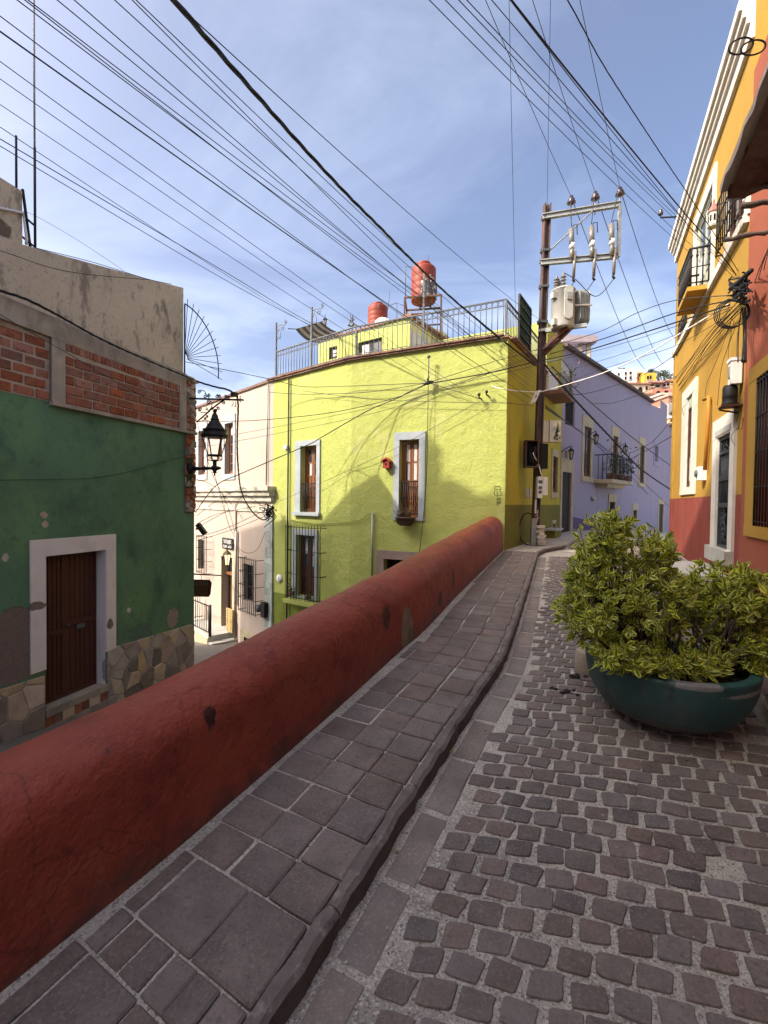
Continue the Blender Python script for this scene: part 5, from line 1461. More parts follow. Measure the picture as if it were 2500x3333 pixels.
# balcony
def off_for(px, py, u, z):
    lo, hi = 0, 2.0
    for _ in range(30):
        m = (lo + hi) / 2; q = project(P.pt(u, z, m))
        if q[0] > px: lo = m
        else: hi = m
    return lo
oB = off_for(2237, 938, ub1, zslab); print('balcony projection', oB)
mb = MB(); mb.pbox(P, ub0, ub1, zslab, zslab + .07, 0, oB); mb.build('balcony_slab', m_yellow, yel)
zrl = zslab + .07 + (P.hit(2322, 795)[1] - zslab)
mb = MB(); rt = zrl - .07
mb.tube([P.pt(ub1 - .02, rt, 0), P.pt(ub1 - .02, rt, oB - .03), P.pt(ub0 + .02, rt, oB - .03), P.pt(ub0 + .02, rt, 0)], .020, 6)
mb.tube([P.pt(ub1 - .02, zslab + .13, 0), P.pt(ub1 - .02, zslab + .13, oB - .03), P.pt(ub0 + .02, zslab + .13, oB - .03), P.pt(ub0 + .02, zslab + .13, 0)], .013, 6)
mb.tube([P.pt(ub1 - .02, rt - .3, 0), P.pt(ub1 - .02, rt - .3, oB - .03), P.pt(ub0 + .02, rt - .3, oB - .03)], .010, 6)
rails = mb.build('balcony_railing', m_iron, yel)
bm_ = MB(); hb = rt - zslab - .07; bm_.tube([(0, 0, 0), (0, 0, hb)], .011, 5); bm_.ball((0, 0, hb * .8), .024, 6); bb_ = bm_.mesh('baluster'); bb_.materials.append(m_iron)
for i in range(4): 
    o_ = inst('baluster', bb_, None, (0, 0, 0)); o_.parent = rails; o_.location = P.pt(ub1 - .02, zslab + .07, oB * (i + .6) / 4.2) - ORG[rails.name]
nb = 14
for i in range(nb):
    o_ = inst('baluster', bb_, None, (0, 0, 0)); o_.parent = rails; o_.location = P.pt(ub0 + .03 + (ub1 - ub0 - .06) * i / (nb - 1), zslab + .07, oB - .03) - ORG[rails.name]
surround(P, y_b, yel, m_white, .13, .15, .22, 0, .03); backing(P, (y_b[0], y_b[1], y_b[2], y_b[3]), yel, .058, m_sagestone)
mb = MB(); mb.pbox(P, y_b[0] + .002, y_b[0] + .012, y_b[2], y_b[3], -.057, -.005); mb.build('balcony_shutter', m_sagestone, yel)
french(P, (y_b[0] + .1, y_b[1], y_b[2], y_b[3]), yel, .006, m_sagestone, (.4, .3, .3), (2,), 2, curtain=.5)
surround(P, y_g, yel, m_white, .10, .14, .12, .0, .03); french(P, y_g, yel, .006, m_darkwood, (.5, .5), (), 2, curtain=.3); backing(P, y_g, yel, .056)
grille(P, (y_g[0] - .05, y_g[1] + .05, y_g[2] - .02, y_g[3] + .02), yel, m_iron, .14, 9, 4, .009, .13)
# lower barred window just under the string course, at the far corner
gz_ = (P.hit(2217, 1060)[0], P.hit(2236, 1060)[0], P.hit(2222, 1105)[1], P.hit(2230, 1030)[1])
mb = MB(); mb.pbox(P, gz_[0], gz_[1], gz_[2], gz_[3], -.01, .012); mb.build('barred_window', m_dark, yel); grille(P, gz_, yel, m_iron, .05, 6, 3, .009, .04)
# downpipe with its water meter
pipe = wallpipe(P, [P.hit(2303, 1300), P.hit(2320, 1291), P.hit(2318, 1360), P.hit(2307, 1530)], .028, yel, mat('ochre_pipe', (0.45, 0.19, 0.03), 0.7, 0.1, 4, 0.1), .05, 'drain_pipe')

# orange red house
ouw = P.hit(2466, 1470)[0]; ouf = P.hit(2439, 1470)[0]; ozt = P.hit(2478, 1228)[1]; ozb = P.hit(2457, 1711)[1]; ozft = P.hit(2451, 1203)[1]; ozfb = P.hit(2428, 1742)[1]
o_w = (ouw, ouw + 1.25, ozb, ozt)
uOe = uO + 10
zoe = 4.6
OV = .8; ut, ze = P.hit(2339, 633, OV); uh = max(P.hit(2499, 20)[0], ut + .4)
print('orange', o_w, ozft, ozfb)
mb = MB(); wall(mb, P, [(uO, zc - .9), (uh, zc - .9), (uh + .001, ze), (uOe, ze)], -1.5, [o_w], .22, 0)
mb.quad(P.pt(uO, zc - .9), P.pt(uh, zc - .9), P.pt(uh, zc - .9, -7), P.pt(uO, zc - .9, -7)); mb.quad(P.pt(uh, ze), P.pt(uh, zc - .9), P.pt(uh, zc - .9, -7), P.pt(uh, ze, -7)); mb.quad(P.pt(uh, ze), P.pt(uOe, ze), P.pt(uOe, ze, -7), P.pt(uh, ze, -7)); mb.quad(P.pt(uOe, -1.5), P.pt(uOe, ze), P.pt(uOe, ze, -7), P.pt(uOe, -1.5, -7))
mb.build('wall', m_orange, ora)
surround(P, o_w, ora, m_yellow, ouw - ouf, .3, ozft - ozt, ozb - ozfb, .03)
french(P, o_w, ora, .15, m_darkwood, (.5, .5), (), 2, curtain=1); backing(P, o_w, ora, .2); grille(P, (o_w[0] + .02, o_w[1] - .02, o_w[2], o_w[3]), ora, m_iron, .02, 14, 5, .010)
# heavy broken eave over the camera's right
OV = .8
ut, ze = P.hit(2339, 633, OV)
print('eave tip u', ut, 'z', ze, 'depth', P.pt(ut, ze, OV).y)
m_clay = mat('old_clay_soffit', (0.21, 0.115, 0.08), 0.95, 0.35, 5, 0.9, 22, 0.03, layers=[((0.035, 0.025, 0.022), 3, 0.5, 0.66, 0.7, 1), ((0.28, 0.21, 0.16), 7, 0.62, 0.70, 0.7, 1)])
m_eavec = mat('eave_concrete', (0.50, 0.44, 0.37), 0.92, 0.15, 4, 0.5, 40)
rs = random.Random(31)
mb = MB(); ue_ = ut + 8
n = 40; vs = []
for i in range(n + 1):
    u = ut + (ue_ - ut) * (i / n) ** 1.4; j = rs.uniform(-.012, .012)
    vs += [P.pt(u, ze + .01 + j * .4, OV + j), P.pt(u, ze + .055, OV - .0 + j * .5), P.pt(u, ze + .08, -.8), P.pt(u, ze + .01, OV - .035 + j)]
fs = []
for i in range(n):
    for k in range(3): fs.append((i * 4 + k, i * 4 + k + 1, (i + 1) * 4 + k + 1, (i + 1) * 4 + k))
    fs.append((i * 4 + 3, i * 4, (i + 1) * 4, (i + 1) * 4 + 3))
fs.append((0, 1, 2, 3)); mb.add(vs, fs, 0)
mb.build('eave_edge', m_eavec, ora)
u = ut + .02; k = 0
while u < ut + 6:
    ln = rs.uniform(.42, .62)
    rough = []
    m5 = MB(); A = []; B = []
    for t in range(13):
        o_ = OV - .055 - t * (OV + .5) / 12
        za_ = ze - .005 - .05 * (t / 12) + rs.uniform(-.03, .03)
        e = rs.uniform(-.04, .05) if t not in (0,) else 0
        A.append(P.pt(u + rs.uniform(-.012, .012) , za_ - .06, o_)); B.append(P.pt(u + ln + e, za_ + rs.uniform(-.01, .02), o_))
    top = [v + Vector((0, 0, .06)) for v in A] + [v + Vector((0, 0, .06)) for v in B]
    m5.add(A + B, [(t, t + 1, 14 + t, 13 + t) for t in range(12)], 0)
    m5.add(A + top[:13], [(t, t + 1, 14 + t, 13 + t) for t in range(12)], 0); m5.add(B + top[13:], [(t, t + 1, 14 + t, 13 + t) for t in range(12)], 0); m5.add(top, [(t, t + 1, 14 + t, 13 + t) for t in range(12)], 0)
    m5.build('soffit_tile', m_clay, ora, fix=False)
    u += ln - .03; k += 1
# rotten rafter ends that show pale under the soffit
for (px, py, ln, th) in ((2395, 636, .34, .022), (2450, 545, .42, .03), (2485, 412, .30, .025)):
    uu, zz = P.hit(px, py, .55); m5 = MB()
    pts = [P.pt(uu + rs.uniform(-.01, .01), ze - .055 + rs.uniform(-.012, .012), .62 - ln * i / 6) for i in range(7)]
    m5.tube(pts, [th * (0.6 + .5 * rs.random()) for _ in pts], 7); m5.build('rafter_end', mat('grey_rotten_timber', (0.24, 0.18, 0.135), 0.95, 0.3, 9, 0.8, 30, 0.02), ora)

# small things along the right wall
def wall_thing(name, P, px, py, label, cat, group=None, off=0.0):
    u, z = P.hit(px, py, off); return thing(name, P.pt(u, z, off), label, cat, group), u, z
t_, u, z = wall_thing('meter_box', P, 2415, 1250, 'white electric meter box high on the orange and yellow house join', 'meter box', 'boxes at the house join')
mb = MB(); mb.pbox(P, u - .07, u + .08, z, z + .29, .02, .13); mb.pbox(P, u - .08, u + .09, z + .28, z + .32, .02, .145); mb.build('case', m_whitebox, t_)
mb = MB(); mb.pbox(P, u - .03, u + .04, z + .08, z + .22, .13, .142); mb.build('cover', m_galv, t_)
t_, u, z = wall_thing('splice_can', P, 2410, 1318, 'black ribbed cable splice can on an iron shelf below the white meter box', 'splice can', 'boxes at the house join')
mb = MB(); mb.lathe([(.0, 0), (.09, 0), (.09, .02), (.08, .03), (.08, .10), (.084, .11), (.08, .12), (.08, .22), (.07, .235), (.07, .25), (.0, .26)], P.pt(u, z, .11), 18); mb.build('can', m_black, t_)
mb = MB(); mb.pbox(P, u - .12, u + .12, z - .02, z - .003, 0, .21); mb.bar(P.pt(u - .1, z - .03, .2), P.pt(u - .05, z - .09, .01), .02); mb.build('shelf', m_rust, t_)
for i in range(6):
    pass
t_, u, z = wall_thing('bell_box', P, 2295, 1563, 'small white box with a grey dial on the ochre wall beside the drain pipe', 'utility box')
mb = MB(); mb.pbox(P, u - .10, u + .10, z, z + .22, .0, .11); mb.build('case', m_whitebox, t_); mb = MB(); mb.lathe([(.0, 0), (.06, 0), (.055, .03), (0, .03)], P.pt(u - .02, z + .11, .11), 14, 0, Matrix((P.U, Vector((0, 0, 1)), P.N)).transposed()); mb.build('dial', m_steel, t_)
t_, u, z = wall_thing('lantern_shrine', P, 2345, 735, 'small red and white painted birdcage ornament on ochre upper wall', 'wall ornament')
mb = MB(); mb.lathe([(r_ * .62, z_ * .62) for r_, z_ in [(0, 0), (.12, 0), (.13, .04), (.12, .05)]], P.pt(u, z, .09), 8, smooth=False); mb.build('base', m_sagestone, t_)
mb = MB(); mb.lathe([(r_ * .62, z_ * .62) for r_, z_ in [(.10, .05), (.10, .34), (.125, .36)]], P.pt(u, z, .09), 8, smooth=False, cap=False); mb.build('cage', m_white, t_)
mb = MB(); mb.lathe([(r_ * .62, z_ * .62) for r_, z_ in [(.135, .36), (.10, .44), (.03, .56), (.02, .66), (0, .68)]], P.pt(u, z, .09), 8, smooth=False); mb.build('roof', mat('red_toy_paint', (0.36, 0.14, 0.13), 0.6, 0.1, 5, 0), t_)
mb = MB()
for i in range(8): a = math.pi * 2 * (i + .5) / 8; mb.pbox(Plane(P.pt(u, 0, .09) + Vector((math.cos(a), math.sin(a), 0)) * .062, (-math.sin(a), math.cos(a)), (math.cos(a), math.sin(a))), -.012, .012, z + .08, z + .17, -.004, .004)
mb.build('openings', m_dark, t_)
# pale stone step beside the yellow house's door
A = ground_hit(2262, 1818); 
t_ = thing('door_step', P.pt(y_d[0], zg(*P.pt(y_d[0], 0).xy), .3), 'pale stone step with red sides at the ochre house door', 'step')
mb = MB(); zz = zg(*P.pt((y_d[0] + y_d[1]) / 2, 0, .3).xy); mb.pbox(P, y_d[0] - .75, y_d[1] + .25, zz - .3, zz + .13, .0, .62); mb.build('step_body', m_reddado, t_)
mb = MB(); mb.pbox(P, y_d[0] - .8, y_d[1] + .3, zz + .132, zz + .19, .0, .66); mb.build('step_top', m_lightstone, t_)
t_, u, z = wall_thing('pull_ring', P, 2385, 1800, 'stub of white pipe at the foot of the red dado', 'pipe stub')
mb = MB(); mb.tube([P.pt(u, z, 0), P.pt(u, z, .08)], .035, 10); mb.build('stub', m_white, t_)

# ================================================================== houses behind the camera that shade the street
def plain_house(name, corners, z0, z1, m, label, z1b=None):
    t = thing(name, (corners[0][0], corners[0][1], z0), label, 'house', None)
    mb = MB(); n = len(corners)
    zt = [z1, z1 if z1b is None else z1b, z1 if z1b is None else z1b, z1]
    vs = [Vector((x, y, z0)) for x, y in corners] + [Vector((x, y, zz)) for (x, y), zz in zip(corners, zt)]
    mb.hexa(vs); mb.build('wall', m, t)
    z1 = min(zt)
    a = Vector((corners[0][0], corners[0][1], 0)); b = Vector((corners[1][0], corners[1][1], 0))
    cen = sum((Vector((x, y, 0)) for x, y in corners), Vector()) / n
    Pw = Plane(a, b - a, ((a + b) / 2 - cen).xy)
    ln = (b - a).length
    k = max(1, int(ln / 2.5))
    for i in range(k):
        for zz in (z0 + 1.5, z0 + 4.6, z0 + 7.6, z0 + 10.6):
            if zz + 1.6 > z1: continue
            uu = ln * (i + .5) / k
            r = (uu - .5, uu + .5, zz, zz + 1.5)
            mb = MB(); mb.pbox(Pw, r[0], r[1], r[2], r[3], -.02, .02); w = mb.build('window', m_glass, t)
            surround(Pw, r, t, m_white, .12, .12, .15, .1, .05)
    mb = MB(); 
    return t
s_ = -SUN_AZ; p_ = Vector((-s_.y, s_.x, 0))
def sp(s, p): v = s_ * s + p_ * p; return (v.x, v.y)
plain_house('house', [sp(-8.0, -9), sp(-8.0, 6.9), sp(-13, 6.9), sp(-13, -9)], -3, 15.0, mat('cream_house_paint', (0.5, 0.42, 0.3), 0.9, 0.1, 1, 0.2), 'tall cream house behind the camera whose shadow falls over the street')
plain_house('house', [sp(-8.05, 6.92), sp(-8.05, 9.38), sp(-13, 9.38), sp(-13, 6.92)], -3, 14.3, mat('rose_house_paint', (0.45, 0.2, 0.16), 0.9, 0.1, 1, 0.2), 'rose house next to the tall cream one behind the camera', 12.3)
plain_house('house', [sp(-8.0, 9.4), sp(-8.0, 14.6), sp(-13, 14.6), sp(-13, 9.4)], -4, 11.4, mat('sand_house_paint', (0.45, 0.36, 0.22), 0.9, 0.1, 1, 0.2), 'low sand coloured house across the sunken street beyond the left edge', 8.6)
v = s_ * -8.6 + p_ * 8.45
t_ = thing('water_tank', (v.x, v.y, 12.8), 'dark water tank on the rose house roof behind the camera', 'water tank')
mb = MB(); mb.lathe([(0, 0), (.5, 0), (.5, .45), (.4, .62), (.15, .7), (0, .72)], (v.x, v.y, 12.8), 20); mb.build('tank_shell', m_black, t_)
v = s_ * -8.6 + p_ * 8.97
t_ = thing('chimney', (v.x, v.y, 12.3), 'thin brick chimney on the rose house roof behind the camera', 'chimney')
mb = MB(); mb.abox(v.x - .12, v.x + .12, v.y - .12, v.y + .12, 12.3, 14.2); mb.build('stack', m_terracotta, t_)
# ================================================================== hillside town far up the valley
m_hill = mat('dry_hill_ground', (0.20, 0.15, 0.10), 0.95, 0.3, 0.05, 0.3, 0.4, 0.5, layers=[((0.09, 0.10, 0.05), 0.12, 0.5, 0.65, 0.8, 1)])
mb = MB()
def hz(x, y):
    return -9 + 46 * max(0, min(1, (y - 60) / 110)) ** 1.1 + 4 * mnoise.noise(Vector((x * .02, y * .02, 4)))
gx, gy = 60, 34
for i in range(gy + 1):
    for j in range(gx + 1):
        y = 55 + (i / gy) ** 1.3 * 500; x = -330 + 800 * j / gx
        hh = hz(x, y) + (0 if y < 170 else -(y - 170) * .05)
        fade = min(1, max(0, (x + 20) / 60))           # the slope rises only to the right of the street
        hh = -9 + (hh + 9) * (0.02 + 0.98 * fade)
        mb.v.append(Vector((x, y, hh)))
for i in range(gy):
    for j in range(gx):
        a = i * (gx + 1) + j; mb.f.append([a, a + 1, a + gx + 2, a + gx + 1]); mb.m.append(0); mb.sm.append(True)
tag(mb.build('hill', m_hill), 'dry brown hillside behind the far houses', None, None, 'structure')
FP = lambda n, c, **k: mat(n, c, 0.9, .12, .3, 0.1, 2, layers=[(tuple(x * .6 for x in c), 0.35, .5, .7, .5, .6)])
hm = dict(white=FP('far_white_paint', (0.70, 0.69, 0.66)), yellow=FP('far_yellow_paint', (0.66, 0.40, 0.06)), apricot=FP('far_apricot_paint', (0.62, 0.36, 0.17)), cream=FP('far_cream_paint', (0.52, 0.46, 0.35)),
          salmon=FP('far_salmon_paint', (0.50, 0.20, 0.13)), terra=FP('far_brick', (0.28, 0.15, 0.10)), grey=FP('far_grey_plaster', (0.28, 0.25, 0.23)), rose=FP('far_rose_paint', (0.45, 0.26, 0.22)))
def cr8(x, y): return 1900 + x * .211, 1100 + y * .211
def far_house(x0, x1, y0, y1, d, col, label, wins=(), arches=(), depth=9.0, roof=None, yaw=0.0):
    px0, py0 = cr8(x0, y0); px1, py1 = cr8(x1, y1)
    a = at(px0, py0, d); b = at(px1, py1, d)
    t = thing('house', ((a.x + b.x) / 2, d, b.z), label, 'house', 'houses on the far hillside')
    mb = MB(); zb_ = min(b.z - 1, hz((a.x + b.x) / 2, d) - 2); zb_ = max(zb_, b.z - 6)
    mb.abox(a.x, b.x, d, d + depth, zb_, a.z); mb.build('wall', hm[col], t)
    Pw = Plane((a.x, d, 0), (1, 0), (0, -1))
    for (wx0, wx1, wy0, wy1) in wins:
        p0 = at(*cr8(wx0, wy0), d); p1 = at(*cr8(wx1, wy1), d)
        mb = MB(); mb.abox(p0.x, p1.x, d - .06, d + .05, p1.z, p0.z); mb.build('window', m_dark, t)
        mb = MB(); mb.abox(p0.x - .12, p1.x + .12, d - .16, d - .002, p1.z - .18, p1.z - .01); mb.build('window_sill', hm['cream'], t)
    for (ax, ay0, ay1, aw) in arches:
        c = at(*cr8(ax, ay1), d); tp = at(*cr8(ax, ay0), d); hw = aw * .211 / 1500 * d / 2
        pts = [Vector((c.x - hw, d - .05, c.z)), Vector((c.x + hw, d - .05, c.z))]
        zs_ = tp.z - hw * 1.3
        for k in range(9): an = math.pi * k / 8; pts.append(Vector((c.x + hw * math.cos(an), d - .05, zs_ + hw * 1.3 * math.sin(an))))
        mb = MB(); mb.prism(pts, (0, .1, 0)); mb.build('arch_opening', m_dark, t)
    if roof:
        mb = MB(); mb.abox(a.x - .3, b.x + .3, d - .4, d + depth, a.z + .01, a.z + .35); mb.build('roof', hm[roof], t)
    return t
D = 120
far_house(513, 815, 478, 672, D, 'white', 'white cubic house highest on the far hillside, two rows of windows', [(525, 552, 540, 585), (632, 662, 525, 570), (706, 738, 518, 562), (518, 545, 612, 660), (632, 660, 600, 648), (706, 738, 592, 640)], depth=12)
far_house(440, 511, 594, 650, D + 2, 'rose', 'low rose block tucked left of the white cubic hillside house', [(455, 470, 612, 640)])
far_house(817, 936, 520, 690, D + 1, 'apricot', 'small apricot house squeezed between white and yellow hillside houses', [(845, 905, 545, 590), (838, 848, 610, 668), (905, 915, 610, 668)])
far_house(938, 1116, 536, 672, D - 1, 'yellow', 'bright yellow flat-roofed house on the far hillside', [(975, 1005, 585, 645), (1020, 1045, 580, 640)])
far_house(560, 720, 690, 760, D - 6, 'grey', 'grey strip of wall under the white hillside house', [(640, 690, 690, 712)])
far_house(640, 1000, 715, 890, D - 14, 'cream', 'cream hillside house with pointed dark arches', [(955, 985, 745, 810)], [(712, 770, 830, 50), (790, 768, 860, 46), (872, 755, 860, 62)], roof='terra')
far_house(1002, 1210, 690, 880, D - 11, 'terra', 'unfinished brick house beside the cream arched one on the hillside', [(1030, 1080, 715, 750), (1110, 1170, 720, 770)], roof='rose')
far_house(1205, 1330, 680, 800, D - 10, 'rose', 'cluttered rose brick house with laundry under the hilltop trees', [(1225, 1260, 705, 750), (1285, 1315, 700, 740)], roof='terra')
far_house(1060, 1410, 785, 900, D - 18, 'salmon', 'salmon hillside house with two round dark arches', [(1245, 1300, 812, 850)], [(1150, 815, 880, 80)], roof=None)
far_house(1325, 1425, 630, 800, D - 3, 'apricot', 'peach house half hidden by the ochre building at the hillside', [(1345, 1380, 660, 700)])
far_house(880, 1210, 880, 990, D - 30, 'rose', 'rose tiled house low on the hillside behind the lilac roof', [(960, 1000, 905, 930), (1060, 1100, 900, 930)], roof='terra')
far_house(1195, 1310, 880, 1060, D - 34, 'grey', 'unpainted grey house with dark opening low on the hillside', [(1235, 1300, 955, 1020)], roof='cream')
far_house(1312, 1430, 900, 1010, D - 38, 'terra', 'brown brick house with shaded window strip at the hillside foot', [(1345, 1420, 985, 1004)], roof='rose')
far_house(1312, 1430, 1010, 1240, D - 40, 'grey', 'tall brown-grey rough house lowest beside the ochre corner', [(1365, 1415, 1085, 1130)])
far_house(1325, 1430, 1240, 1420, D - 44, 'apricot', 'orange house at the bottom of the gap beside the ochre corner', [(1345, 1365, 1270, 1300)], roof='white')
rs = random.Random(77)
cols = ['white', 'cream', 'apricot', 'salmon', 'rose', 'grey', 'terra', 'yellow']
# hillside trees
m_leafF = mat('far_tree_foliage', (0.055, 0.068, 0.028), 0.9, 0.45, 0.9, 0.0, obr=0.0, isl=0.35)
m_bark = mat('bark', (0.10, 0.075, 0.055), 0.95, 0.2, 5, 0.4, 30)
def far_tree(px, py, pyt, d, wpx, label):
    b = at(*cr8(px, py), d); tp = at(*cr8(px, pyt), d); h = tp.z - b.z; w = wpx * .211 / 1500 * d / 2
    t = thing('tree', b, label, 'tree', 'trees on the far hilltop')
    mb = MB(); mb.tube([b - Vector((0, 0, 4)), b + Vector((0.1, 0, h * .4)), b + Vector((.3, 0, h * .75))], [.35, .25, .08], 6); mb.build('trunk', m_bark, t)
    mb = MB()
    for k in range(22):
        c = b + Vector((rs.uniform(-w, w) * .75, rs.uniform(-w, w) * .6, h * rs.uniform(.25, .85)))
        rr = w * rs.uniform(.28, .45)
        for q in range(26):
            v = Vector((rs.gauss(0, 1), rs.gauss(0, 1), rs.gauss(0, 1))).normalized() * rr * rs.uniform(.6, 1.05)
            n_ = (v.normalized() + Vector((rs.uniform(-.6, .6), rs.uniform(-.6, .6), rs.uniform(-.2, .8)))).normalized(); x = n_.orthogonal().normalized(); y = n_.cross(x); s__ = rr * rs.uniform(.22, .4)
            mb.add([c + v - x * s__, c + v - y * s__ * .6, c + v + x * s__, c + v + y * s__ * .6], [(0, 1, 2, 3)], 0)
    mb.build('crown', m_leafF, t, fix=False)
far_tree(1235, 700, 468, D + 6, 190, 'broad dark tree crowning the hilltop right of the yellow house')
far_tree(1140, 660, 480, D + 8, 120, 'dark tree just behind the yellow hillside house')
far_tree(1330, 690, 520, D + 4, 110, 'dark tree at right end of the hilltop clump')
far_tree(1040, 545, 480, D + 9, 110, 'low tree showing over the yellow house roof')
far_tree(580, 520, 465, D + 14, 100, 'low tree showing over the white cubic house roof')
far_tree(482, 640, 545, D + 10, 70, 'small dark tree left of the white cubic house')
far_tree(1365, 1230, 1120, D - 43, 90, 'shrubby tree in the gap beside the ochre corner')
# ================================================================== right-hand pavement by the planter
ra, rb = flat(ground_hit(2453, 2262)), flat(ground_hit(2500, 2368))
rdir = (ra - rb).normalized()
rk_ = [rb - rdir * 2.5, rb, ra, ra + rdir * 1.6]
mb = MB()
V3 = lambda p, dz: Vector((p.x, p.y, zg(p.x, p.y) + dz))
rn = Vector((rdir.y, -rdir.x, 0))
pts_r = [rk_[0] + rdir * (rk_[3] - rk_[0]).length * i / 16 for i in range(17)]
for a, b in zip(pts_r[:-1], pts_r[1:]):
    mb.quad(V3(a, -.03), V3(b, -.03), V3(b, .085), V3(a, .085)); mb.quad(V3(a, .085), V3(b, .085), V3(b + rn * 1.6, .085), V3(a + rn * 1.6, .085))
rpav = mb.build('side_pavement', m_mortar); tag(rpav, 'strip of raised slab pavement beyond the green planter bowl', None, None, 'structure')
for i in range(12):
    for j in range(3):
        p0 = pts_r[0] + rdir * .34 * i + rn * (.02 + .36 * j)
        if .34 * (i + 1) > (rk_[3] - rk_[0]).length: continue
        seed += 1
        slab([p0 + rdir * .012, p0 + rdir * .328, p0 + rdir * .328 + rn * .345, p0 + rdir * .012 + rn * .345], .012, rpav, 'paving_slab', m_tile, seed, .085)

# ================================================================== planter bowl and its shrub
G = ground_hit(2166, 2322)
Dp = G.y
q0 = project(G); rimz = at(2156, 2138, Dp).z
rimr = 281 / 1500 * Dp / 1.17
print('planter depth', Dp, 'rim z', rimz - G.z, 'rim r', rimr)
hR = rimz - G.z
m_pot = mat('dark_teal_planter_paint', (0.022, 0.085, 0.083), 0.5, 0.15, 2.5, 0.3, 26, 0.006, spec=0.45, layers=[((0.05, 0.12, 0.115), 3, 0.55, 0.72, 0.6, 2.5), ((0.012, 0.035, 0.035), 4, 0.55, 0.7, 0.6, 1), ((0.24, 0.27, 0.27), 9, 0.70, 0.72, 0.6, 6), ((0.12, 0.14, 0.13), 1.8, 0.50, 0.70, 0.6, 0.5), ((0.015, 0.02, 0.02), 6, 0.60, 0.66, 0.6, 0.4)], patches=[((G.x, G.y, G.z), (.62, .62, .10), (0.10, 0.095, 0.085), 0.35, 5), ((G.x - .1, G.y - .42, rimz - .01), (.12, .1, .02), (0.2, 0.2, 0.19), 0.6, 14), ((G.x + .2, G.y - .40, rimz - .06), (.2, .1, .012), (0.22, 0.24, 0.24), 0.7, 16)])
pot = thing('planter_bowl', (G.x, G.y, G.z), 'large dark teal half-round planter bowl standing on the cobbles', 'planter')
mb = MB()
prof = []
for i in range(15):
    a = R(8 + 78 * i / 14)
    prof.append((rimr * (.46 + .56 * math.sin(a)) - .0, hR * (1 - math.cos(a)) * .985 - hR * .008))
r1_ = prof[-1][0]
prof = [(0.02, 0.0), (prof[0][0] - .06, .0)] + prof + [(r1_ + .004, hR - .006), (r1_ - .006, hR), (r1_ - .045, hR + .002), (r1_ - .058, hR - .01), (r1_ - .065, hR - .09), (.05, hR - .11)]
mb.lathe(prof, G, 56)
for v in mb.v:
    a = math.atan2(v.y - G.y, v.x - G.x); k = 1 + .006 * math.sin(3 * a + 1) + .004 * mnoise.noise(v * 4)
    v.x = G.x + (v.x - G.x) * k; v.y = G.y + (v.y - G.y) * k
mb.build('bowl', m_pot, pot)
mb = MB(); m_soil = mat('dark_soil', (0.035, 0.024, 0.017), 0.98, 0.3, 20, 0.9, 40, 0.02)
ring = []; n = 30
vs = [Vector((G.x, G.y, rimz - .03))]; fs = []
for k in range(1, 6):
    for j in range(n):
        a = 2 * math.pi * j / n; rr = (r1_ - .05) * k / 5
        p = Vector((G.x + rr * math.cos(a), G.y + rr * math.sin(a), 0)); vs.append(Vector((p.x, p.y, rimz - .04 - .02 * k / 5 + .03 * mnoise.noise(p * 9))))
for j in range(n): fs.append((0, 1 + j, 1 + (j + 1) % n))
for k in range(4):
    for j in range(n): fs.append((1 + k * n + j, 1 + (k + 1) * n + j, 1 + (k + 1) * n + (j + 1) % n, 1 + k * n + (j + 1) % n))
mb.add(vs, fs, 0, True); mb.build('soil', m_soil, pot)

shrub = thing('shrub', (G.x, G.y, rimz - .05), 'dense yellow-green variegated shrub filling the teal planter bowl', 'shrub')
m_lg = mat('leaf_green', (0.27, 0.36, 0.05), 0.5, 0.25, 20, 0.15, 60, 0.002, spec=0.22, isl=0.3, obr=0.3)
m_ly = mat('leaf_cream_margin', (0.78, 0.76, 0.17), 0.5, 0.15, 20, 0.1, 60, 0.002, spec=0.22, isl=0.25, obr=0.25)
for m_ in (m_lg, m_ly):
    b = m_.node_tree.nodes['Principled BSDF']; tl = m_.node_tree
    tb = nn(tl, 'ShaderNodeBsdfTranslucent'); ms_ = nn(tl, 'ShaderNodeMixShader'); ms_.inputs[0].default_value = 0.38
    tl.links.new(b.inputs['Base Color'].links[0].from_socket, tb.inputs['Color'])
    tl.links.new(b.outputs[0], ms_.inputs[1]); tl.links.new(tb.outputs[0], ms_.inputs[2]); tl.links.new(ms_.outputs[0], tl.nodes['Material Output'].inputs['Surface'])
def leaf_mesh(k):
    rs = random.Random(60 + k); m = MB()
    n = 7; Lf = 1.0; wid = rs.uniform(.44, .58); curl = rs.uniform(.10, .35); fold = rs.uniform(.10, .25)
    mid = []; inn = [[], []]; outr = [[], []]
    for i in range(n):
        t = i / (n - 1)
        w = wid * .5 * (math.sin(math.pi * min(1, t * 1.02) ** .85) ** .8) if 0 < t < 1 else 0.004
        z = -curl * (t * t) ; y = t
        mid.append(Vector((0, y, z)))
        for s_, sg in ((0, -1), (1, 1)):
            k_in = rs.uniform(.42, .72)
            wav = rs.uniform(-.02, .02)
            inn[s_].append(Vector((sg * w * k_in, y * .98 + .005, z + fold * w * k_in)))
            outr[s_].append(Vector((sg * w, y, z + fold * w + wav)))
    for i in range(n - 1):
        for s_ in (0, 1):
            m.add([mid[i], mid[i + 1], inn[s_][i + 1], inn[s_][i]], [(0, 1, 2, 3)], 0)
            m.add([inn[s_][i], inn[s_][i + 1], outr[s_][i + 1], outr[s_][i]], [(0, 1, 2, 3)], 1)
    me = m.mesh('leaf'); bm = bmesh.new(); bm.from_mesh(me); bmesh.ops.remove_doubles(bm, verts=bm.verts, dist=.0005); bm.to_mesh(me); bm.free()
    for p in me.polygons: p.use_smooth = True
    me.materials.append(m_lg); me.materials.append(m_ly)
    return me
leaf_me = [leaf_mesh(k) for k in range(6)]
young = []
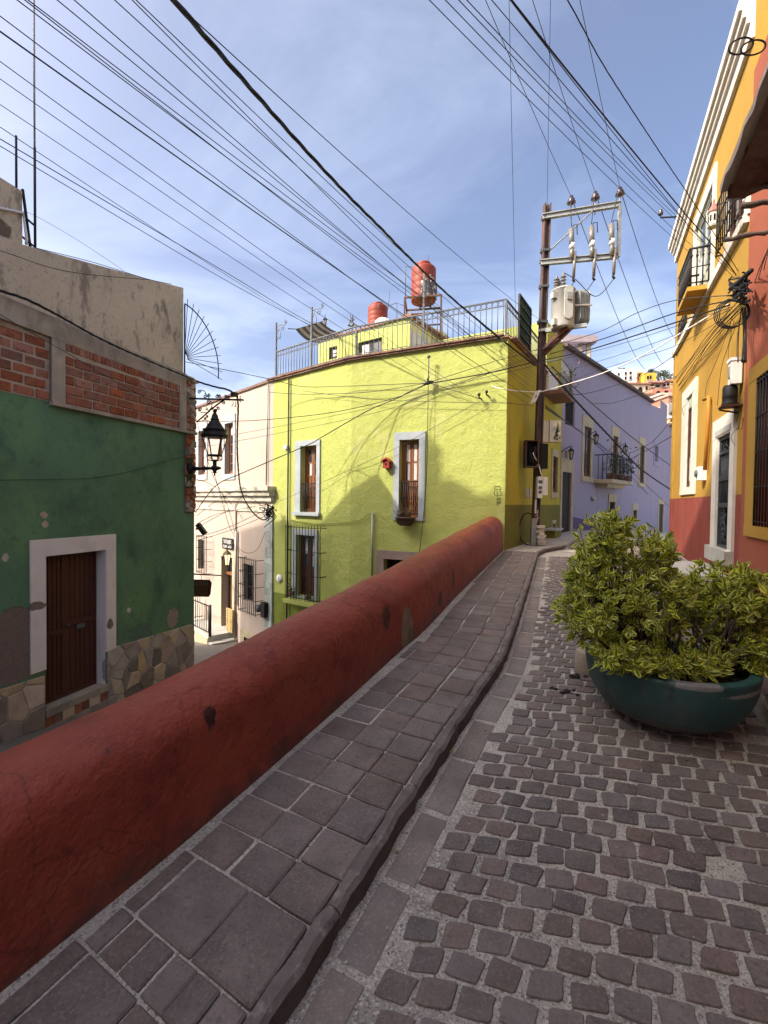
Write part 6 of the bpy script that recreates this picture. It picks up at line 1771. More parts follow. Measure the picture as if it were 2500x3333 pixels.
for k in range(2):                       # young leaves are almost wholly cream yellow
    me = leaf_me[k].copy(); me.materials.clear(); me.materials.append(m_ly); me.materials.append(m_ly); young.append(me)
rs = random.Random(99)
pxm = Dp / FPX
ell = [  # px, py, rx, ry (pixels), depth offset, depth radius (m), weight
    (2035, 1950, 215, 175, .05, .40, 300), (1960, 1765, 82, 105, .05, .22, 80), (2105, 1790, 82, 88, .1, .24, 75), (2005, 1705, 48, 50, .05, .12, 26), (1905, 2000, 95, 105, .0, .30, 90), (1900, 1860, 62, 90, .05, .22, 55),
    (2365, 1925, 122, 112, .05, .34, 200), (2405, 2095, 88, 82, -.1, .28, 120), (2275, 1990, 80, 100, .1, .25, 80), (2455, 2010, 48, 95, .05, .2, 60), (2200, 2140, 190, 52, -.24, .16, 120), (2000, 2110, 90, 55, -.2, .18, 48), (2230, 1920, 80, 60, .15, .2, 40), (2150, 2165, 200, 25, -.33, .06, 36)]
leaves = []   # (position, rotation, size, kind)
branches = MB()
roots = [Vector((G.x + rs.uniform(-.32, .32) * 1.2, G.y + rs.uniform(-.25, .25), rimz - .06)) for _ in range(12)]
for (px, py, rx, ry, dy, dr_, wt) in ell:
    c = at(px, py, Dp + dy)
    for k in range(int(wt * 1.3)):
        v = Vector((rs.gauss(0, 1), rs.gauss(0, 1), rs.gauss(0, 1))).normalized()
        f = rs.uniform(.72, 1.03) if rs.random() < .72 else rs.uniform(.3, .75)
        if v.y > .6 and rs.random() < .6: v.y = -v.y
        tip = c + Vector((v.x * rx * pxm * f, v.y * dr_ * f, v.z * ry * pxm * f))
        if tip.z < rimz - .02: tip.z = rimz + rs.uniform(0, .05)
        axis = (v * .8 + Vector((rs.uniform(-.4, .4), rs.uniform(-.4, .1), rs.uniform(.2, 1.0)))).normalized()
        if rs.random() < .16:
            r0 = min(roots, key=lambda q: (Vector((q.x, q.y, 0)) - Vector((tip.x, tip.y, 0))).length + rs.uniform(0, .25))
            midp = r0.lerp(tip, .5) + Vector((rs.uniform(-.05, .05), rs.uniform(-.05, .05), .05))
            branches.tube([r0, midp, tip], [.007, .005, .002], 4)
        else: branches.tube([tip - axis * .10, tip - axis * .05, tip], [.002, .0018, .0012], 3, caps=False)
        nl = rs.randint(5, 8)
        a0 = rs.uniform(0, 6.28)
        x = axis.orthogonal().normalized(); y = axis.cross(x)
        for q in range(nl):
            a = a0 + q * 2.4
            up = rs.uniform(.15, .75)
            d_ = ((x * math.cos(a) + y * math.sin(a)) * (1 - up * .5) + axis * up + Vector((0, 0, -.12))).normalized()
            side = axis.cross(d_).normalized(); nz = side.cross(d_)
            Mr = Matrix((side, d_, nz)).transposed() @ Matrix.Rotation(rs.uniform(-.5, .5), 3, 'Y')
            size = rs.uniform(.022, .066) * (1.0 if q > 1 else .7)
            leaves.append((tip - axis * rs.uniform(0, .05) , Mr, size, rs.randrange(6), rs.random()))
print('leaves', len(leaves))
def lscore(l):
    q = project(l[0]); 
    if q is None or q[0] > PW or q[1] > PH: return 0
    return l[2] / (l[0] - EYE).length * (1.0 if l[0].y < Dp else .3)
leaves.sort(key=lambda l: -lscore(l))
mass = MB(); pool = {}
lm = []
for k in range(6):
    me = leaf_me[k]; lm.append(([v.co.copy() for v in me.vertices], [(tuple(p.vertices), p.material_index) for p in me.polygons]))
for idx, (p, Mr, s_, k, rv) in enumerate(leaves):
    if idx < 295: inst('leaf', young[k % 2] if rv < .07 else leaf_me[k], shrub, p, Mr, (s_, s_, s_))
    else:
        vs, fs = lm[k]; b = len(mass.v); M3 = Mr * s_
        mass.v.extend([p + M3 @ v for v in vs])
        for f, mi in fs: mass.f.append([b + q for q in f]); mass.m.append(1 if rv < .07 else mi); mass.sm.append(True)
o = mass.build('leaves', [m_lg, m_ly], shrub, fix=False); tag(o, None, None, None, 'stuff')
for i in range(9): branches.tube([roots[i], roots[i] + Vector((rs.uniform(-.06, .06), rs.uniform(-.05, .05), .16)), roots[i] + Vector((rs.uniform(-.15, .15), rs.uniform(-.1, .1), .34))], [.012, .009, .006], 6)
o = branches.build('branches', mat('shrub_bark', (0.09, 0.07, 0.05), 0.9, 0.2, 8, 0), shrub, fix=False); tag(o, None, None, None, 'stuff')

# broken concrete drum behind the bowl and rubbish on the cobbles
q = ground_hit(1912, 2215)
t_ = thing('concrete_drum', q, 'small grey concrete drum half hidden at the bowl left side', 'drum')
mb = MB(); mb.lathe([(.0, 0), (.10, 0), (.105, .02), (.10, .17), (.09, .18), (.0, .18)], q + Vector((.07, .12, -.005)), 18); mb.build('drum_body', m_concrete, t_)
m_black2 = mat('dark_rubbish', (0.03, 0.024, 0.02), 0.9, 0.3, 30, 0.6, 60)
for i, (px, py, r_, lab) in enumerate(((1882, 2207, .035, 'dark lump of dirt against the concrete drum'), (1855, 2255, .026, 'crumbled dark clod on the cobbles in front of the drum'), (1800, 2240, .018, 'smallest dark clod left of the other clods on the cobbles'), (1868, 2262, .017, 'dark clod nearest the planter bowl on the cobbles'))):
    q = ground_hit(px, py); mb = MB()
    for k in range(7): mb.ball(q + Vector((rs.gauss(0, r_), rs.gauss(0, r_ * .7), r_ * .25)), r_ * rs.uniform(.3, .7), 6, 0, (1.3, 1, .7))
    tag(mb.build('dirt_clod', m_black2), lab, 'dirt', 'clods by the planter')
m_dry = mat('dry_leaf', (0.36, 0.32, 0.10), 0.8, 0.2, 20, 0)
for i, (px, py, lab) in enumerate(((1463, 2452, 'curled yellowish leaf in the gutter by the kerb'), (1278, 2772, 'small yellow leaf by the kerb, lower down the gutter'), (1915, 2180, 'pale fallen leaf beside the concrete drum'), (2370, 2480, 'brownish fallen leaf on the cobbles right of the bowl foot'), (1710, 2040, 'light fallen leaf in the gutter far up the kerb'))):
    q = ground_hit(px, py, .012); sc = .035
    o_ = bpy.data.objects.new('fallen_leaf', leaf_me[i % 6].copy()); o_.data.materials.clear(); o_.data.materials.append(m_dry); o_.data.materials.append(m_dry); C.objects.link(o_)
    o_.location = q + Vector((0, 0, .008)); o_.scale = (sc, sc, sc); o_.rotation_euler = (rs.uniform(-.3, .3), rs.uniform(-.3, .3), rs.uniform(0, 6)); tag(o_, lab, 'leaf', 'fallen leaves')

# ================================================================== utility pole
PB = ground_hit(1741, 1772, .10); dpl = PB.y
off_wall = (Vector((PB.x, PB.y, 0)) - P_YGS.O).dot(P_YGS.N)
print('pole base', tuple(PB), 'clear of wall', off_wall)
if off_wall < .25: PB = PB + P_YGS.N * (.25 - off_wall); dpl = PB.y
PT = at(1781, 666, dpl)
pole = thing('utility_pole', PB, 'tall leaning rusty steel pole with crossarms beside the lime house', 'utility pole')
AX = (PT - PB).normalized()
def on_pole(py):
    lo, hi = 0, 1
    for _ in range(30):
        m = (lo + hi) / 2
        if project(PB.lerp(PT, m))[1] > py: lo = m
        else: hi = m
    return PB.lerp(PT, lo)
sx = Vector((1, 0, 0)); sx = (sx - AX * sx.dot(AX)).normalized(); sy = AX.cross(sx)
hw = .075
mb = MB(); ctr = (PB + PT) / 2; hl = (PT - PB) / 2
mb.box(ctr - sx * hw * .82, sx * hw * .16, sy * hw, hl); mb.box(ctr + sx * hw * .82, sx * hw * .16, sy * hw, hl); mb.box(ctr + sy * hw * .2, sx * hw * .655, sy * hw * .35, hl * .9995)
m_polest = mat('rusty_pole_steel', (0.085, 0.058, 0.052), 0.75, 0.25, 5, 0.35, 40, stretch=(4, 4, .6), layers=[((0.15, 0.055, 0.03), 2.2, .5, .66, .8, .5), ((0.16, 0.15, 0.14), 3, .56, .7, .5, .4)])
mb.build('shaft', m_polest, pole)
def band(py, m=m_steel):
    p = on_pole(py); m5 = MB(); m5.box(p, sx * (hw + .012), sy * (hw + .012), AX * .025); m5.box(p - sx * (hw + .03), sx * .02, sy * .03, AX * .035); m5.build('clamp_band', m, pole)
for y in (711, 818, 852, 860 + 75, 1050): band(y)
# crossarms
dA = dpl * .95
a1, b1 = on_pole(711) - sy * hw * 1.2, at(2021, 664, dA); a2, b2 = on_pole(860) - sy * hw * 1.2, at(2011, 832, dA)
for a, b in ((a1, b1), (a2, b2)):
    d_ = (b - a).normalized(); m5 = MB(); st = a - d_ * .12
    m5.bar(st + Vector((0, 0, .05)), b + Vector((0, 0, .05)), .085, .018); m5.bar(st, b, .014, .084); m5.bar(st + Vector((0, 0, -.05)), b + Vector((0, 0, -.05)), .085, .018)
    m5.build('crossarm', m_galv, pole)
m5 = MB(); m5.bar(b1 - Vector((.02, 0, .03)), b2 + Vector((0.01, 0, -.03)), .075, .06); m5.build('hanger', m_galv, pole)
m5 = MB(); m5.bar(on_pole(818) + sx * hw, a1.lerp(b1, .63) - Vector((0, .03, .05)), .05, .012); m5.build('diagonal_brace', m_galv, pole)
m_porc = mat('brown_porcelain', (0.045, 0.03, 0.028), 0.25, 0.2, 5, 0, spec=0.6); m_gporc = mat('grey_porcelain', (0.16, 0.148, 0.12), 0.35, 0.1, 5, 0, spec=0.5)
INS = []
for f in (.325, .655, .985):
    p = a1.lerp(b1, f) + Vector((0, 0, .06)); m5 = MB(); m5.tube([p - Vector((0, 0, .2)), p + Vector((0, 0, .12))], .012, 6); pin = m5.build('insulator_pin', m_galv, pole)
    m5 = MB(); m5.lathe([(.0, .10), (.05, .11), (.095, .13), (.09, .165), (.055, .175), (.075, .20), (.06, .235), (.035, .24), (.04, .29), (.0, .30)], p, 14); m5.build('insulator', m_porc, pin); INS.append(p + Vector((0, 0, .27)))
CUT = []
for f, k in ((.34, 0), (.62, 1), (.89, 2)):
    p = a2.lerp(b2, f) + Vector((0, -.09, .0)); m5 = MB()
    m5.tube([p + Vector((-.02, 0, .62)), p + Vector((-.005, 0, .25))], .055, 10); cb = m5.build('fuse_barrel', m_gporc, pole)
    m5 = MB(); m5.tube([p + Vector((0, 0, .25)), p + Vector((.0, 0, -.03))], .044, 10); m5.tube([p + Vector((.07, .0, .14)), p + Vector((.05, 0, -.42))], .034, 8); m5.build('fuse_tube', m_gporc, cb)
    m5 = MB(); m5.tube([p + Vector((0, 0, .31)), p + Vector((0, 0, .20))], .060, 10); m5.build('white_band', m_whitebox, cb)
    m5 = MB(); m5.tube([p + Vector((.05, 0, -.40)), p + Vector((.04, 0, -.48)), p + Vector((.08, 0, -.52))], .025, 6); m5.tube([p + Vector((-.02, 0, .62)), p + Vector((.02, 0, .70)), p + Vector((.10, 0, .72)), p + Vector((.11, 0, .5))], .010, 5); m5.build('terminal', m_iron, cb)
    CUT.append((p + Vector((-.02, 0, .68)), p + Vector((.06, 0, -.52))))
# whitewashed rubble foot
for k in range(8):
    m5 = MB(); c = PB + Vector((.07 + rs.uniform(-.03, .03), -.05 + rs.uniform(-.03, .03), .03 + .055 * k)); m5.box(c, Vector((.09 + rs.uniform(-.03, .02), .02, 0)), Vector((-.02, .09, 0)), Vector((rs.uniform(-.01, .01), 0, .029))); m5.build('foot_stone', rs.choice([m_white, m_lightstone, m_st[1], m_white]), pole)
m5 = MB(); m5.box(PB + Vector((-.07, -.08, .30)), Vector((.055, 0, 0)), Vector((0, .05, 0)), Vector((.01, 0, .3))); m5.build('painted_foot', m_galv, pole)
# white painted letters E Z T down the shaft
for ch, py, rot in (('E', 1667, -.05), ('Z', 1682, .45), ('T', 1695, .15)):
    p = on_pole(py) - sy * (hw + .004) + sx * .01; me = text_mesh(ch, .115); me.materials.clear(); me.materials.append(m_white)
    inst('lettering', me, pole, p, Matrix((sx, AX, -sy)).transposed() @ Matrix.Rotation(rot, 3, 'Z'))
p = on_pole(1648) - sy * (hw + .003) - sx * .04; m5 = MB(); m5.box(p, sx * .02, sy * .002, AX * .16); m5.build('paint_smear', m_white, pole)

# transformer on its brackets
dT = dpl * .965; mpx = dT / FPX
tc_ = at(1831, 1072, dT)
tr = thing('transformer', tc_, 'pale grey drum transformer with cooling fins bolted to the rusty pole', 'transformer')
m_tr = mat('transformer_grey_paint', (0.40, 0.40, 0.365), 0.5, 0.06, 3, 0.15, 30, layers=[((0.32, 0.29, 0.24), 3, .58, .72, .5, .4)])
rT = 36 * mpx; hT = 128 * mpx
mb = MB(); mb.lathe([(.0, 0), (rT * .96, 0), (rT, .03), (rT, hT * .93), (rT * 1.04, hT * .935), (rT * 1.04, hT * .96), (rT * .9, hT * .985), (0, hT)], tc_, 28); mb.build('tank', m_tr, tr)
def oval(c, ux, uz, th, w, h, n=10):
    pts = []
    for k in range(n + 1): a = math.pi * k / n; pts.append(c + ux * (w * math.cos(a)) + uz * (h - w + w * math.sin(a)))
    for k in range(n + 1): a = math.pi + math.pi * k / n; pts.append(c + ux * (w * math.cos(a)) + uz * (-(h - w) + w * math.sin(a)))
    m = MB(); m.prism(pts, th); return m
UZ = Vector((0, 0, 1))
fc = tc_ + Vector((0.02, -rT - .035, hT * .55)); oval(fc, Vector((1, 0, 0)), UZ, Vector((0, .05, 0)), rT * .36, hT * .40).build('cooling_panel', m_tr, tr)
mb = MB(); mb.box(fc + Vector((.01, -.02, .12)), (.055, 0, 0), (0, .02, 0), (0, 0, .07)); mb.build('data_plate', m_galv, tr)
for k in range(7):
    an = R(-58 + k * 11); c = tc_ + Vector((math.cos(R(-20)) * (rT + .0), math.sin(R(-20)) * rT, hT * .52)) + Vector((.04 + .038 * k, -.02 + .012 * k, 0))
    oval(c, Vector((.25, -1, 0)).normalized(), UZ, Vector((.012, 0, 0)), rT * .45, hT * .42).build('cooling_fin', m_tr if k == 6 else m_galv, tr)
mb = MB(); mb.bar(tc_ + Vector((rT * .7, -rT * .9, hT * .5)), tc_ + Vector((rT * .95 + .32, -rT * .75, hT * .53)), .03); mb.build('fin_strap', m_tr, tr)
for (dx_, dz_, s_) in ((-26, .78, 1), (-22, .12, 1)):
    mb = MB(); c = tc_ + Vector((dx_ * mpx - .10, -.12, hT * dz_)) + Vector((.04, 0, 0)); mb.box(c, (.06, .014, 0), (-.014, .05, 0), (0, 0, .065)); mb.build('terminal_box', m_tr, tr)
TB = []
for (dx_, dy_, hh) in ((-25, -.05, .27), (-13, .08, .22), (-5, -.08, .33)):
    c = tc_ + Vector((dx_ * mpx, dy_, hT * .97)); mb = MB(); pr = [(.0, 0), (.03, 0)]
    for k in range(4): pr += [(.028, hh * (k + .25) / 4.6), (.062, hh * (k + .45) / 4.6), (.058, hh * (k + .6) / 4.6), (.028, hh * (k + .75) / 4.6)]
    pr += [(.02, hh * .92), (.028, hh), (.0, hh * 1.06)]
    mb.lathe(pr, c, 12); mb.build('bushing', m_gporc, tr); TB.append(c + Vector((0, 0, hh * 1.05)))
mb = MB(); pp = on_pole(1078)
mb.bar(pp - sx * .1, Vector((tc_.x + rT + .1, tc_.y, pp.z)), .10, .06); mb.bar(pp + Vector((0, -.2, -.06)), Vector((tc_.x + rT + .2, tc_.y - .2, pp.z - .07)), .07, .08); mb.build('platform', m_galv, tr)
mb = MB(); mb.bar(on_pole(1150) + sx * .05, Vector((tc_.x + rT * .6, tc_.y, pp.z - .08)), .10, .09); mb.bar(on_pole(1140) - sy * .1, Vector((tc_.x + rT * .2, tc_.y - .15, pp.z - .08)), .06, .07); mb.build('strut', m_rust, tr)

# boxes on the pole
def pole_box(name, x0, x1, y0, y1, depth, m, label, cat, d=None, gap=.09):
    d = d or dpl
    a = at(x0, y1, d - gap); b = at(x1, y0, d - gap)
    t = thing(name, ((a.x + b.x) / 2, a.y, a.z), label, cat)
    return t, a, b
t_, a, b = pole_box('meter_cabinet', 1711, 1756, 1432, 1521, .22, m_rust, 'open rusty meter cabinet full of black wiring on the pole', 'meter cabinet', gap=.30)
mb = MB(); y0 = a.y; y1 = a.y + .2
mb.abox(a.x, b.x, y1 - .012, y1, a.z, b.z); mb.abox(a.x, a.x + .02, y0, y1 - .012, a.z, b.z); mb.abox(b.x - .02, b.x, y0, y1 - .012, a.z, b.z); mb.abox(a.x + .02, b.x - .02, y0, y1 - .012, a.z, a.z + .03); mb.abox(a.x + .02, b.x - .02, y0, y1 - .012, b.z - .02, b.z)
mb.build('case', m_rust, t_)
mb = MB(); mb.abox(a.x + .025, b.x - .025, y1 - .05, y1 - .014, a.z + .035, b.z - .025); mb.abox(a.x + .04, b.x - .04, y0 + .03, y1 - .05, a.z + (b.z - a.z) * .62, a.z + (b.z - a.z) * .65); mb.build('back_board', m_dark, t_)
mb = MB()
for k in range(14):
    p = Vector((rs.uniform(a.x + .05, b.x - .05), y0 + .06, rs.uniform(a.z + .08, b.z - .1))); q = Vector((rs.uniform(a.x + .05, b.x - .05), y0 + .05, rs.uniform(a.z + .08, b.z - .1))); mb.tube([p, (p + q) / 2 + Vector((rs.uniform(-.08, .08), -.04, rs.uniform(-.1, .1))), q], .008, 4)
mb.build('wiring', m_wire, t_)
mb = MB(); mb.tube([Vector((a.x + (b.x - a.x) * f, y0 + .02, a.z + (b.z - a.z) * g)) for f, g in ((.55, .55), (.62, .45), (.72, .35), (.85, .25))], .010, 5); mb.tube([Vector((b.x - .03 + .12 * f, y0 + .04, a.z + .05 - .25 * f * f + .05 * math.sin(6 * f))) for f in (0, .3, .6, 1, 1.3)], .012, 5); mb.build('loose_white_wire', m_whitewire, t_)
mb = MB(); mb.box(Vector((b.x + .12, y0 + .16, (a.z + b.z) / 2 - .04)), (.10, .04, 0), (-.03, .05, 0), (0.0, 0, (b.z - a.z) * .46)); mb.build('hanging_door', m_dark, t_)
t_, a, b = pole_box('white_meter_box', 1750, 1767, 1551, 1621, .2, m_whitebox, 'white plastic meter box with round dials low on the pole', 'meter box', gap=.22)
mb = MB(); mb.abox(a.x, b.x, a.y, a.y + .18, a.z, b.z); mb.build('case', m_whitebox, t_)
mb = MB(); mb.box(Vector((b.x + .05, a.y + .10, (a.z + b.z) / 2 + .03)), (.07, .05, 0), (-.03, .06, 0), (0, 0, (b.z - a.z) * .42)); mb.build('side_cover', m_whitebox, t_)
for f, w in ((.75, 1), (.48, 0), (.28, 0)):
    mb = MB(); c = Vector(((a.x + b.x) / 2, a.y - .002, a.z + (b.z - a.z) * f))
    if w: mb.box(c, (.04, 0, 0), (0, .006, 0), (0, 0, .035))
    else: mb.lathe([(.0, -.006), (.04, -.006), (.04, .006), (.0, .006)], c, 14, 0, Matrix.Rotation(R(90), 3, 'X'))
    mb.build('dial', m_steel, t_)
t_, a, b = pole_box('enclosure', 1731, 1752, 1277, 1307, .2, m_whitebox, 'small tilted white enclosure clipped to the white cable on the pole', 'enclosure', gap=.26)
mb = MB(); c = (a + b) / 2; mb.box(c, (.06, 0, .02), (0, .05, 0), (.05, 0, .13)); mb.build('case', m_whitebox, t_)
mb = MB(); mb.box(c + Vector((0.005, -.052, 0)), (.012, 0, 0), (0, .004, 0), (.01, 0, .03)); mb.build('latch', m_steel, t_)
u0 = P_YGS.hit(1765, 1402, .35)[0]; u1 = P_YGS.hit(1825, 1402, .35)[0]; z0 = P_YGS.hit(1795, 1437, .35)[1]; z1 = P_YGS.hit(1795, 1369, .35)[1]
a = at(1764, 1437, dpl + .25); b = at(1827, 1369, dpl + .25)
t_ = thing('metal_cabinet', ((a.x + b.x) / 2, a.y, a.z), 'rust-edged white metal cabinet covered in worn stickers behind the pole', 'cabinet')
mb = MB(); mb.abox(a.x + .18, b.x, a.y, a.y + .3, a.z, b.z); mb.build('case', mat('rusting_white_enamel', (0.60, 0.57, 0.47), 0.5, 0.1, 3, 0.1, 30, layers=[((0.30, 0.11, 0.03), 2.2, .58, .68, .8, .6)]), t_)
mb = MB(); mb.abox(a.x, a.x + .17, a.y + .03, a.y + .28, a.z, b.z); mb.build('side_bay', mat('rusting_white_enamel'  , (0.6, .57, .47)), t_)
mb = MB(); mb.abox(a.x + .23, b.x - .04, a.y - .014, a.y - .002, a.z + .05, b.z - .05); dr2 = mb.build('cabinet_door', MATS['rusting_white_enamel'], t_)
for k, (fx, fz, w, h, c) in enumerate(((.4, .62, .09, .06, (0.25, .36, .42)), (.35, .48, .10, .07, (.4, .5, .5)), (.72, .66, .06, .12, (.33, .36, .12)), (.66, .42, .09, .08, (.6, .6, .55)), (.62, .2, .11, .06, (.03, .03, .03)), (.5, .3, .05, .05, (.1, .12, .12)), (.52, .75, .05, .05, (.62, .62, .6)))):
    m_s = mat('sticker_%d' % k, c, .6, .4, 30, 0, layers=[((.6, .57, .47), 25, .5, .56, .8, 1)])
    mb = MB(); cx = a.x + .2 + (b.x - a.x - .2) * fx; cz = a.z + (b.z - a.z) * fz
    mb.prism([Vector((cx + w * math.cos(t) * (1 + .3 * math.sin(3 * t + k)) * .8, a.y - .0145, cz + h * math.sin(t) * (1 + .3 * math.cos(2 * t + k)) * .8)) for t in [6.283 * i / 12 for i in range(12)]], (0, -.002, 0)); mb.build('sticker', m_s, dr2)
# cable loop leaning at the pole foot
mb = MB(); c = PB + Vector((-.18, -.05, .36)); mb.tube([c + Vector((.20 * math.cos(t), .03 * math.sin(t * 2), .36 * math.sin(t))) for t in [R(60 + i * 12) for i in range(19)]], .014, 5)
tag(mb.build('cable_loop', m_black), 'black cable looping out at the foot of the rusty pole', 'cable')
# step at the lime house side
u0, u1 = P_YGS.hit(1768, 1735)[0], P_YGS.hit(1790, 1735)[0]; zz = zg(*P_YGS.pt(u0, 0, .3).xy) + .1
t_ = thing('bench_step', P_YGS.pt((u0 + u1) / 2, zz, .2), 'low olive block with a white slab top behind the pole', 'step')
mb = MB(); mb.pbox(P_YGS, u0, u1, zz - .1, zz + .17, .0, .30); mb.build('block', m_olive, t_); mb = MB(); mb.pbox(P_YGS, u0 - .06, u1 + .06, zz + .172, zz + .22, .0, .35); mb.build('slab_top', m_lightstone, t_)
t_ = thing('wall_socket', P_YGS.pt(*P_YGS.hit(1716, 1605)), 'small white switch box on the mustard wall left of the pole', 'switch box')
q = P_YGS.hit(1716, 1605); mb = MB(); mb.pbox(P_YGS, q[0] - .1, q[0] + .1, q[1] - .1, q[1] + .1, 0, .06); mb.build('case', m_whitebox, t_); mb = MB(); mb.pbox(P_YGS, q[0] - .05, q[0] + .0, q[1] - .12, q[1] + .14, .06, .08); mb.build('cover', m_galv, t_)
# ================================================================== street lantern on the green corner
P = P_GRN
uW, zW = P.hit(612, 1526)
Wp = P.pt(uW, zW); ND = P.N.copy()
lamp = thing('street_lantern', Wp, 'large black street lantern on an arm at the green house corner', 'street lamp')
mb = MB(); mb.pbox(P, uW - .09, uW + .09, zW - .38, zW + .22, .0, .05); mb.lathe([(.0, 0), (.1, 0), (.08, .06), (0, .07)], P.pt(uW, zW, .05), 12, 0, Matrix((P.U, UZ, P.N)).transposed()); mb.build('wall_plate', m_iron, lamp)
Lc = P.pt(uW, 0, .56); mpl = Lc.y / FPX
def lz(py): return at(699, py, Lc.y).z
ax_ = Vector((at(699, 1500, Lc.y).x, Lc.y, 0)); Lc = Vector((ax_.x, Lc.y, 0))
mb = MB(); A = P.pt(uW, zW, .04); B = Vector((Lc.x, Lc.y, lz(1524)))
mb.tube([A, A.lerp(B, .25), A.lerp(B, .5), A.lerp(B, .55), A.lerp(B, .9), B, B + (B - A) * .18, B + (B - A) * .25], [.055, .04, .022, .04, .022, .05, .03, .012], 8); mb.build('arm', m_iron, lamp)
def lp(l): return [(r * mpl, lz(y)) for r, y in l]
Z0 = Vector((Lc.x, Lc.y, 0))
mb = MB(); mb.lathe(lp([(.5, 1551), (3, 1546), (2, 1542), (7, 1538), (5, 1534), (9, 1530), (12, 1524), (11, 1519), (6, 1515), (6.5, 1500), (10, 1498), (9, 1496)]), Z0, 14); mb.build('hub', m_iron, lamp)
mb = MB()
for k in range(6):
    a = R(60 * k + 20); d_ = Vector((math.cos(a), math.sin(a), 0))
    mb.bar(Z0 + d_ * 20 * mpl + UZ * lz(1484), Z0 + d_ * 38 * mpl + UZ * lz(1423), .018)
    mb.tube(scroll(Z0 + d_ * 17 * mpl + UZ * lz(1491), d_, UZ, 6.5 * mpl, 1.2, 1.6, -1, 12), .006, 4)
    mb.tube([Z0 + d_ * 8 * mpl + UZ * lz(1500), Z0 + d_ * 19 * mpl + UZ * lz(1499), Z0 + d_ * 23 * mpl + UZ * lz(1493), Z0 + d_ * 22 * mpl + UZ * lz(1484)], .008, 5)
mb.lathe(lp([(23, 1485), (24, 1483), (23, 1480), (20, 1480), (20, 1485)]), Z0, 18); mb.build('lamp_cage', m_iron, lamp)
m_lglass = bpy.data.materials.new('lantern_glass'); m_lglass.use_nodes = True
b = m_lglass.node_tree.nodes['Principled BSDF']; b.inputs['Transmission Weight'].default_value = 1; b.inputs['IOR'].default_value = 1.02; b.inputs['Roughness'].default_value = 0.0; b.inputs['Base Color'].default_value = (.97, .97, .95, 1)
for k in range(6):
    a, c = R(60 * k + 20), R(60 * k + 80); d1_ = Vector((math.cos(a), math.sin(a), 0)); d2_ = Vector((math.cos(c), math.sin(c), 0)); m5 = MB()
    m5.quad(Z0 + d1_ * 19 * mpl + UZ * lz(1482), Z0 + d2_ * 19 * mpl + UZ * lz(1482), Z0 + d2_ * 36.5 * mpl + UZ * lz(1424), Z0 + d1_ * 36.5 * mpl + UZ * lz(1424)); m5.build('pane', m_lglass, lamp)
mb = MB(); mb.lathe(lp([(36, 1425), (41, 1422), (42, 1417), (39, 1413), (35, 1411), (35, 1402), (38, 1401), (38, 1398), (30, 1396), (24, 1386), (17, 1374), (12, 1369), (14, 1367), (14, 1364), (11, 1362), (10, 1354), (6, 1346), (4, 1342), (7, 1340), (6, 1335), (.5, 1333)]), Z0, 20); mb.build('hood', m_iron, lamp)
mb = MB(); mb.lathe(lp([(0, 1424), (8, 1423), (8, 1415), (5, 1411)]), Z0, 12); mb.build('bulb_holder', m_whitebox, lamp)

# cable bracket with iron scrolls above the lantern
Pb = Plane(P.pt(uG - .2, 0), P.N.xy, (0, -1))
sr = thing('scroll_bracket', Pb.pt(.2, Pb.hit(650, 1299)[1]), 'black iron scroll bracket holding the thick cable above the lantern', 'bracket')
H_ = lambda x, y: Pb.pt(*Pb.hit(x, y))
mb = MB(); mb.bar(H_(610, 1297), H_(792, 1302), .035, .03); mb.bar(H_(681, 1336), H_(728, 1302), .022); mb.bar(H_(640, 1374), H_(683, 1337), .022); mb.build('bar', m_iron, sr)
k_ = 320 / 1416
pxr = at(700, 1300, Pb.pt(.5, 0).y).x - at(699, 1300, Pb.pt(.5, 0).y).x
for (zx, zy, r_, a0, sg) in ((218, 335, 32, 0, 1), (297, 395, 34, 1.6, -1), (360, 385, 28, 1.6, 1), (468, 398, 30, 1.6, -1), (515, 400, 28, 1.6, 1), (600, 405, 26, 3, -1), (640, 412, 24, 0, 1), (348, 482, 34, 0, 1), (562, 490, 28, 1.6, -1), (230, 582, 28, 3, 1), (488, 572, 28, 3, -1), (450, 604, 24, 0, 1), (300, 720, 22, 0, 1), (330, 690, 20, 3, -1)):
    c = H_(600 + zx * k_, 1200 + zy * k_); m5 = MB(); pts = scroll(c, Pb.U, UZ, r_ * k_ * pxr, 1.35, a0, sg, 16)
    m5.tube(pts, .009, 5); m5.build('scroll', m_iron, sr)
m5 = MB()
for seq in (((245, 305), (290, 320), (325, 385), (300, 432)), ((325, 385), (350, 420)), ((470, 365), (492, 400), (515, 370)), ((375, 460), (402, 510), (390, 560), (362, 605)), ((200, 600), (250, 632), (340, 630), (365, 605)), ((362, 605), (420, 580), (470, 600)), ((205, 765), (290, 740), (350, 745)), ((300, 580), (360, 608)), ((318, 555), (330, 590), (345, 560)), ((700, 470), (705, 510), (680, 540)), ((740, 470), (742, 530), (725, 550), (748, 545))):
    m5.tube([H_(600 + x * k_, 1200 + y * k_) for x, y in seq], .008, 5)
m5.build('tendril', m_iron, sr)
m5 = MB(); m5.box(H_(762, 1284), Pb.U * .05, Pb.N * .04, UZ * .04); m5.tube([H_(774, 1284), H_(774, 1312)], .012, 5); m5.tube([H_(782, 1288), H_(782, 1310)], .01, 5); m5.build('cable_clamp', m_iron, sr)

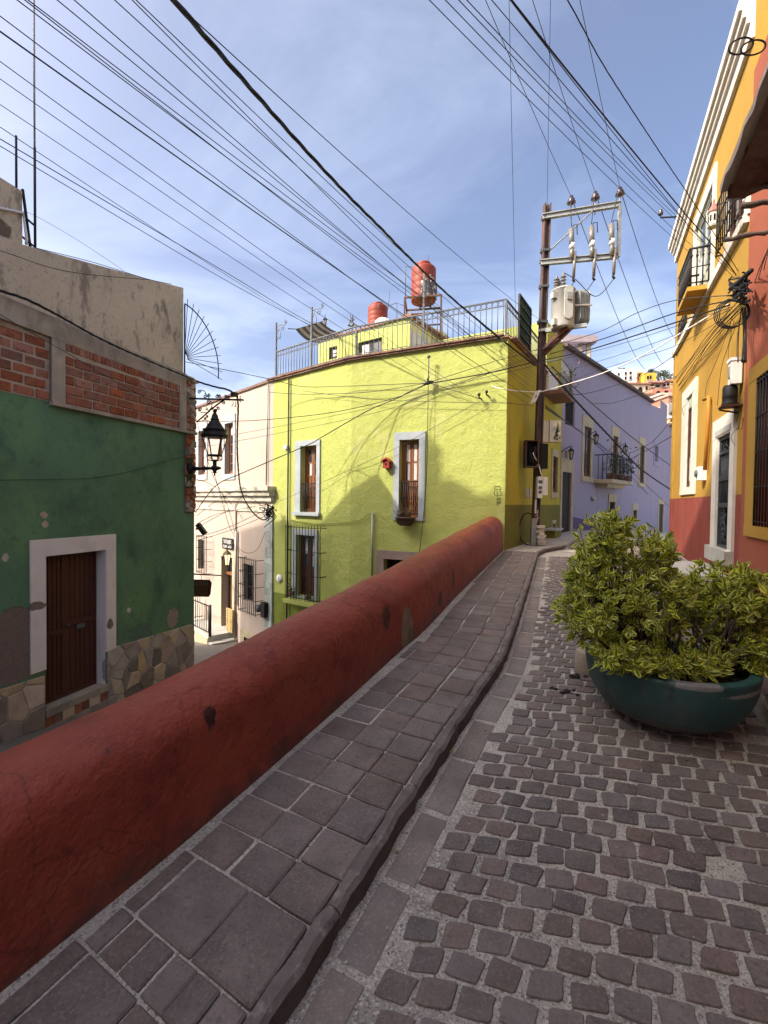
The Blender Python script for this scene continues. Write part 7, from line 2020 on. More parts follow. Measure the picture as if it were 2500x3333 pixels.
# ================================================================== cables
def smooth(pts, n):
    out = []
    k = len(pts)
    for i in range(k - 1):
        p0, p1, p2, p3 = pts[max(i - 1, 0)], pts[i], pts[i + 1], pts[min(i + 2, k - 1)]
        for j in range(n):
            t = j / n
            out.append(0.5 * ((2 * p1) + (p2 - p0) * t + (2 * p0 - 5 * p1 + 4 * p2 - p3) * t * t + (3 * p1 - p0 - 3 * p2 + p3) * t ** 3))
    out.append(pts[-1]); return out
def DW(px, py, off=.13):
    # depth of the fronts that a line passes before
    if 888 < px < 1660 and py > 1085 or px < 888 and py > 1230 and px > 632:
        Pp = P_YGR if px > 1143 else P_YGL if px > 888 else P_PNK
        q = Pp.hit(px, py, off); return Pp.pt(q[0], 0, off).y
    return 1e9
def cable(pts, wpx, label, group, m=None, n=6, ext=0.0, twist=0, name='cable', cat='cable'):
    """pts: (px, py, depth); the wire hangs between real anchor depths"""
    pts = [(x, y, min(d, DW(x, y))) for x, y, d in pts]
    pp = []
    for i, p in enumerate(pts):
        if i:
            q = pts[i - 1]
            if (q[0] - 1651) * (p[0] - 1651) < 0:
                f = (1651 - q[0]) / (p[0] - q[0]); y_ = q[1] + (p[1] - q[1]) * f
                if y_ > 1080: pp.append((1651, y_, min(q[2] + (p[2] - q[2]) * f, C0.y - .16)))
        pp.append((p[0], p[1], min(p[2], C0.y - .1)) if 1652 < p[0] < 1735 and p[1] > 1080 else p)
    pts = pp
    w = [at(x, y, d) for x, y, d in pts]
    if ext: w = [w[0] + (w[0] - w[1]).normalized() * ext] + w
    dm = sum(p[2] for p in pts) / len(pts)
    r_ = max(.0030, wpx / 2 / FPX * dm * .68)
    c = smooth(w, n) if len(w) > 2 else [w[0].lerp(w[1], i / 10) for i in range(11)]
    mb = MB()
    if twist:
        c = smooth(c, 6) if len(c) < 60 else c
        L_ = cum(c)
        for s_ in range(3):
            pp = []
            for i, q in enumerate(c):
                t = (c[min(i + 1, len(c) - 1)] - c[max(i - 1, 0)]).normalized(); x = t.cross(UZ).normalized(); y = x.cross(t); a = L_[i] * twist + s_ * 2.09
                pp.append(q + (x * math.cos(a) + y * math.sin(a)) * r_ * .62)
            mb.tube(pp, r_ * .62, 5)
    else: mb.tube(c, r_, 5)
    o = mb.build(name, m or m_wire, None, fix=False)
    return tag(o, label, cat, group)
def wire(x0, y0, d0, x1, y1, d1, wpx, label, group, sag=0.0, ext=2.5, m=None):
    d1 = min(d1, DW(x1, y1))
    a, b = at(x0, y0, d0), at(x1, y1, d1)
    a = a + (a - b).normalized() * ext
    r_ = max(.0030, wpx / 2 / FPX * (d0 * d1) ** .5 * .58)
    mb = MB(); mb.tube([a.lerp(b, i / 20) - UZ * (sag * 4 * (i / 20) * (1 - i / 20)) for i in range(21)], r_, 5)
    return tag(mb.build('cable', m or m_wire, None, fix=False), label, 'cable', group)
dP_ = dpl - .1
gl = 'wires fanning from the pole to the upper left sky'
ORD = ['first', 'second', 'third', 'fourth', 'fifth', 'sixth', 'seventh', 'eighth']
ll = ['%s thin fan wire down the left edge of the sky' % q for q in ORD[:4]] + ['%s thin fan wire along the top edge, from the left corner' % q for q in ORD]
for kk, (x0, y0, d0, x1, y1, d1, w) in enumerate(((0, 11, 2.5, 1742, 1330, dP_, 2.6), (0, 162, 3.0, 1560, 1302, 11.0, 2.6), (0, 222, 3.3, 1500, 1275, 10.6, 2.6), (0, 309, 3.7, 1500, 1305, 10.6, 2.6),
                                    (113, 0, 2.4, 1742, 1235, dP_, 2.4), (136, 0, 2.4, 1742, 1262, dP_, 2.4), (147, 0, 2.45, 1742, 1222, dP_, 2.4), (237, 0, 2.5, 1742, 1248, dP_, 2.6), (290, 0, 2.5, 1742, 1270, dP_, 2.4), (418, 0, 2.6, 1742, 1216, dP_, 2.4), (471, 0, 2.6, 1742, 1290, dP_, 2.4), (486, 0, 2.6, 1742, 1205, dP_, 2.4))):
    wire(x0, y0, d0, x1, y1, d1, w, ll[kk], gl, sag=.10)
wire(0, 64, 2.7, 1742, 1305, dP_, 5.0, 'heavier dark line running through the middle of the left wire fan', gl, .10)
wire(0, 392, 4.0, 1005, 1058, 12.6, 2.6, 'thin wire from the left edge to the curly post on the lime terrace', gl, .08)
cable([(0, 452, 4.6), (753, 897, 7.6), (1014, 1053, 9.1), (1394, 1245, 10.6)], 3, 'upper of two low wires meeting at the splice on the lime wall', gl, ext=2)
cable([(0, 475, 4.7), (708, 897, 7.6), (1003, 1055, 9.1), (1394, 1248, 10.6)], 2.6, 'lower of two low wires meeting at the splice on the lime wall', gl, ext=2)
cable([(560, -8, 2.9), (700, 155, 3.4), (858, 335, 4.1), (987, 480, 4.8), (1130, 633, 5.7), (1250, 753, 6.7), (1324, 830, 7.5), (1465, 965, 9.0), (1619, 1094, 10.4), (1741, 1190, dP_)], 11, 'thick twisted black power cable sweeping diagonally down to the pole', None, m_black, 8, 2.0, 6)
wire(625, 0, 2.8, 1756, 1040, dP_, 3.4, 'lone wire running right of the thick twisted cable to the pole', None, .15)
gr_ = 'wires converging on the ochre house'
lr = ['%s thin wire from the left in the bundle converging on the ochre house' % q for q in ORD]
KN = (2400, 965, 6.3)
for kk, (x0, y0, d0, x1, y1, d1, w) in enumerate(((1435, 0, 3.1, 2300, 868, 8.6, 3), (1487, 0, 3.1, 2310, 850, 8.4, 3), (1529, 0, 3.1, 2296, 800, 8.8, 3), (1555, 0, 3.1, 2300, 792, 8.7, 3), (1638, 0, 3.2, 2405, 905, 6.4, 2.6), (1695, 0, 3.2, 2398, 915, 6.3, 3))):
    wire(x0, y0, d0, x1, y1, d1, w, lr[kk], gr_, .10)
cable([(1661, -5, 3.2), (1823, 200, 3.6), (2003, 422, 4.3), (2215, 678, 5.4), (2365, 851, 6.0), (2420, 935, 6.25)], 6, 'heaviest dark line in the bundle converging on the ochre house', gr_, ext=2)
cable([(1845, -5, 3.2), (1973, 226, 3.7), (2139, 482, 4.5), (2245, 640, 5.1), (2370, 830, 5.9), (2450, 960, 6.2)], 3.4, 'twisted wire rightmost in the bundle, passing close to the cornice', gr_, ext=2, twist=12)
gv = 'high wires to the pole top'
wire(1657, 0, 6.8, 1678, 1018, 11, 2.6, 'nearly vertical wire dropping to the green lattice panel', gv, 0, 3)
wire(1792, 0, 7.5, 1781, 664, dpl, 2.6, 'nearly vertical wire dropping to the very top of the pole', gv, 0, 3)
for x0, i, lab in ((1593, 0, 'inner'), (1743, 1, 'middle'), (1894, 2, 'outer')):
    p = project(INS[i]); wire(x0, 0, 6.6, p[0], p[1], INS[i].y, 3.2, 'high wire coming overhead to the %s crossarm insulator' % lab, gv, .12, 4)
    q = ((2099, 1201), (2160, 1186), (2200, 1103))[i]
    a = INS[i]; b_ = at(q[0], q[1], 42); mb = MB(); mb.tube([a.lerp(b_, t / 20) - UZ * 1.2 * 4 * (t / 20) * (1 - t / 20) * .5 for t in range(21)], [.008 + .012 * t / 20 for t in range(21)], 5)
    tag(mb.build('cable', m_wire, None, fix=False), 'long wire leaving the %s crossarm insulator for the far hillside' % lab, 'cable', gv)
for i in range(3):
    a = INS[i]; c0 = CUT[i][0]; mb = MB(); mb.tube(smooth([a, a.lerp(c0, .4) + Vector((-.05, -.1, 0)), c0], 6), .009, 5); tag(mb.build('jumper_wire', m_wire, None, fix=False), 'short jumper from the %s insulator down to its fuse cutout' % ('inner', 'middle', 'outer')[i], 'cable', 'jumper wires')
    b_ = CUT[i][1]; e = TB[i]; mb = MB(); mb.tube(smooth([b_, b_.lerp(e, .35) - UZ * (.22 + .1 * i), b_.lerp(e, .75) - UZ * .12, e], 6), .009, 5); tag(mb.build('jumper_wire', m_wire, None, fix=False), 'drooping lead from the %s fuse cutout to the transformer' % ('inner', 'middle', 'outer')[i], 'cable', 'jumper wires')
# lines between the knot on the ochre wall, the pole and the lime wall
SP = (1394, 1246, DW(1394, 1246))
gh = 'lines crossing between lime and ochre houses'
cable([(2395, 960, 6.3), (2200, 977, 7.2), (2070, 1020, 8.0), (1936, 1085, 9.1), (1600, 1179, 10.2), SP], 3.4, 'topmost of the lines strung from the ochre knot to the lime wall splice', gh)
cable([(2395, 985, 6.3), (2200, 1049, 7.2), (1915, 1139, 9.0), (1766, 1172, 10.0), (1600, 1212, 10.3), (1394, 1249, 10.6)], 6, 'thick black line strung from the ochre knot past the pole to the splice', gh, m_black)
cable([(2390, 975, 6.3), (2200, 1018, 7.2), (1962, 1103, 8.9), (1790, 1152, 10.3)], 5, 'second thick black line from the ochre knot towards the pole', gh, m_black)
cable([(2380, 1000, 6.3), (2200, 1062, 7.2), (1990, 1128, 8.8), (1700, 1200, 10.2), (1440, 1262, 10.5)], 2.4, 'thin line just under the second thick black line', gh)
cable([(2390, 1000, 6.3), (2200, 1090, 7.2), (2000, 1160, 8.8), (1768, 1230, dP_)], 2.4, 'thin line sagging below the thick ones to the pole', gh)
cable([(2400, 1010, 6.3), (2210, 1120, 7.2), (2100, 1158, 8.0), (1950, 1205, 9.0), (1868, 1236, 9.8)], 2.4, 'thin wire from ochre house to lamp on lilac roof', gh)
cable([(1600, 1256, 10.0), (1651, 1269, 10.2), (1753, 1275, 10.2), (1835, 1254, 9.6), (1960, 1215, 8.7), (2090, 1158, 7.8), (2240, 1070, 7.0), (2420, 960, 6.3)], 5, 'white cable sagging from the ochre house past the pole', None, m_whitewire)
cable([SP, (1338, 1272, 10.7), (1287, 1299, 10.6), (1197, 1337, 10.4), (1045, 1424, 10.3), (1002, 1448, 10.3), (790, 1539, 10.2), (704, 1580, 10.2), (636, 1668, 10.0)], 4.4, 'dark cable slanting down the lime wall and across pink house', gh)
cable([SP, (1120, 1257, 11.2), (985, 1258, 11.2), (880, 1234, 10.6), (690, 1195, 9.6), (601, 1177, 9.2)], 3, 'thin line from the iron spiked fan to the lime wall splice', gh)
cable([(1394, 1249, 10.6), (1284, 1296, 10.6), (1083, 1342, 10.6), (850, 1367, 10.4), (700, 1371, 10.0), (636, 1371, 9.5)], 3.4, 'dark line from splice passing behind lantern hood', gh)
cable([(1750, 1152, dP_), (1571, 1218, 10.6), (1338, 1299, 10.6), (850, 1399, 10.8), (640, 1432, 10)], 2, 'upper of two faint parallel lines over the lime front', gh)
cable([(1750, 1160, dP_), (1609, 1209, 10.7), (1257, 1334, 10.7), (850, 1421, 10.8), (640, 1455, 10)], 2, 'lower of two faint parallel lines over the lime front', gh)
cable([(985, 1272, 12.1), (1180, 1297, 11.2), (1392, 1307, 10.6), (1647, 1312, 10.4), (1740, 1320, dP_)], 2.4, 'nearly level line along the upper lime wall to the pole', gh)
cable([SP, (1480, 1272, 10.3), (1568, 1300, 9.8)], 3, 'short line from the splice to a wall hook', gh)
cable([(1571, 1300, 9.8), (1392, 1402, 10.4), (1284, 1461, 10.8), (1045, 1572, 11.6), (900, 1636, 12.3)], 2, 'faint line slanting down across both lime windows', gh)
cable([(880, 1277, 12.2), (1000, 1283, 11.8), (1200, 1276, 11), SP], 3, 'slack dark line from the pink house roof corner to the splice', gh)
gd = 'cables dropping from the pole down the street'
cable([(1772, 1185, dP_), (1870, 1299, 12.4), (1992, 1428, 14), (2086, 1526, 16), (2188, 1597, 18.5)], 7, 'thick black cable falling from the pole across lilac facade', gd, m_black, twist=8)
cable([(1796, 1193, dP_), (1900, 1290, 12.6), (2060, 1425, 15), (2192, 1522, 18.5)], 4, 'second dark cable above thick one across lilac facade', gd)
for k, (x1, y1) in enumerate(((2020, 1520), (2060, 1585), (2110, 1610), (2180, 1650))):
    cable([(1775, 1318 + 4 * k, dP_), (1860 + 8 * k, 1385 + 5 * k, 12.6), (1930 + 20 * k, 1440 + 12 * k, 14), (x1, y1, 17.5)], 2.4, 'thin service wire slanting from the pole down across the lilac wall', gd)
cable([(1772, 1290, dP_), (1900, 1282, 10.8), (2010, 1252, 9.8), (2110, 1212, 9), (2197, 1155, 8.6)], 3, 'dark line sagging from the pole over the lilac wall to ochre house', gh)
cable([(1905, 1310, 17), (1985, 1313, 14), (2090, 1280, 11), (2200, 1225, 9.5)], 2.4, 'lowest sagging thin line over lilac wall', gh)
cable([(2040, 1480, 18), (2120, 1440, 15), (2195, 1355, 11.0)], 2.4, 'thin line rising from lilac balcony lamp to the ochre corner', gh)
cable([(2050, 1495, 17.5), (2120, 1458, 15), (2200, 1412, 10.6)], 3, 'dark line from the lilac balcony to the ochre corner', gh)
cable([(1395, 1161, 10.1), (1393, 1330, 10.2), (1388, 1560, 10.3), (1372, 1740, 10.5), (1364, 1800, 10.6)], 3.4, 'cable hanging straight down the lime wall beside the taller window', None)
# lead along green and pink houses
dG = lambda px, off: (lambda q: P_GRN.pt(q[0], 0, off).y)(P_GRN.hit(px, 1100, off))
cable([(x, y, dG(x, .16)) for x, y in ((-60, 918), (0, 946), (80, 972), (170, 1016), (330, 1104), (470, 1168), (597, 1222))] + [(640, 1241, 9.25), (700, 1259, 9.3), (740, 1268, 9.35), (765, 1284, 9.4), (774, 1302, 9.4), (775, 1345, 9.5), (772, 1440, 9.6), (776, 1530, 9.8), (786, 1600, 10.4), (810, 1650, 11.2), (838, 1682, 11.9), (862, 1692, 12.3), (880, 1676, 12.5)], 8, 'thick black cable along the green house that droops past the lantern', None, m_black, 5, 0, 14)
cable([(x, y, dG(x, .14)) for x, y in ((-40, 1004), (0, 1024), (100, 1082), (200, 1138), (330, 1215), (470, 1292), (590, 1346))], 3.4, 'dark cable slanting down across the brick band', None)
cable([(x, y, dG(x, .05)) for x, y in ((0, 1563), (150, 1560), (300, 1556), (420, 1535), (520, 1506), (604, 1484))], 2.6, 'thin cord slack across the green plaster to the lantern', None)
cable([(x, y, dG(x, .0)) for x, y in ((-30, 805), (60, 836), (160, 870), (260, 890), (380, 902), (490, 911))], 3.4, 'cord slack along the upper cream plaster', None)
cable([(120, 808, 6.2), (300, 853, 6.9), (480, 908, 7.7), (560, 925, 8.2)], 3, 'line stretched along the cream roof edge from the tall mast', None)
cable([(72, 688, 8.2), (120, 705, 8.6), (250, 780, 9.2), (405, 882, 9.8)], 1.8, 'faint line sagging behind the tall mast over cream roof', None)
gp = 'wires tangled in front of the pink house'
for k, pts in enumerate((((640, 1680), (690, 1640), (760, 1600), (800, 1590)), ((640, 1760), (760, 1722), (890, 1668)), ((640, 1748), (740, 1718), (885, 1650)), ((640, 1705), (720, 1670), (880, 1640)), ((635, 1350), (660, 1440), (690, 1540), (740, 1645), (766, 1740)), ((690, 1520), (715, 1600), (742, 1700), (766, 1750)), ((640, 1560), (700, 1585), (770, 1660), (790, 1690)), ((768, 1650), (800, 1612), (880, 1670)), ((640, 1720), (690, 1690), (750, 1660)))):
    cable([(x, y, 10.2 + (x - 640) / 250 * 2.3) for x, y in pts], 2.4, 'thin dark wire in the tangle before the pink house', gp)
cable([(770, 1776, 13.6), (790, 1795, 13.5), (815, 1800, 13.3), (840, 1785, 13), (862, 1735, 12.6)], 2, 'thin wire hanging in a loop on lower pink wall', gp)
t_ = thing('wire_knot', at(875, 1680, 12.3), 'tangled knot of black wires at the pink and lime house join', 'wire knot')
mb = MB(); c = at(875, 1668, 12.3)
for k in range(16):
    pp = [c + Vector((rs.gauss(0, .10), rs.gauss(0, .05), rs.gauss(0, .14))) for _ in range(4)]; mb.tube(smooth(pp, 4), .010, 4)
o = mb.build('tangle', m_black, t_, fix=False)
t_ = thing('wire_splice', at(*SP), 'black splice where lines meet in the middle of the lime wall', 'splice')
mb = MB(); c = at(*SP); mb.tube([c + Vector((-.10, 0, -.04)), c, c + Vector((.12, 0, .03))], [.02, .045, .02], 8); mb.build('sleeve', m_black, t_)
mb = MB(); mb.tube([c + Vector((0, 0, -.02)), c + Vector((-.02, .02, .10)), c + Vector((.03, 0, .13))], .012, 5); mb.build('pigtail', m_black, t_)
for (px, py, lab) in ((1568, 1300, 'left of a pair of black wall hooks on the upper lime wall'), (1592, 1291, 'right of a pair of black wall hooks on the upper lime wall')):
    mb = MB(); q = P_YGR.hit(px, py); mb.tube([P_YGR.pt(q[0], q[1], 0), P_YGR.pt(q[0] + .03, q[1] + .02, .12), P_YGR.pt(q[0] + .02, q[1] + .07, .15)], .016, 6); mb.ball(P_YGR.pt(q[0] + .02, q[1] + .07, .15), .035, 6); tag(mb.build('wall_hook', m_black), lab, 'hook', 'lime wall hooks')
mb = MB(); dq = DW(1395, 1250) - .04; p0 = at(1395, 1250, dq); p1 = at(1396, 1161, dq); mb.tube([p0, p1], .012, 6); mb.ball(p1, .04, 8); tag(mb.build('service_mast', m_steel), 'thin knobbed service mast rising on the lime wall above the splice', 'mast')
# bundles on the ochre wall
P = P_YEL
def on_y(px, py, off): q = P.hit(px, py, off); return P.pt(q[0], q[1], off)
kn = thing('cable_knot', on_y(2400, 960, .15), 'big black knot of taped cables high on the ochre house', 'cable knot')
mb = MB()
for k in range(26):
    x, y = 2405 + rs.gauss(0, 14), 945 + rs.gauss(0, 22)
    mb.tube(smooth([on_y(x + rs.gauss(0, 14), y + rs.gauss(0, 16), .12 + rs.random() * .12) for _ in range(4)], 4), .009, 5)
for k in range(6): mb.ball(on_y(2408 + rs.gauss(0, 10), 940 + rs.gauss(0, 16), .14), .03, 7, 0, (1, 1, 1.5))
mb.tube([on_y(2378, 940, .2), on_y(2420, 905, .2), on_y(2445, 880, .18)], .026, 7); mb.build('taped_bundle', m_black, kn)
mb = MB(); c = on_y(2391, 1020, .18)
for k in range(4):
    rr = .150 + .006 * k; mb.tube([c + Vector((.94, -.35, 0)) * (rr * math.cos(t)) + UZ * (rr * 1.02 * math.sin(t)) + P.N * .012 * k for t in [6.2832 * i / 28 for i in range(29)]], .006, 5)
mb.build('coil', m_black, kn)
mb = MB()
for k in range(7):
    x = 2420 + rs.uniform(-8, 14); mb.tube(smooth([on_y(x, 1000, .14), on_y(x + rs.uniform(-12, 8), 1080, .1), on_y(x + rs.uniform(-14, 2), 1180, .12)], 5), .006, 4)
mb.build('drop_wires', m_black, kn)
gb = 'cables running down the ochre wall'
for k in range(6):
    o = 6 * k - 15
    cable([(x + rs.uniform(-4, 4) + o * .4, y + rs.uniform(-5, 5) + o, P.pt(P.hit(x, y, .08)[0], 0, .08).y) for x, y in ((2428, 975), (2351, 1055), (2300, 1120), (2247, 1192), (2203, 1252))], 3.4, 'dark cable in the swag bunched diagonally down the ochre wall', gb, m_black)
for k, pts in enumerate((((2390, 1040), (2372, 1130), (2375, 1205)), ((2380, 1050), (2330, 1180), (2300, 1250), (2296, 1300)), ((2395, 1060), (2350, 1190), (2335, 1320)), ((2385, 1030), (2340, 1120), (2240, 1205)), ((2400, 1080), (2396, 1200), (2388, 1390)), ((2410, 1330), (2398, 1370), (2412, 1398), (2420, 1360)), ((2415, 1335), (2405, 1390), (2395, 1400)), ((2405, 1390), (2380, 1420), (2392, 1450)), ((2240, 1310), (2222, 1330), (2225, 1352)))):
    cable([(x, y, P.pt(P.hit(x, y, .06)[0], 0, .06).y) for x, y in pts], 2.2, 'thin loose wire hanging on the ochre wall under the cable knot', gb)
for k in range(3):
    cable([(2450 + 18 * k, 940 - 30 * k, 5.6 - .3 * k), (2470 + 14 * k, 880 - 25 * k, 5.0 - .3 * k), (2505 + 8 * k, 800 - 22 * k, 4.2 - .2 * k)], 4, 'dark cable leaving the knot towards the right edge', gb, m_black)
cl2 = thing('cable_coil', P.pt(ut + 1.2, ze + .15, OV), 'spare cable hanging in two overlapping loops at the eave', 'cable coil')
dC = 3.4
for k, (cx, cy, rx, ry, th) in enumerate(((2412, 150, 40, 26, -.25), (2452, 155, 40, 24, -.2))):
    mb = MB(); c = at(cx, cy, dC); s_ = dC / FPX
    mb.tube([at(cx + rx * math.cos(t), cy + ry * math.sin(t) + th * rx * math.cos(t), dC + .02 * math.sin(t)) for t in [6.2832 * i / 24 for i in range(25)]], .006, 5); mb.build('loop', m_black, cl2)
# cornice insulator on its arm
mb = MB(); a = at(2205, 706, A0.y + .2); b_ = at(2150, 708, A0.y + .3); mb.tube([a, b_, b_ + UZ * .10], .018, 6); ci = thing('cornice_insulator', a, 'small insulator on an iron arm sticking out from the cornice end', 'insulator')
mb.build('arm', m_iron, ci); mb = MB(); mb.lathe([(0, 0), (.05, 0), (.06, .04), (.03, .06), (.05, .09), (.02, .13), (0, .14)], b_ + UZ * .06, 10); mb.build('insulator', m_porc, ci)

# ================================================================== on the lime roof terrace
rail = thing('terrace_railing', (C0.x, C0.y, ZT0), 'dark iron railing with a row of rings along the lime roof terrace', 'railing')
HR = P_YGR.hit(1645, 985, -.06)[1] - ZT0
def rseg(Pp, u0, u1, za, zb_, nb):
    o = -.07; mb = MB(); zt = lambda u: za + (zb_ - za) * (u - u0) / (u1 - u0)
    for h, w in ((HR, .030), (HR - .135, .016), (.10, .016)): mb.bar(Pp.pt(u0, za + h, o), Pp.pt(u1, zb_ + h, o), w, w * .8)
    mb.build('rail', m_steel, rail)
    bmm = MB(); bmm.tube([(0, 0, 0), (0, 0, HR - .03)], .009, 5); me = bmm.mesh('baluster'); me.materials.append(m_steel)
    du = (u1 - u0) / nb
    rg = MB(); rr = min(.055, du * .48)
    rg.tube([(rr * math.cos(t), rr * math.sin(t), 0) for t in [6.2832 * i / 12 for i in range(13)]], .006, 4); rme_ = rg.mesh('ring'); rme_.materials.append(m_steel)
    RM = Matrix((Pp.U, UZ, Pp.N)).transposed()
    for i in range(nb):
        u = u0 + du * (i + .5); inst('baluster', me, rail, Pp.pt(u, zt(u) + .02, o)); 
        inst('ring', rme_, rail, Pp.pt(u + du * .5, zt(u) + HR - .07, o), RM)
    return zt
zf = rseg(P_YGR, .05, uK, ZT0 + .07, ZTK + .07, 30); rseg(P_YGL, 0, uL - .05, ZTK + .07, ZTL + .07, 26); rseg(P_YGS, .1, uS, ZT0 + .07, ZT0 + .07, 30)
for Pp, px, pyt, pyb, w in ((P_YGR, 1647, 984, 1092, .045), (P_YGL, 899, 1051, 1232, .04), (P_YGL, 1014, 1000, 1203, .04), (P_YGL, 1160, 1078, 1168, .05), (P_YGR, 1378, 889, 1134, .038)):
    u = Pp.hit(px, pyb, -.08)[0]; z0, z1 = Pp.hit(px, pyb + 4, -.08)[1], Pp.hit(px, pyt, -.08)[1]; mb = MB(); mb.box(Pp.pt(u, (z0 + z1) / 2, -.07), Pp.U * w / 2, Pp.N * w / 2, UZ * (z1 - z0) / 2); mb.build('post', m_steel, rail)
for px, py in ((899, 1060), (1014, 1008)):
    u, z = P_YGL.hit(px, py, -.07); d_ = -P_YGL.U; k = .0085
    mb = MB(); c = lambda dx, dz: P_YGL.pt(u, z, -.07) + d_ * dx * k - UZ * dz * k
    mb.bar(c(0, 0), c(42, 6), .02); mb.tube(scroll(c(44, -3), d_, UZ, .06, 1.3, 4.7, 1, 14), .009, 5); mb.tube(scroll(c(30, 14), d_, UZ, .07, 1.2, .5, -1, 14), .009, 5)
    for sg in (-1, 1): mb.tube([c(12, 12), c(12 + 8 * sg, 28), c(12 + 11 * sg, 40), c(12 + 5 * sg, 46), c(12 + 2 * sg, 38)], .009, 5)
    mb.build('scroll_arm', m_steel, rail)
# sun sail
dS = 12.9
sail = thing('sun_sail', at(1050, 1080, dS), 'grey and tan striped sun sail slung over the lime terrace', 'awning')
c00, c10, c11, c01 = at(961, 1071, dS), at(1047, 1046, dS + 1.2), at(1138, 1079, dS + 2.0), at(1062, 1102, dS + 1.0)
msa, msb = mat('dark_sail_stripe', (0.09, .08, .07), .95, .15, 4, .3, 60), mat('tan_sail_stripe', (.36, .29, .20), .95, .15, 4, .3, 60)
mb = MB(); NU, NV = 9, 12; vs = []
for i in range(NU + 1):
    for j in range(NV + 1):
        a, b_ = i / NU, j / NV; p = (c00.lerp(c10, a)).lerp(c01.lerp(c11, a), b_) - UZ * (.62 * b_ * (1 - b_) * 1.5 * (1 - .35 * a)) ; vs.append(p)
for i in range(NU): mb.add([], [])
b0_ = len(mb.v); mb.v.extend(vs)
for i in range(NU):
    for j in range(NV): a = i * (NV + 1) + j; mb.f.append([a, a + 1, a + NV + 2, a + NV + 1]); mb.m.append(i % 2); mb.sm.append(True)
mb.build('cloth', [msa, msb], sail)
mb = MB(); mb.tube([P_YGL.pt(*P_YGL.hit(938, 1070, -.07), -.07), c00], .012, 5); mb.tube([c10, c10 + Vector((.1, .3, .15))], .01, 5); mb.build('tie_rope', m_wire, sail)
# small hanging terrace lantern
def small_lantern(name, c, s, label, group=None, m=m_iron, lit=None, bracket=None):
    t = thing(name, c, label, 'lantern', group)
    m1 = MB(); m1.lathe([(.02 * s, .62 * s), (.05 * s, .56 * s), (.26 * s, .36 * s), (.28 * s, .32 * s), (.2 * s, .31 * s)], c, 6, smooth=False); m1.build('lantern_cap', m, t); m1 = MB(); m1.lathe([(.03 * s, -.42 * s), (.05 * s, -.34 * s), (.14 * s, -.30 * s), (.13 * s, -.26 * s)], c, 6, smooth=False); m1.build('lantern_base', m, t)
    m1 = MB()
    for k in range(6): a = R(60 * k); m1.bar(c + Vector((.12 * s * math.cos(a), .12 * s * math.sin(a), -.27 * s)), c + Vector((.2 * s * math.cos(a), .2 * s * math.sin(a), .32 * s)), .022 * s * 1.5)
    m1.build('lantern_frame', m, t)
    m1 = MB(); m1.lathe([(.115 * s, -.26 * s), (.185 * s, .31 * s)], c, 6, smooth=False, cap=False); m1.build('lantern_glass', lit or mat('frosted_lantern_glass', (.45, .43, .38), .25, .1, 4, 0, spec=.5), t)
    if bracket: m1 = MB(); m1.tube(bracket, .03 * s * 1.2, 5); m1.build('bracket', m, t)
    return t
c = at(1058, 1050, 12.6); small_lantern('lantern', c, .24, 'small lantern hung from the curly post above the sun sail', None, m_iron, None, [c + UZ * .13, c + UZ * .22])
wv = thing('weathervane', at(1146, 1080, 15.3), 'iron weathervane with a bird on the terrace room roof', 'weathervane')
b0 = at(1146, 1082, 15.3); k = 15.3 / FPX; mb = MB(); mb.tube([b0, b0 + UZ * 55 * k], .014, 5); mb.build('spindle', m_steel, wv)
mb = MB()
for a in (0, 90): d_ = Vector((math.cos(R(a + 20)), math.sin(R(a + 20)), 0)); mb.bar(b0 + UZ * 20 * k - d_ * 11 * k, b0 + UZ * 20 * k + d_ * 11 * k, .02); mb.ball(b0 + UZ * 22 * k + d_ * 11 * k, .05, 6); mb.ball(b0 + UZ * 22 * k - d_ * 11 * k, .05, 6)
mb.build('compass_arms', m_steel, wv)
mb = MB(); q = lambda x, y: b0 + Vector((x * k, 0, y * k)); mb.prism([q(-8, 30), q(2, 33), q(6, 40), q(9, 47), q(3, 42), q(3, 52), q(0, 58), q(-1, 46), q(-6, 57), q(-8, 59), q(-5, 44), q(-9, 36)], (0, .03, 0)); mb.build('bird', m_steel, wv)
# water tanks
m_tankr = mat('red_water_tank', (0.205, 0.034, 0.018), 0.55, 0.12, 3, 0.1, 30, layers=[((.26, .06, .035), 3, .55, .72, .5, .4)])
m_tankw = mat('chalky_white_tank', (.68, .64, .60), .7, .08, 4, .2, 30, layers=[((.40, .16, .11), 7, .60, .64, .9, 1)])
def tank(px, pyb, pyt, wpx, d, label, m, ribs=4):
    b = at(px, pyb, d); s = d / FPX; r = wpx / 2 * s; h = (pyb - pyt) * s
    t = thing('water_tank', b, label, 'water tank', 'water tanks on the lime roof')
    pr = [(0, 0), (r * .96, 0), (r, .04 * h)]
    for i in range(ribs): z0 = .06 + .66 * i / ribs; z1 = .06 + .66 * (i + 1) / ribs; pr += [(r, z0 * h), (r * .99, (z0 + .012) * h), (r * .99, (z0 + .03) * h), (r, (z0 + .042) * h)]
    pr += [(r, .79 * h), (r * .985, .82 * h), (r * .90, .86 * h), (r * .62, .895 * h), (r * .55, .90 * h)]
    m1 = MB(); m1.lathe(pr, b, 28); m1.build('tank_shell', m, t)
    m1 = MB(); m1.lathe([(r * .53, .895 * h), (r * .58, .90 * h), (r * .58, .965 * h), (r * .5, .985 * h), (0, h)], b, 24); m1.build('lid', m, t)
    return t, b, r, h
t2, bt2, rt2, ht2 = tank(1378, 984, 858, 79, 14.6, 'red water tank with peeling lettering, raised on an iron stand', m_tankr)
dsk = MB(); n = 26
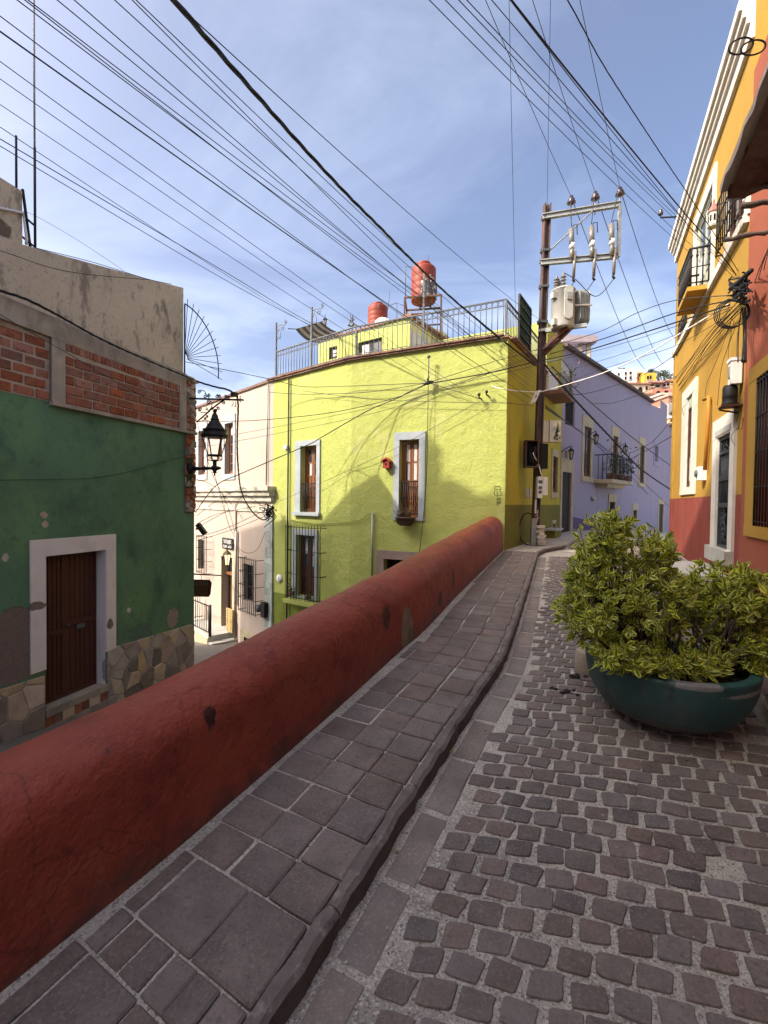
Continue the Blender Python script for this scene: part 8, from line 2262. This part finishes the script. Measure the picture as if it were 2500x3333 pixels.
for k in range(8):
    a = R(-95 + 11 * k); dsk.pbox(Plane(Vector((bt2.x, bt2.y, 0)) + Vector((math.cos(a), math.sin(a), 0)) * (rt2 * 1.0), (-math.sin(a), math.cos(a)), (math.cos(a), math.sin(a))), -.08, .08, bt2.z + ht2 * .02, bt2.z + ht2 * (.40 + .06 * math.sin(k * 2.1)), .002, .012 + .03 * rs.random())
dsk.build('peeling_label', mat('peeling_black_white_label', (.09, .08, .08), .7, .3, 8, .2, 30, layers=[((.6, .56, .5), 7, .54, .57, .9, 1)]), t2)
for ch, aa, fz in (('5', -62, .52), ('2', -48, .47)):
    a = R(aa); me = text_mesh(ch, .17); me.materials.clear(); me.materials.append(m_white); nr = Vector((math.cos(a), math.sin(a), 0)); inst('lettering', me, t2, Vector((bt2.x, bt2.y, bt2.z + ht2 * fz)) + nr * (rt2 + .006), Matrix((Vector((-nr.y, nr.x, 0)), UZ, nr)).transposed())
tank(1229, 1072, 988, 64, 15.6, 'lower red water tank behind the terrace room, left of the raised one', m_tankr)
for px, w, d, lab in ((1246, 58, 15.0, 'white paint-spattered tank in front of the lower red tank'), (1305, 56, 15.2, 'white paint-spattered tank between the two red tanks')):
    b = at(px, 1075, d); t = thing('water_tank', b, lab, 'water tank', 'water tanks on the lime roof'); mb = MB(); r = w / 2 * d / FPX; mb.lathe([(0, 0), (r, 0), (r, r * .5), (r * .9, r * .9), (r * .6, r * 1.2), (.2 * r, r * 1.3), (0, r * 1.3)], b, 20); mb.build('tank_shell', m_tankw, t)
    mb = MB(); mb.lathe([(r * .25, r * 1.28), (r * .25, r * 1.4), (0, r * 1.42)], b, 12); mb.build('lid', m_steel, t)
st_ = thing('tank_stand', bt2 - UZ * .8, 'square iron stand carrying the raised red tank', 'stand')
sq = rt2 * 1.35; cs = [bt2 + Vector((x * sq, y * sq, -.02)) for x, y in ((-1.15, -.7), (.95, -1.1), (1.15, .7), (-.95, 1.1))]
zl = at(1400, 1070, 14.6).z
for k in range(4):
    mb = MB(); mb.bar(cs[k], cs[(k + 1) % 4], .05); mb.build('top_bar', m_rust, st_)
    mb = MB(); mb.bar(Vector((cs[k].x, cs[k].y, zl - .6)), cs[k], .05); mb.build('stand_leg', m_rust, st_)
    mb = MB(); a = Vector((cs[k].x, cs[k].y, zl + .28)); q = cs[(k + 1) % 4]; mb.bar(a, Vector((q.x, q.y, zl + .28)), .04); mb.build('brace', m_rust, st_)
mb = MB(); mb.bar(cs[0].lerp(cs[1], .4), cs[3].lerp(cs[2], .4), .05); mb.bar(cs[0].lerp(cs[1], .7), cs[3].lerp(cs[2], .7), .05); mb.build('bearer', m_rust, st_)
for x, y0, y1, d, lab in ((1394, 858, 830, 14.6, 'short aerial on top of the raised red tank'), (1320, 965, 868, 15, 'thin pipe frame standing left of the raised red tank'), (1262, 1010, 946, 15.4, 'leaning aerial beside the lower red tank'), (1292, 1040, 986, 15.2, 'bent pipe between the two red tanks'), (1231, 1010, 986, 15, 'thin aerial in front of the lower red tank')):
    mb = MB(); a = at(x, y0, d); b_ = at(x + (7 if 'leaning' in lab else 0), y1, d)
    if 'frame' in lab: mb.tube([a, b_, at(1355, 870, d)], .014, 5)
    elif 'bent' in lab: mb.tube([a, b_, at(1318, 996, d)], .012, 5); mb.tube([b_, at(1258, 997, d)], .010, 5)
    else: mb.tube([a, b_], .011, 5)
    tag(mb.build('roof_aerial', m_steel), lab, 'aerial', 'aerials and pipes by the tanks')
# lattice panel
u0, u1 = P_YGS.hit(1686, 1060)[0], P_YGS.hit(1724, 1070)[0]; zb_ = ZT0 + .08; zt_ = P_YGS.hit(1686, 956)[1]
lt = thing('lattice_panel', P_YGS.pt(u0, zb_, .02), 'tall green screen panel with dark slats on the terrace corner railing', 'screen')
mb = MB()
for u in (u0, u1): mb.pbox(P_YGS, u - .02, u + .02, zb_, zt_, 0, .04)
for z in (zb_, zt_): mb.pbox(P_YGS, u0, u1, z - .02, z + .02, .002, .038)
mb.build('frame', m_iron, lt)
for k in range(1, 5): mb = MB(); z = zb_ + (zt_ - zb_) * k / 5; mb.pbox(P_YGS, u0 + .02, u1 - .02, z - .015, z + .015, .028, .05); mb.build('slat', m_iron, lt)
mb = MB(); mb.pbox(P_YGS, u0 + .02, u1 - .02, zb_ + .02, zt_ - .02, .0, .015); mb.build('leaf_mat', mat('artificial_ivy', (.03, .055, .02), .9, .5, 14, .8, 30, .03, layers=[((.10, .15, .05), 18, .56, .66, .8, 1)]), lt)

# ================================================================== small things on the fronts
u, z = P_YGR.hit(1265, 1511); bh = thing('birdhouse', P_YGR.pt(u, z - .12, .02), 'little red birdhouse on the lime wall left of the taller window', 'birdhouse')
mb = MB(); mb.pbox(P_YGR, u - .075, u + .075, z - .10, z + .05, .005, .15); mb.build('box', mat('birdhouse_red', (.30, .035, .025), .7, .15, 6, .1), bh)
mb = MB(); W_ = P_YGR
mb.hexa([W_.pt(u - .11, z + .04, 0), W_.pt(u, z + .12, 0), W_.pt(u, z + .12, .19), W_.pt(u - .11, z + .04, .19), W_.pt(u - .11, z + .06, 0), W_.pt(u, z + .145, 0), W_.pt(u, z + .145, .19), W_.pt(u - .11, z + .06, .19)]); mb.hexa([W_.pt(u + .11, z + .04, 0), W_.pt(u, z + .12, 0), W_.pt(u, z + .12, .19), W_.pt(u + .11, z + .04, .19), W_.pt(u + .11, z + .06, 0), W_.pt(u, z + .145, 0), W_.pt(u, z + .145, .19), W_.pt(u + .11, z + .06, .19)]); mb.build('roof', mat('birdhouse_roof_red', (.38, .07, .04), .7, .15, 6, .1), bh)
mb = MB(); mb.lathe([(0, 0), (.028, 0), (.028, .004), (0, .004)], W_.pt(u, z - .01, .15), 12, 0, Matrix((W_.U, UZ, W_.N)).transposed()); mb.pbox(W_, u - .06, u + .06, z + .05, z + .055, .14, .148); mb.build('entrance_hole', m_dark, bh)
u0, z0 = P_YGR.hit(1346, 1710, .2); u1, z1 = P_YGR.hit(1288, 1688, .2)
wb = thing('window_box', P_YGR.pt((u0 + u1) / 2, z0, .15), 'brown rounded planter trough hung under the taller lime window', 'planter')
mb = MB(); n = 10; um = (u0 + u1) / 2; hu = abs(u1 - u0) / 2; zt_ = P_YGR.hit(1317, 1688, .2)[1]; zb_ = P_YGR.hit(1317, 1711, .2)[1]
vs = []; fs = []
for l, (f, z) in enumerate(((.55, zb_), (.86, zb_ + (zt_ - zb_) * .35), (1.0, zt_), (1.05, zt_ + .001), (1.05, zt_ + .03), (.92, zt_ + .03), (.9, zt_ - .03))):
    for j in range(20): t = 6.2832 * j / 20; vs.append(W_.pt(um + hu * f * math.copysign(abs(math.cos(t)) ** .6, math.cos(t)), z, .16 + .13 * f * math.copysign(abs(math.sin(t)) ** .6, math.sin(t))))
for l in range(6):
    for j in range(20): fs.append((l * 20 + j, l * 20 + (j + 1) % 20, (l + 1) * 20 + (j + 1) % 20, (l + 1) * 20 + j))
fs.append(tuple(range(20))); fs.append(tuple(120 + j for j in range(20))); mb.add(vs, fs, 0, True); mb.build('trough', mat('brown_trough', (.09, .055, .035), .7, .2, 6, .2), wb)
sp_ = thing('potted_plant', W_.pt(um, zt_, .16), 'spiky dry grassy plant in the trough under the taller lime window', 'plant')
mb = MB()
for k in range(34):
    b_ = W_.pt(um + rs.uniform(-.16, .2), zt_ - .02, .16 + rs.uniform(-.05, .05)); tp = b_ + Vector((rs.gauss(0, .10), rs.gauss(0, .05), rs.uniform(.16, .42))); mb.tube([b_, b_.lerp(tp, .5) + Vector((rs.gauss(0, .01), 0, .02)), tp], [.006, .006, .002], 3)
o = mb.build('blades', mat('dry_blades', (.14, .11, .055), .8, .3, 9, 0), sp_, fix=False)
# pots behind the grille of the lower lime window
for x, y, lab in ((945, 1925, 'small plant pot behind the lower grille, left end'), (1000, 1936, 'leafy pot plant behind the lower grille, right of the small pot')):
    u, z = P_YGL.hit(x, y + 14, .12); t = thing('potted_plant', P_YGL.pt(u, z, .1), lab, 'plant', 'pots behind the lower lime grille'); mb = MB(); mb.lathe([(0, 0), (.06, 0), (.08, .12), (.07, .12), (0, .10)], P_YGL.pt(u, z, .1), 12); mb.build('pot', m_terracotta, t)
    mb = MB()
    for k in range(26):
        a = P_YGL.pt(u, z + .1, .1) + Vector((rs.gauss(0, .07), rs.gauss(0, .03), abs(rs.gauss(.08, .1)))); x_ = Vector((rs.gauss(0, 1), rs.gauss(0, 1), rs.gauss(0, 1))).normalized() * .035; y_ = x_.orthogonal().normalized() * .02; mb.add([a - x_, a + y_, a + x_, a - y_], [(0, 1, 2, 3)])
    mb.build('leaves', m_leafF, t, fix=False)
# signs at the pink house
P = P_PNK
r_ = P.rect(723, 757, 1752, 1787, .06); sg = thing('shop_sign', P.pt((r_[0] + r_[1]) / 2, r_[2], .05), 'black and white shop sign lettered TATUAJES GUANAJUATO', 'sign')
mb = MB(); mb.pbox(P, r_[0], r_[1], r_[2], r_[3], .03, .06); mb.build('sign_board', mat('sign_black', (.015, .015, .016), .5, .1, 4, 0), sg)
w_ = r_[1] - r_[0]; h_ = r_[3] - r_[2]; m_sw = mat('sign_white', (.8, .79, .76), .6, .02, 4, 0)
lettering('TATUAJES', h_ * .52, P, (r_[0] + r_[1]) / 2, r_[2] + h_ * .66, .063, sg, m_sw, sx=.86 * w_ / (h_ * .52 * 5.3))
lettering('GUANAJUATO', h_ * .34, P, (r_[0] + r_[1]) / 2, r_[2] + h_ * .22, .063, sg, m_sw, sx=.86 * w_ / (h_ * .34 * 7.2))
r_ = P.rect(725, 745, 1984, 2046, .25); bd = thing('barber_board', P.pt((r_[0] + r_[1]) / 2, p_d[2], .2), 'standing tan board with vertical words BARBERIA TATUAJES by the shop door', 'sign')
mb = MB(); mb.pbox(P, r_[0], r_[1], p_d[2], r_[3], .10, .14); mb.build('board', mat('tan_board', (.42, .30, .13), .7, .1, 4, .1), bd)
hh = (r_[3] - p_d[2]) / 8.6; uw = (r_[1] - r_[0])
vr = Vector((-P.N.y, P.N.x, 0)); sgn = 1 if vr.dot(P.U) > 0 else -1
for col, word in ((-.25, 'BARBERIA'), (.25, 'TATUAJES')):
    for i, ch in enumerate(word): lettering(ch, hh * .95, P, (r_[0] + r_[1]) / 2 + sgn * col * uw, r_[3] - hh * (i + .8), .143, bd, MATS['sign_black'])
m_lit = bpy.data.materials.new('lit_lamp_glass'); m_lit.use_nodes = True; b = m_lit.node_tree.nodes['Principled BSDF']; b.inputs['Emission Color'].default_value = (1, .72, .35, 1); b.inputs['Emission Strength'].default_value = .9; b.inputs['Base Color'].default_value = (.5, .42, .25, 1)
c = P.pt(*P.hit(739, 1823, .45), .45); small_lantern('lantern', c, .52, 'lit brass lantern hanging before the shop door', None, mat('old_brass', (.12, .11, .06), .5, .2, 5, 0, metal=.5), m_lit, [c + UZ * .3, c + UZ * .42, P.pt(P.hit(763, 1795)[0], c.z + .45, .03)])
mb = MB(); q0 = P.hit(771, 1790)[0]
bar_a = at(634, 1869, 10.3); bar_b = P.pt(*P.hit(720, 1873), .02)
ws = thing('hanging_sign', at(660, 1915, 10.6), 'blank brown plank sign hanging from an iron bar by the green corner', 'sign')
a, b_ = at(632, 1887, 10.6), at(687, 1943, 10.6); mb = MB(); pl_ = []
x0, x1, z0, z1 = a.x - .12, b_.x, b_.z, a.z
mb.prism([Vector((x0, 10.6, z0)), Vector((x1 - .06, 10.6, z0)), Vector((x1 - .03, 10.6, z0 + .05)), Vector((x1, 10.6, z1 - .07)), Vector((x1 - .05, 10.6, z1)), Vector((x0, 10.6, z1))], (0, .05, 0)); mb.build('board', m_darkwood, ws)
for k in range(3): mb = MB(); mb.abox(x0, x1 - .07, 10.585, 10.598, z0 + .03 + (z1 - z0 - .06) * k / 3, z0 + .02 + (z1 - z0 - .06) * (k + 1) / 3); mb.build('plank', mat('sign_plank', (.13, .065, .04), .7, .25, 5, .3, 30, stretch=(1, 9, 9), obr=.2), ws)
mb = MB(); mb.tube([at(625, 1868, 10.6), bar_b], .02, 6); mb.tube([at(655, 1869, 10.62), at(655, 1890, 10.62)], .008, 4); mb.build('bar', m_iron, ws)
u, z = P.hit(848, 1985, .2); t = thing('meter_box', P.pt(u, z, .1), 'black electric meter box on the pink wall beside the barred window', 'meter box'); mb = MB(); mb.pbox(P, u - .12, u + .08, z - .22, z + .2, .0, .16); mb.build('case', m_iron, t); mb = MB(); mb.lathe([(0, 0), (.11, 0), (.10, .12), (0, .13)], P.pt(u + .2, z, .1), 14, 0, Matrix((P.U, UZ, P.N)).transposed()); mb.build('meter_dial', m_steel, t)
mb = MB(); a = at(640, 1722, 11.5); mb.tube([a, at(650, 1712, 11.4)], .03, 6); mb.box(at(656, 1722, 11.3), Vector((.09, 0, -.12)), Vector((0, .07, 0)), Vector((.04, 0, .03))); tag(mb.build('flood_lamp', m_iron), 'black flood lamp poking out above the leftmost pink house window', 'lamp')
# lilac house lamps
P = P_PUR
for px, py, s, lab in ((1859, 1481, .38, 'carriage lamp above the black lilac house door'), (1940, 1432, .42, 'carriage lamp right of the tallest lilac window'), (2036, 1466, .40, 'carriage lamp above the lilac balcony plants')):
    q = P.hit(px, py, .22); c = P.pt(q[0], q[1], .22); small_lantern('wall_lantern', c, s, lab, 'carriage lamps on the lilac house', m_iron, None, [P.pt(q[0] - .22, q[1] + .22 * s, .0), P.pt(q[0] - .2, q[1] + .45 * s, .1), P.pt(q[0], q[1] + .72 * s, .22), c + UZ * .6 * s])
u, z = P.hit(1926, 1623); mb = MB(); mb.lathe([(0, 0), (.09, 0), (.09, .08), (.04, .12), (0, .12)], P.pt(u, z, 0), 12, 0, Matrix((P.U, UZ, P.N)).transposed()); tag(mb.build('wall_meter', m_galv), 'round grey meter on the lilac wall above the dado', 'meter')
for px, py, w, lab in ((1990, 1490, .35, 'potted plants massed at the left end of the lilac balcony'), (2020, 1495, .4, 'broad bushy plant spilling through the lilac balcony rail'), (2045, 1478, .28, 'wispy plant rising at the right end of the lilac balcony')):
    u, z = P.hit(px, py + 30, .3); t = thing('potted_plant', P.pt(u, zsl, .3), lab, 'plant', 'lilac balcony plants'); mb = MB(); mb.lathe([(0, 0), (.12, 0), (.16, .25), (.14, .25), (0, .22)], P.pt(u, zsl, .3), 12); mb.build('pot', m_terracotta, t)
    mb = MB()
    for k in range(90):
        a = P.pt(u, zsl + .35, .32) + Vector((rs.gauss(0, w * .6), rs.gauss(0, .15), abs(rs.gauss(.2, .35)))); x_ = Vector((rs.gauss(0, 1), rs.gauss(0, 1), rs.gauss(0, 1))).normalized() * .07; y_ = x_.orthogonal().normalized() * .035; mb.add([a - x_, a + y_, a + x_, a - y_], [(0, 1, 2, 3)])
    mb.build('foliage', m_leafF, t, fix=False)
c = at(1905, 1188, 17.5); t = thing('roof_lamp', c, 'white tin shade lamp hanging over the lilac roof slope', 'lamp'); k = 17.5 / FPX
mb = MB(); mb.lathe([(20 * k, 0), (15 * k, 7 * k), (6 * k, 16 * k), (5 * k, 30 * k), (0, 31 * k)], c, 18); mb.build('lamp_shade', m_whitebox, t)
mb = MB(); mb.ball(c - UZ * 20 * k, 8 * k, 10); mb.lathe([(4 * k, -14 * k), (4 * k, 0)], c, 8); mb.build('bulb', mat('frosted_bulb', (.7, .66, .5), .2, .1, 4, 0), t)
t = thing('potted_plant', P_YGS.pt(q1, zbal, .3), 'red flowering plant on the small mustard wall balcony', 'plant')
mb = MB()
for k in range(80):
    a = P_YGS.pt(P_YGS.hit(1800, 1180)[0], zbal + .5, .45) + Vector((rs.gauss(0, .15), rs.gauss(0, .12), rs.gauss(0, .3))); x_ = Vector((rs.gauss(0, 1), rs.gauss(0, 1), rs.gauss(0, 1))).normalized() * .06; y_ = x_.orthogonal().normalized() * .03; mb.add([a - x_, a + y_, a + x_, a - y_], [(0, 1, 2, 3)], 0 if rs.random() < .8 else 1)
mb.build('foliage', [m_leafF, mat('red_petals', (.4, .1, .05), .7, .2, 9, 0)], t, fix=False)
# pale grit and scraps lying on the setts and in the gutter
rs = random.Random(123)
gm = MB()
for k in range(170):
    if k < 70:
        p, t_ = along(kerb_line, ck, near_d + rs.uniform(-.4, 6)); n_ = Vector((t_.y, -t_.x, 0)); q = p + n_ * rs.uniform(.03, .2)
    else: q = Vector((rs.uniform(.2, 2.2), rs.uniform(.9, 4.5), 0))
    if q.x < nearest_on(kerb_line, q).x + .03: continue
    z = zg(q.x, q.y) + .007; s = rs.uniform(.0015, .0045); a = rs.uniform(0, 6.28); u_ = Vector((math.cos(a), math.sin(a), 0)) * s; v_ = Vector((-u_.y, u_.x, 0)) * rs.uniform(.4, 1)
    gm.box(Vector((q.x, q.y, z)), u_, v_, Vector((0, 0, s * .5)), rs.choice((0, 0, 1)))
tag(gm.build('grit', [m_lightstone, m_soil], None, fix=False), 'scattered pale grit and dark crumbs on the cobbled street', 'litter', None, 'stuff')
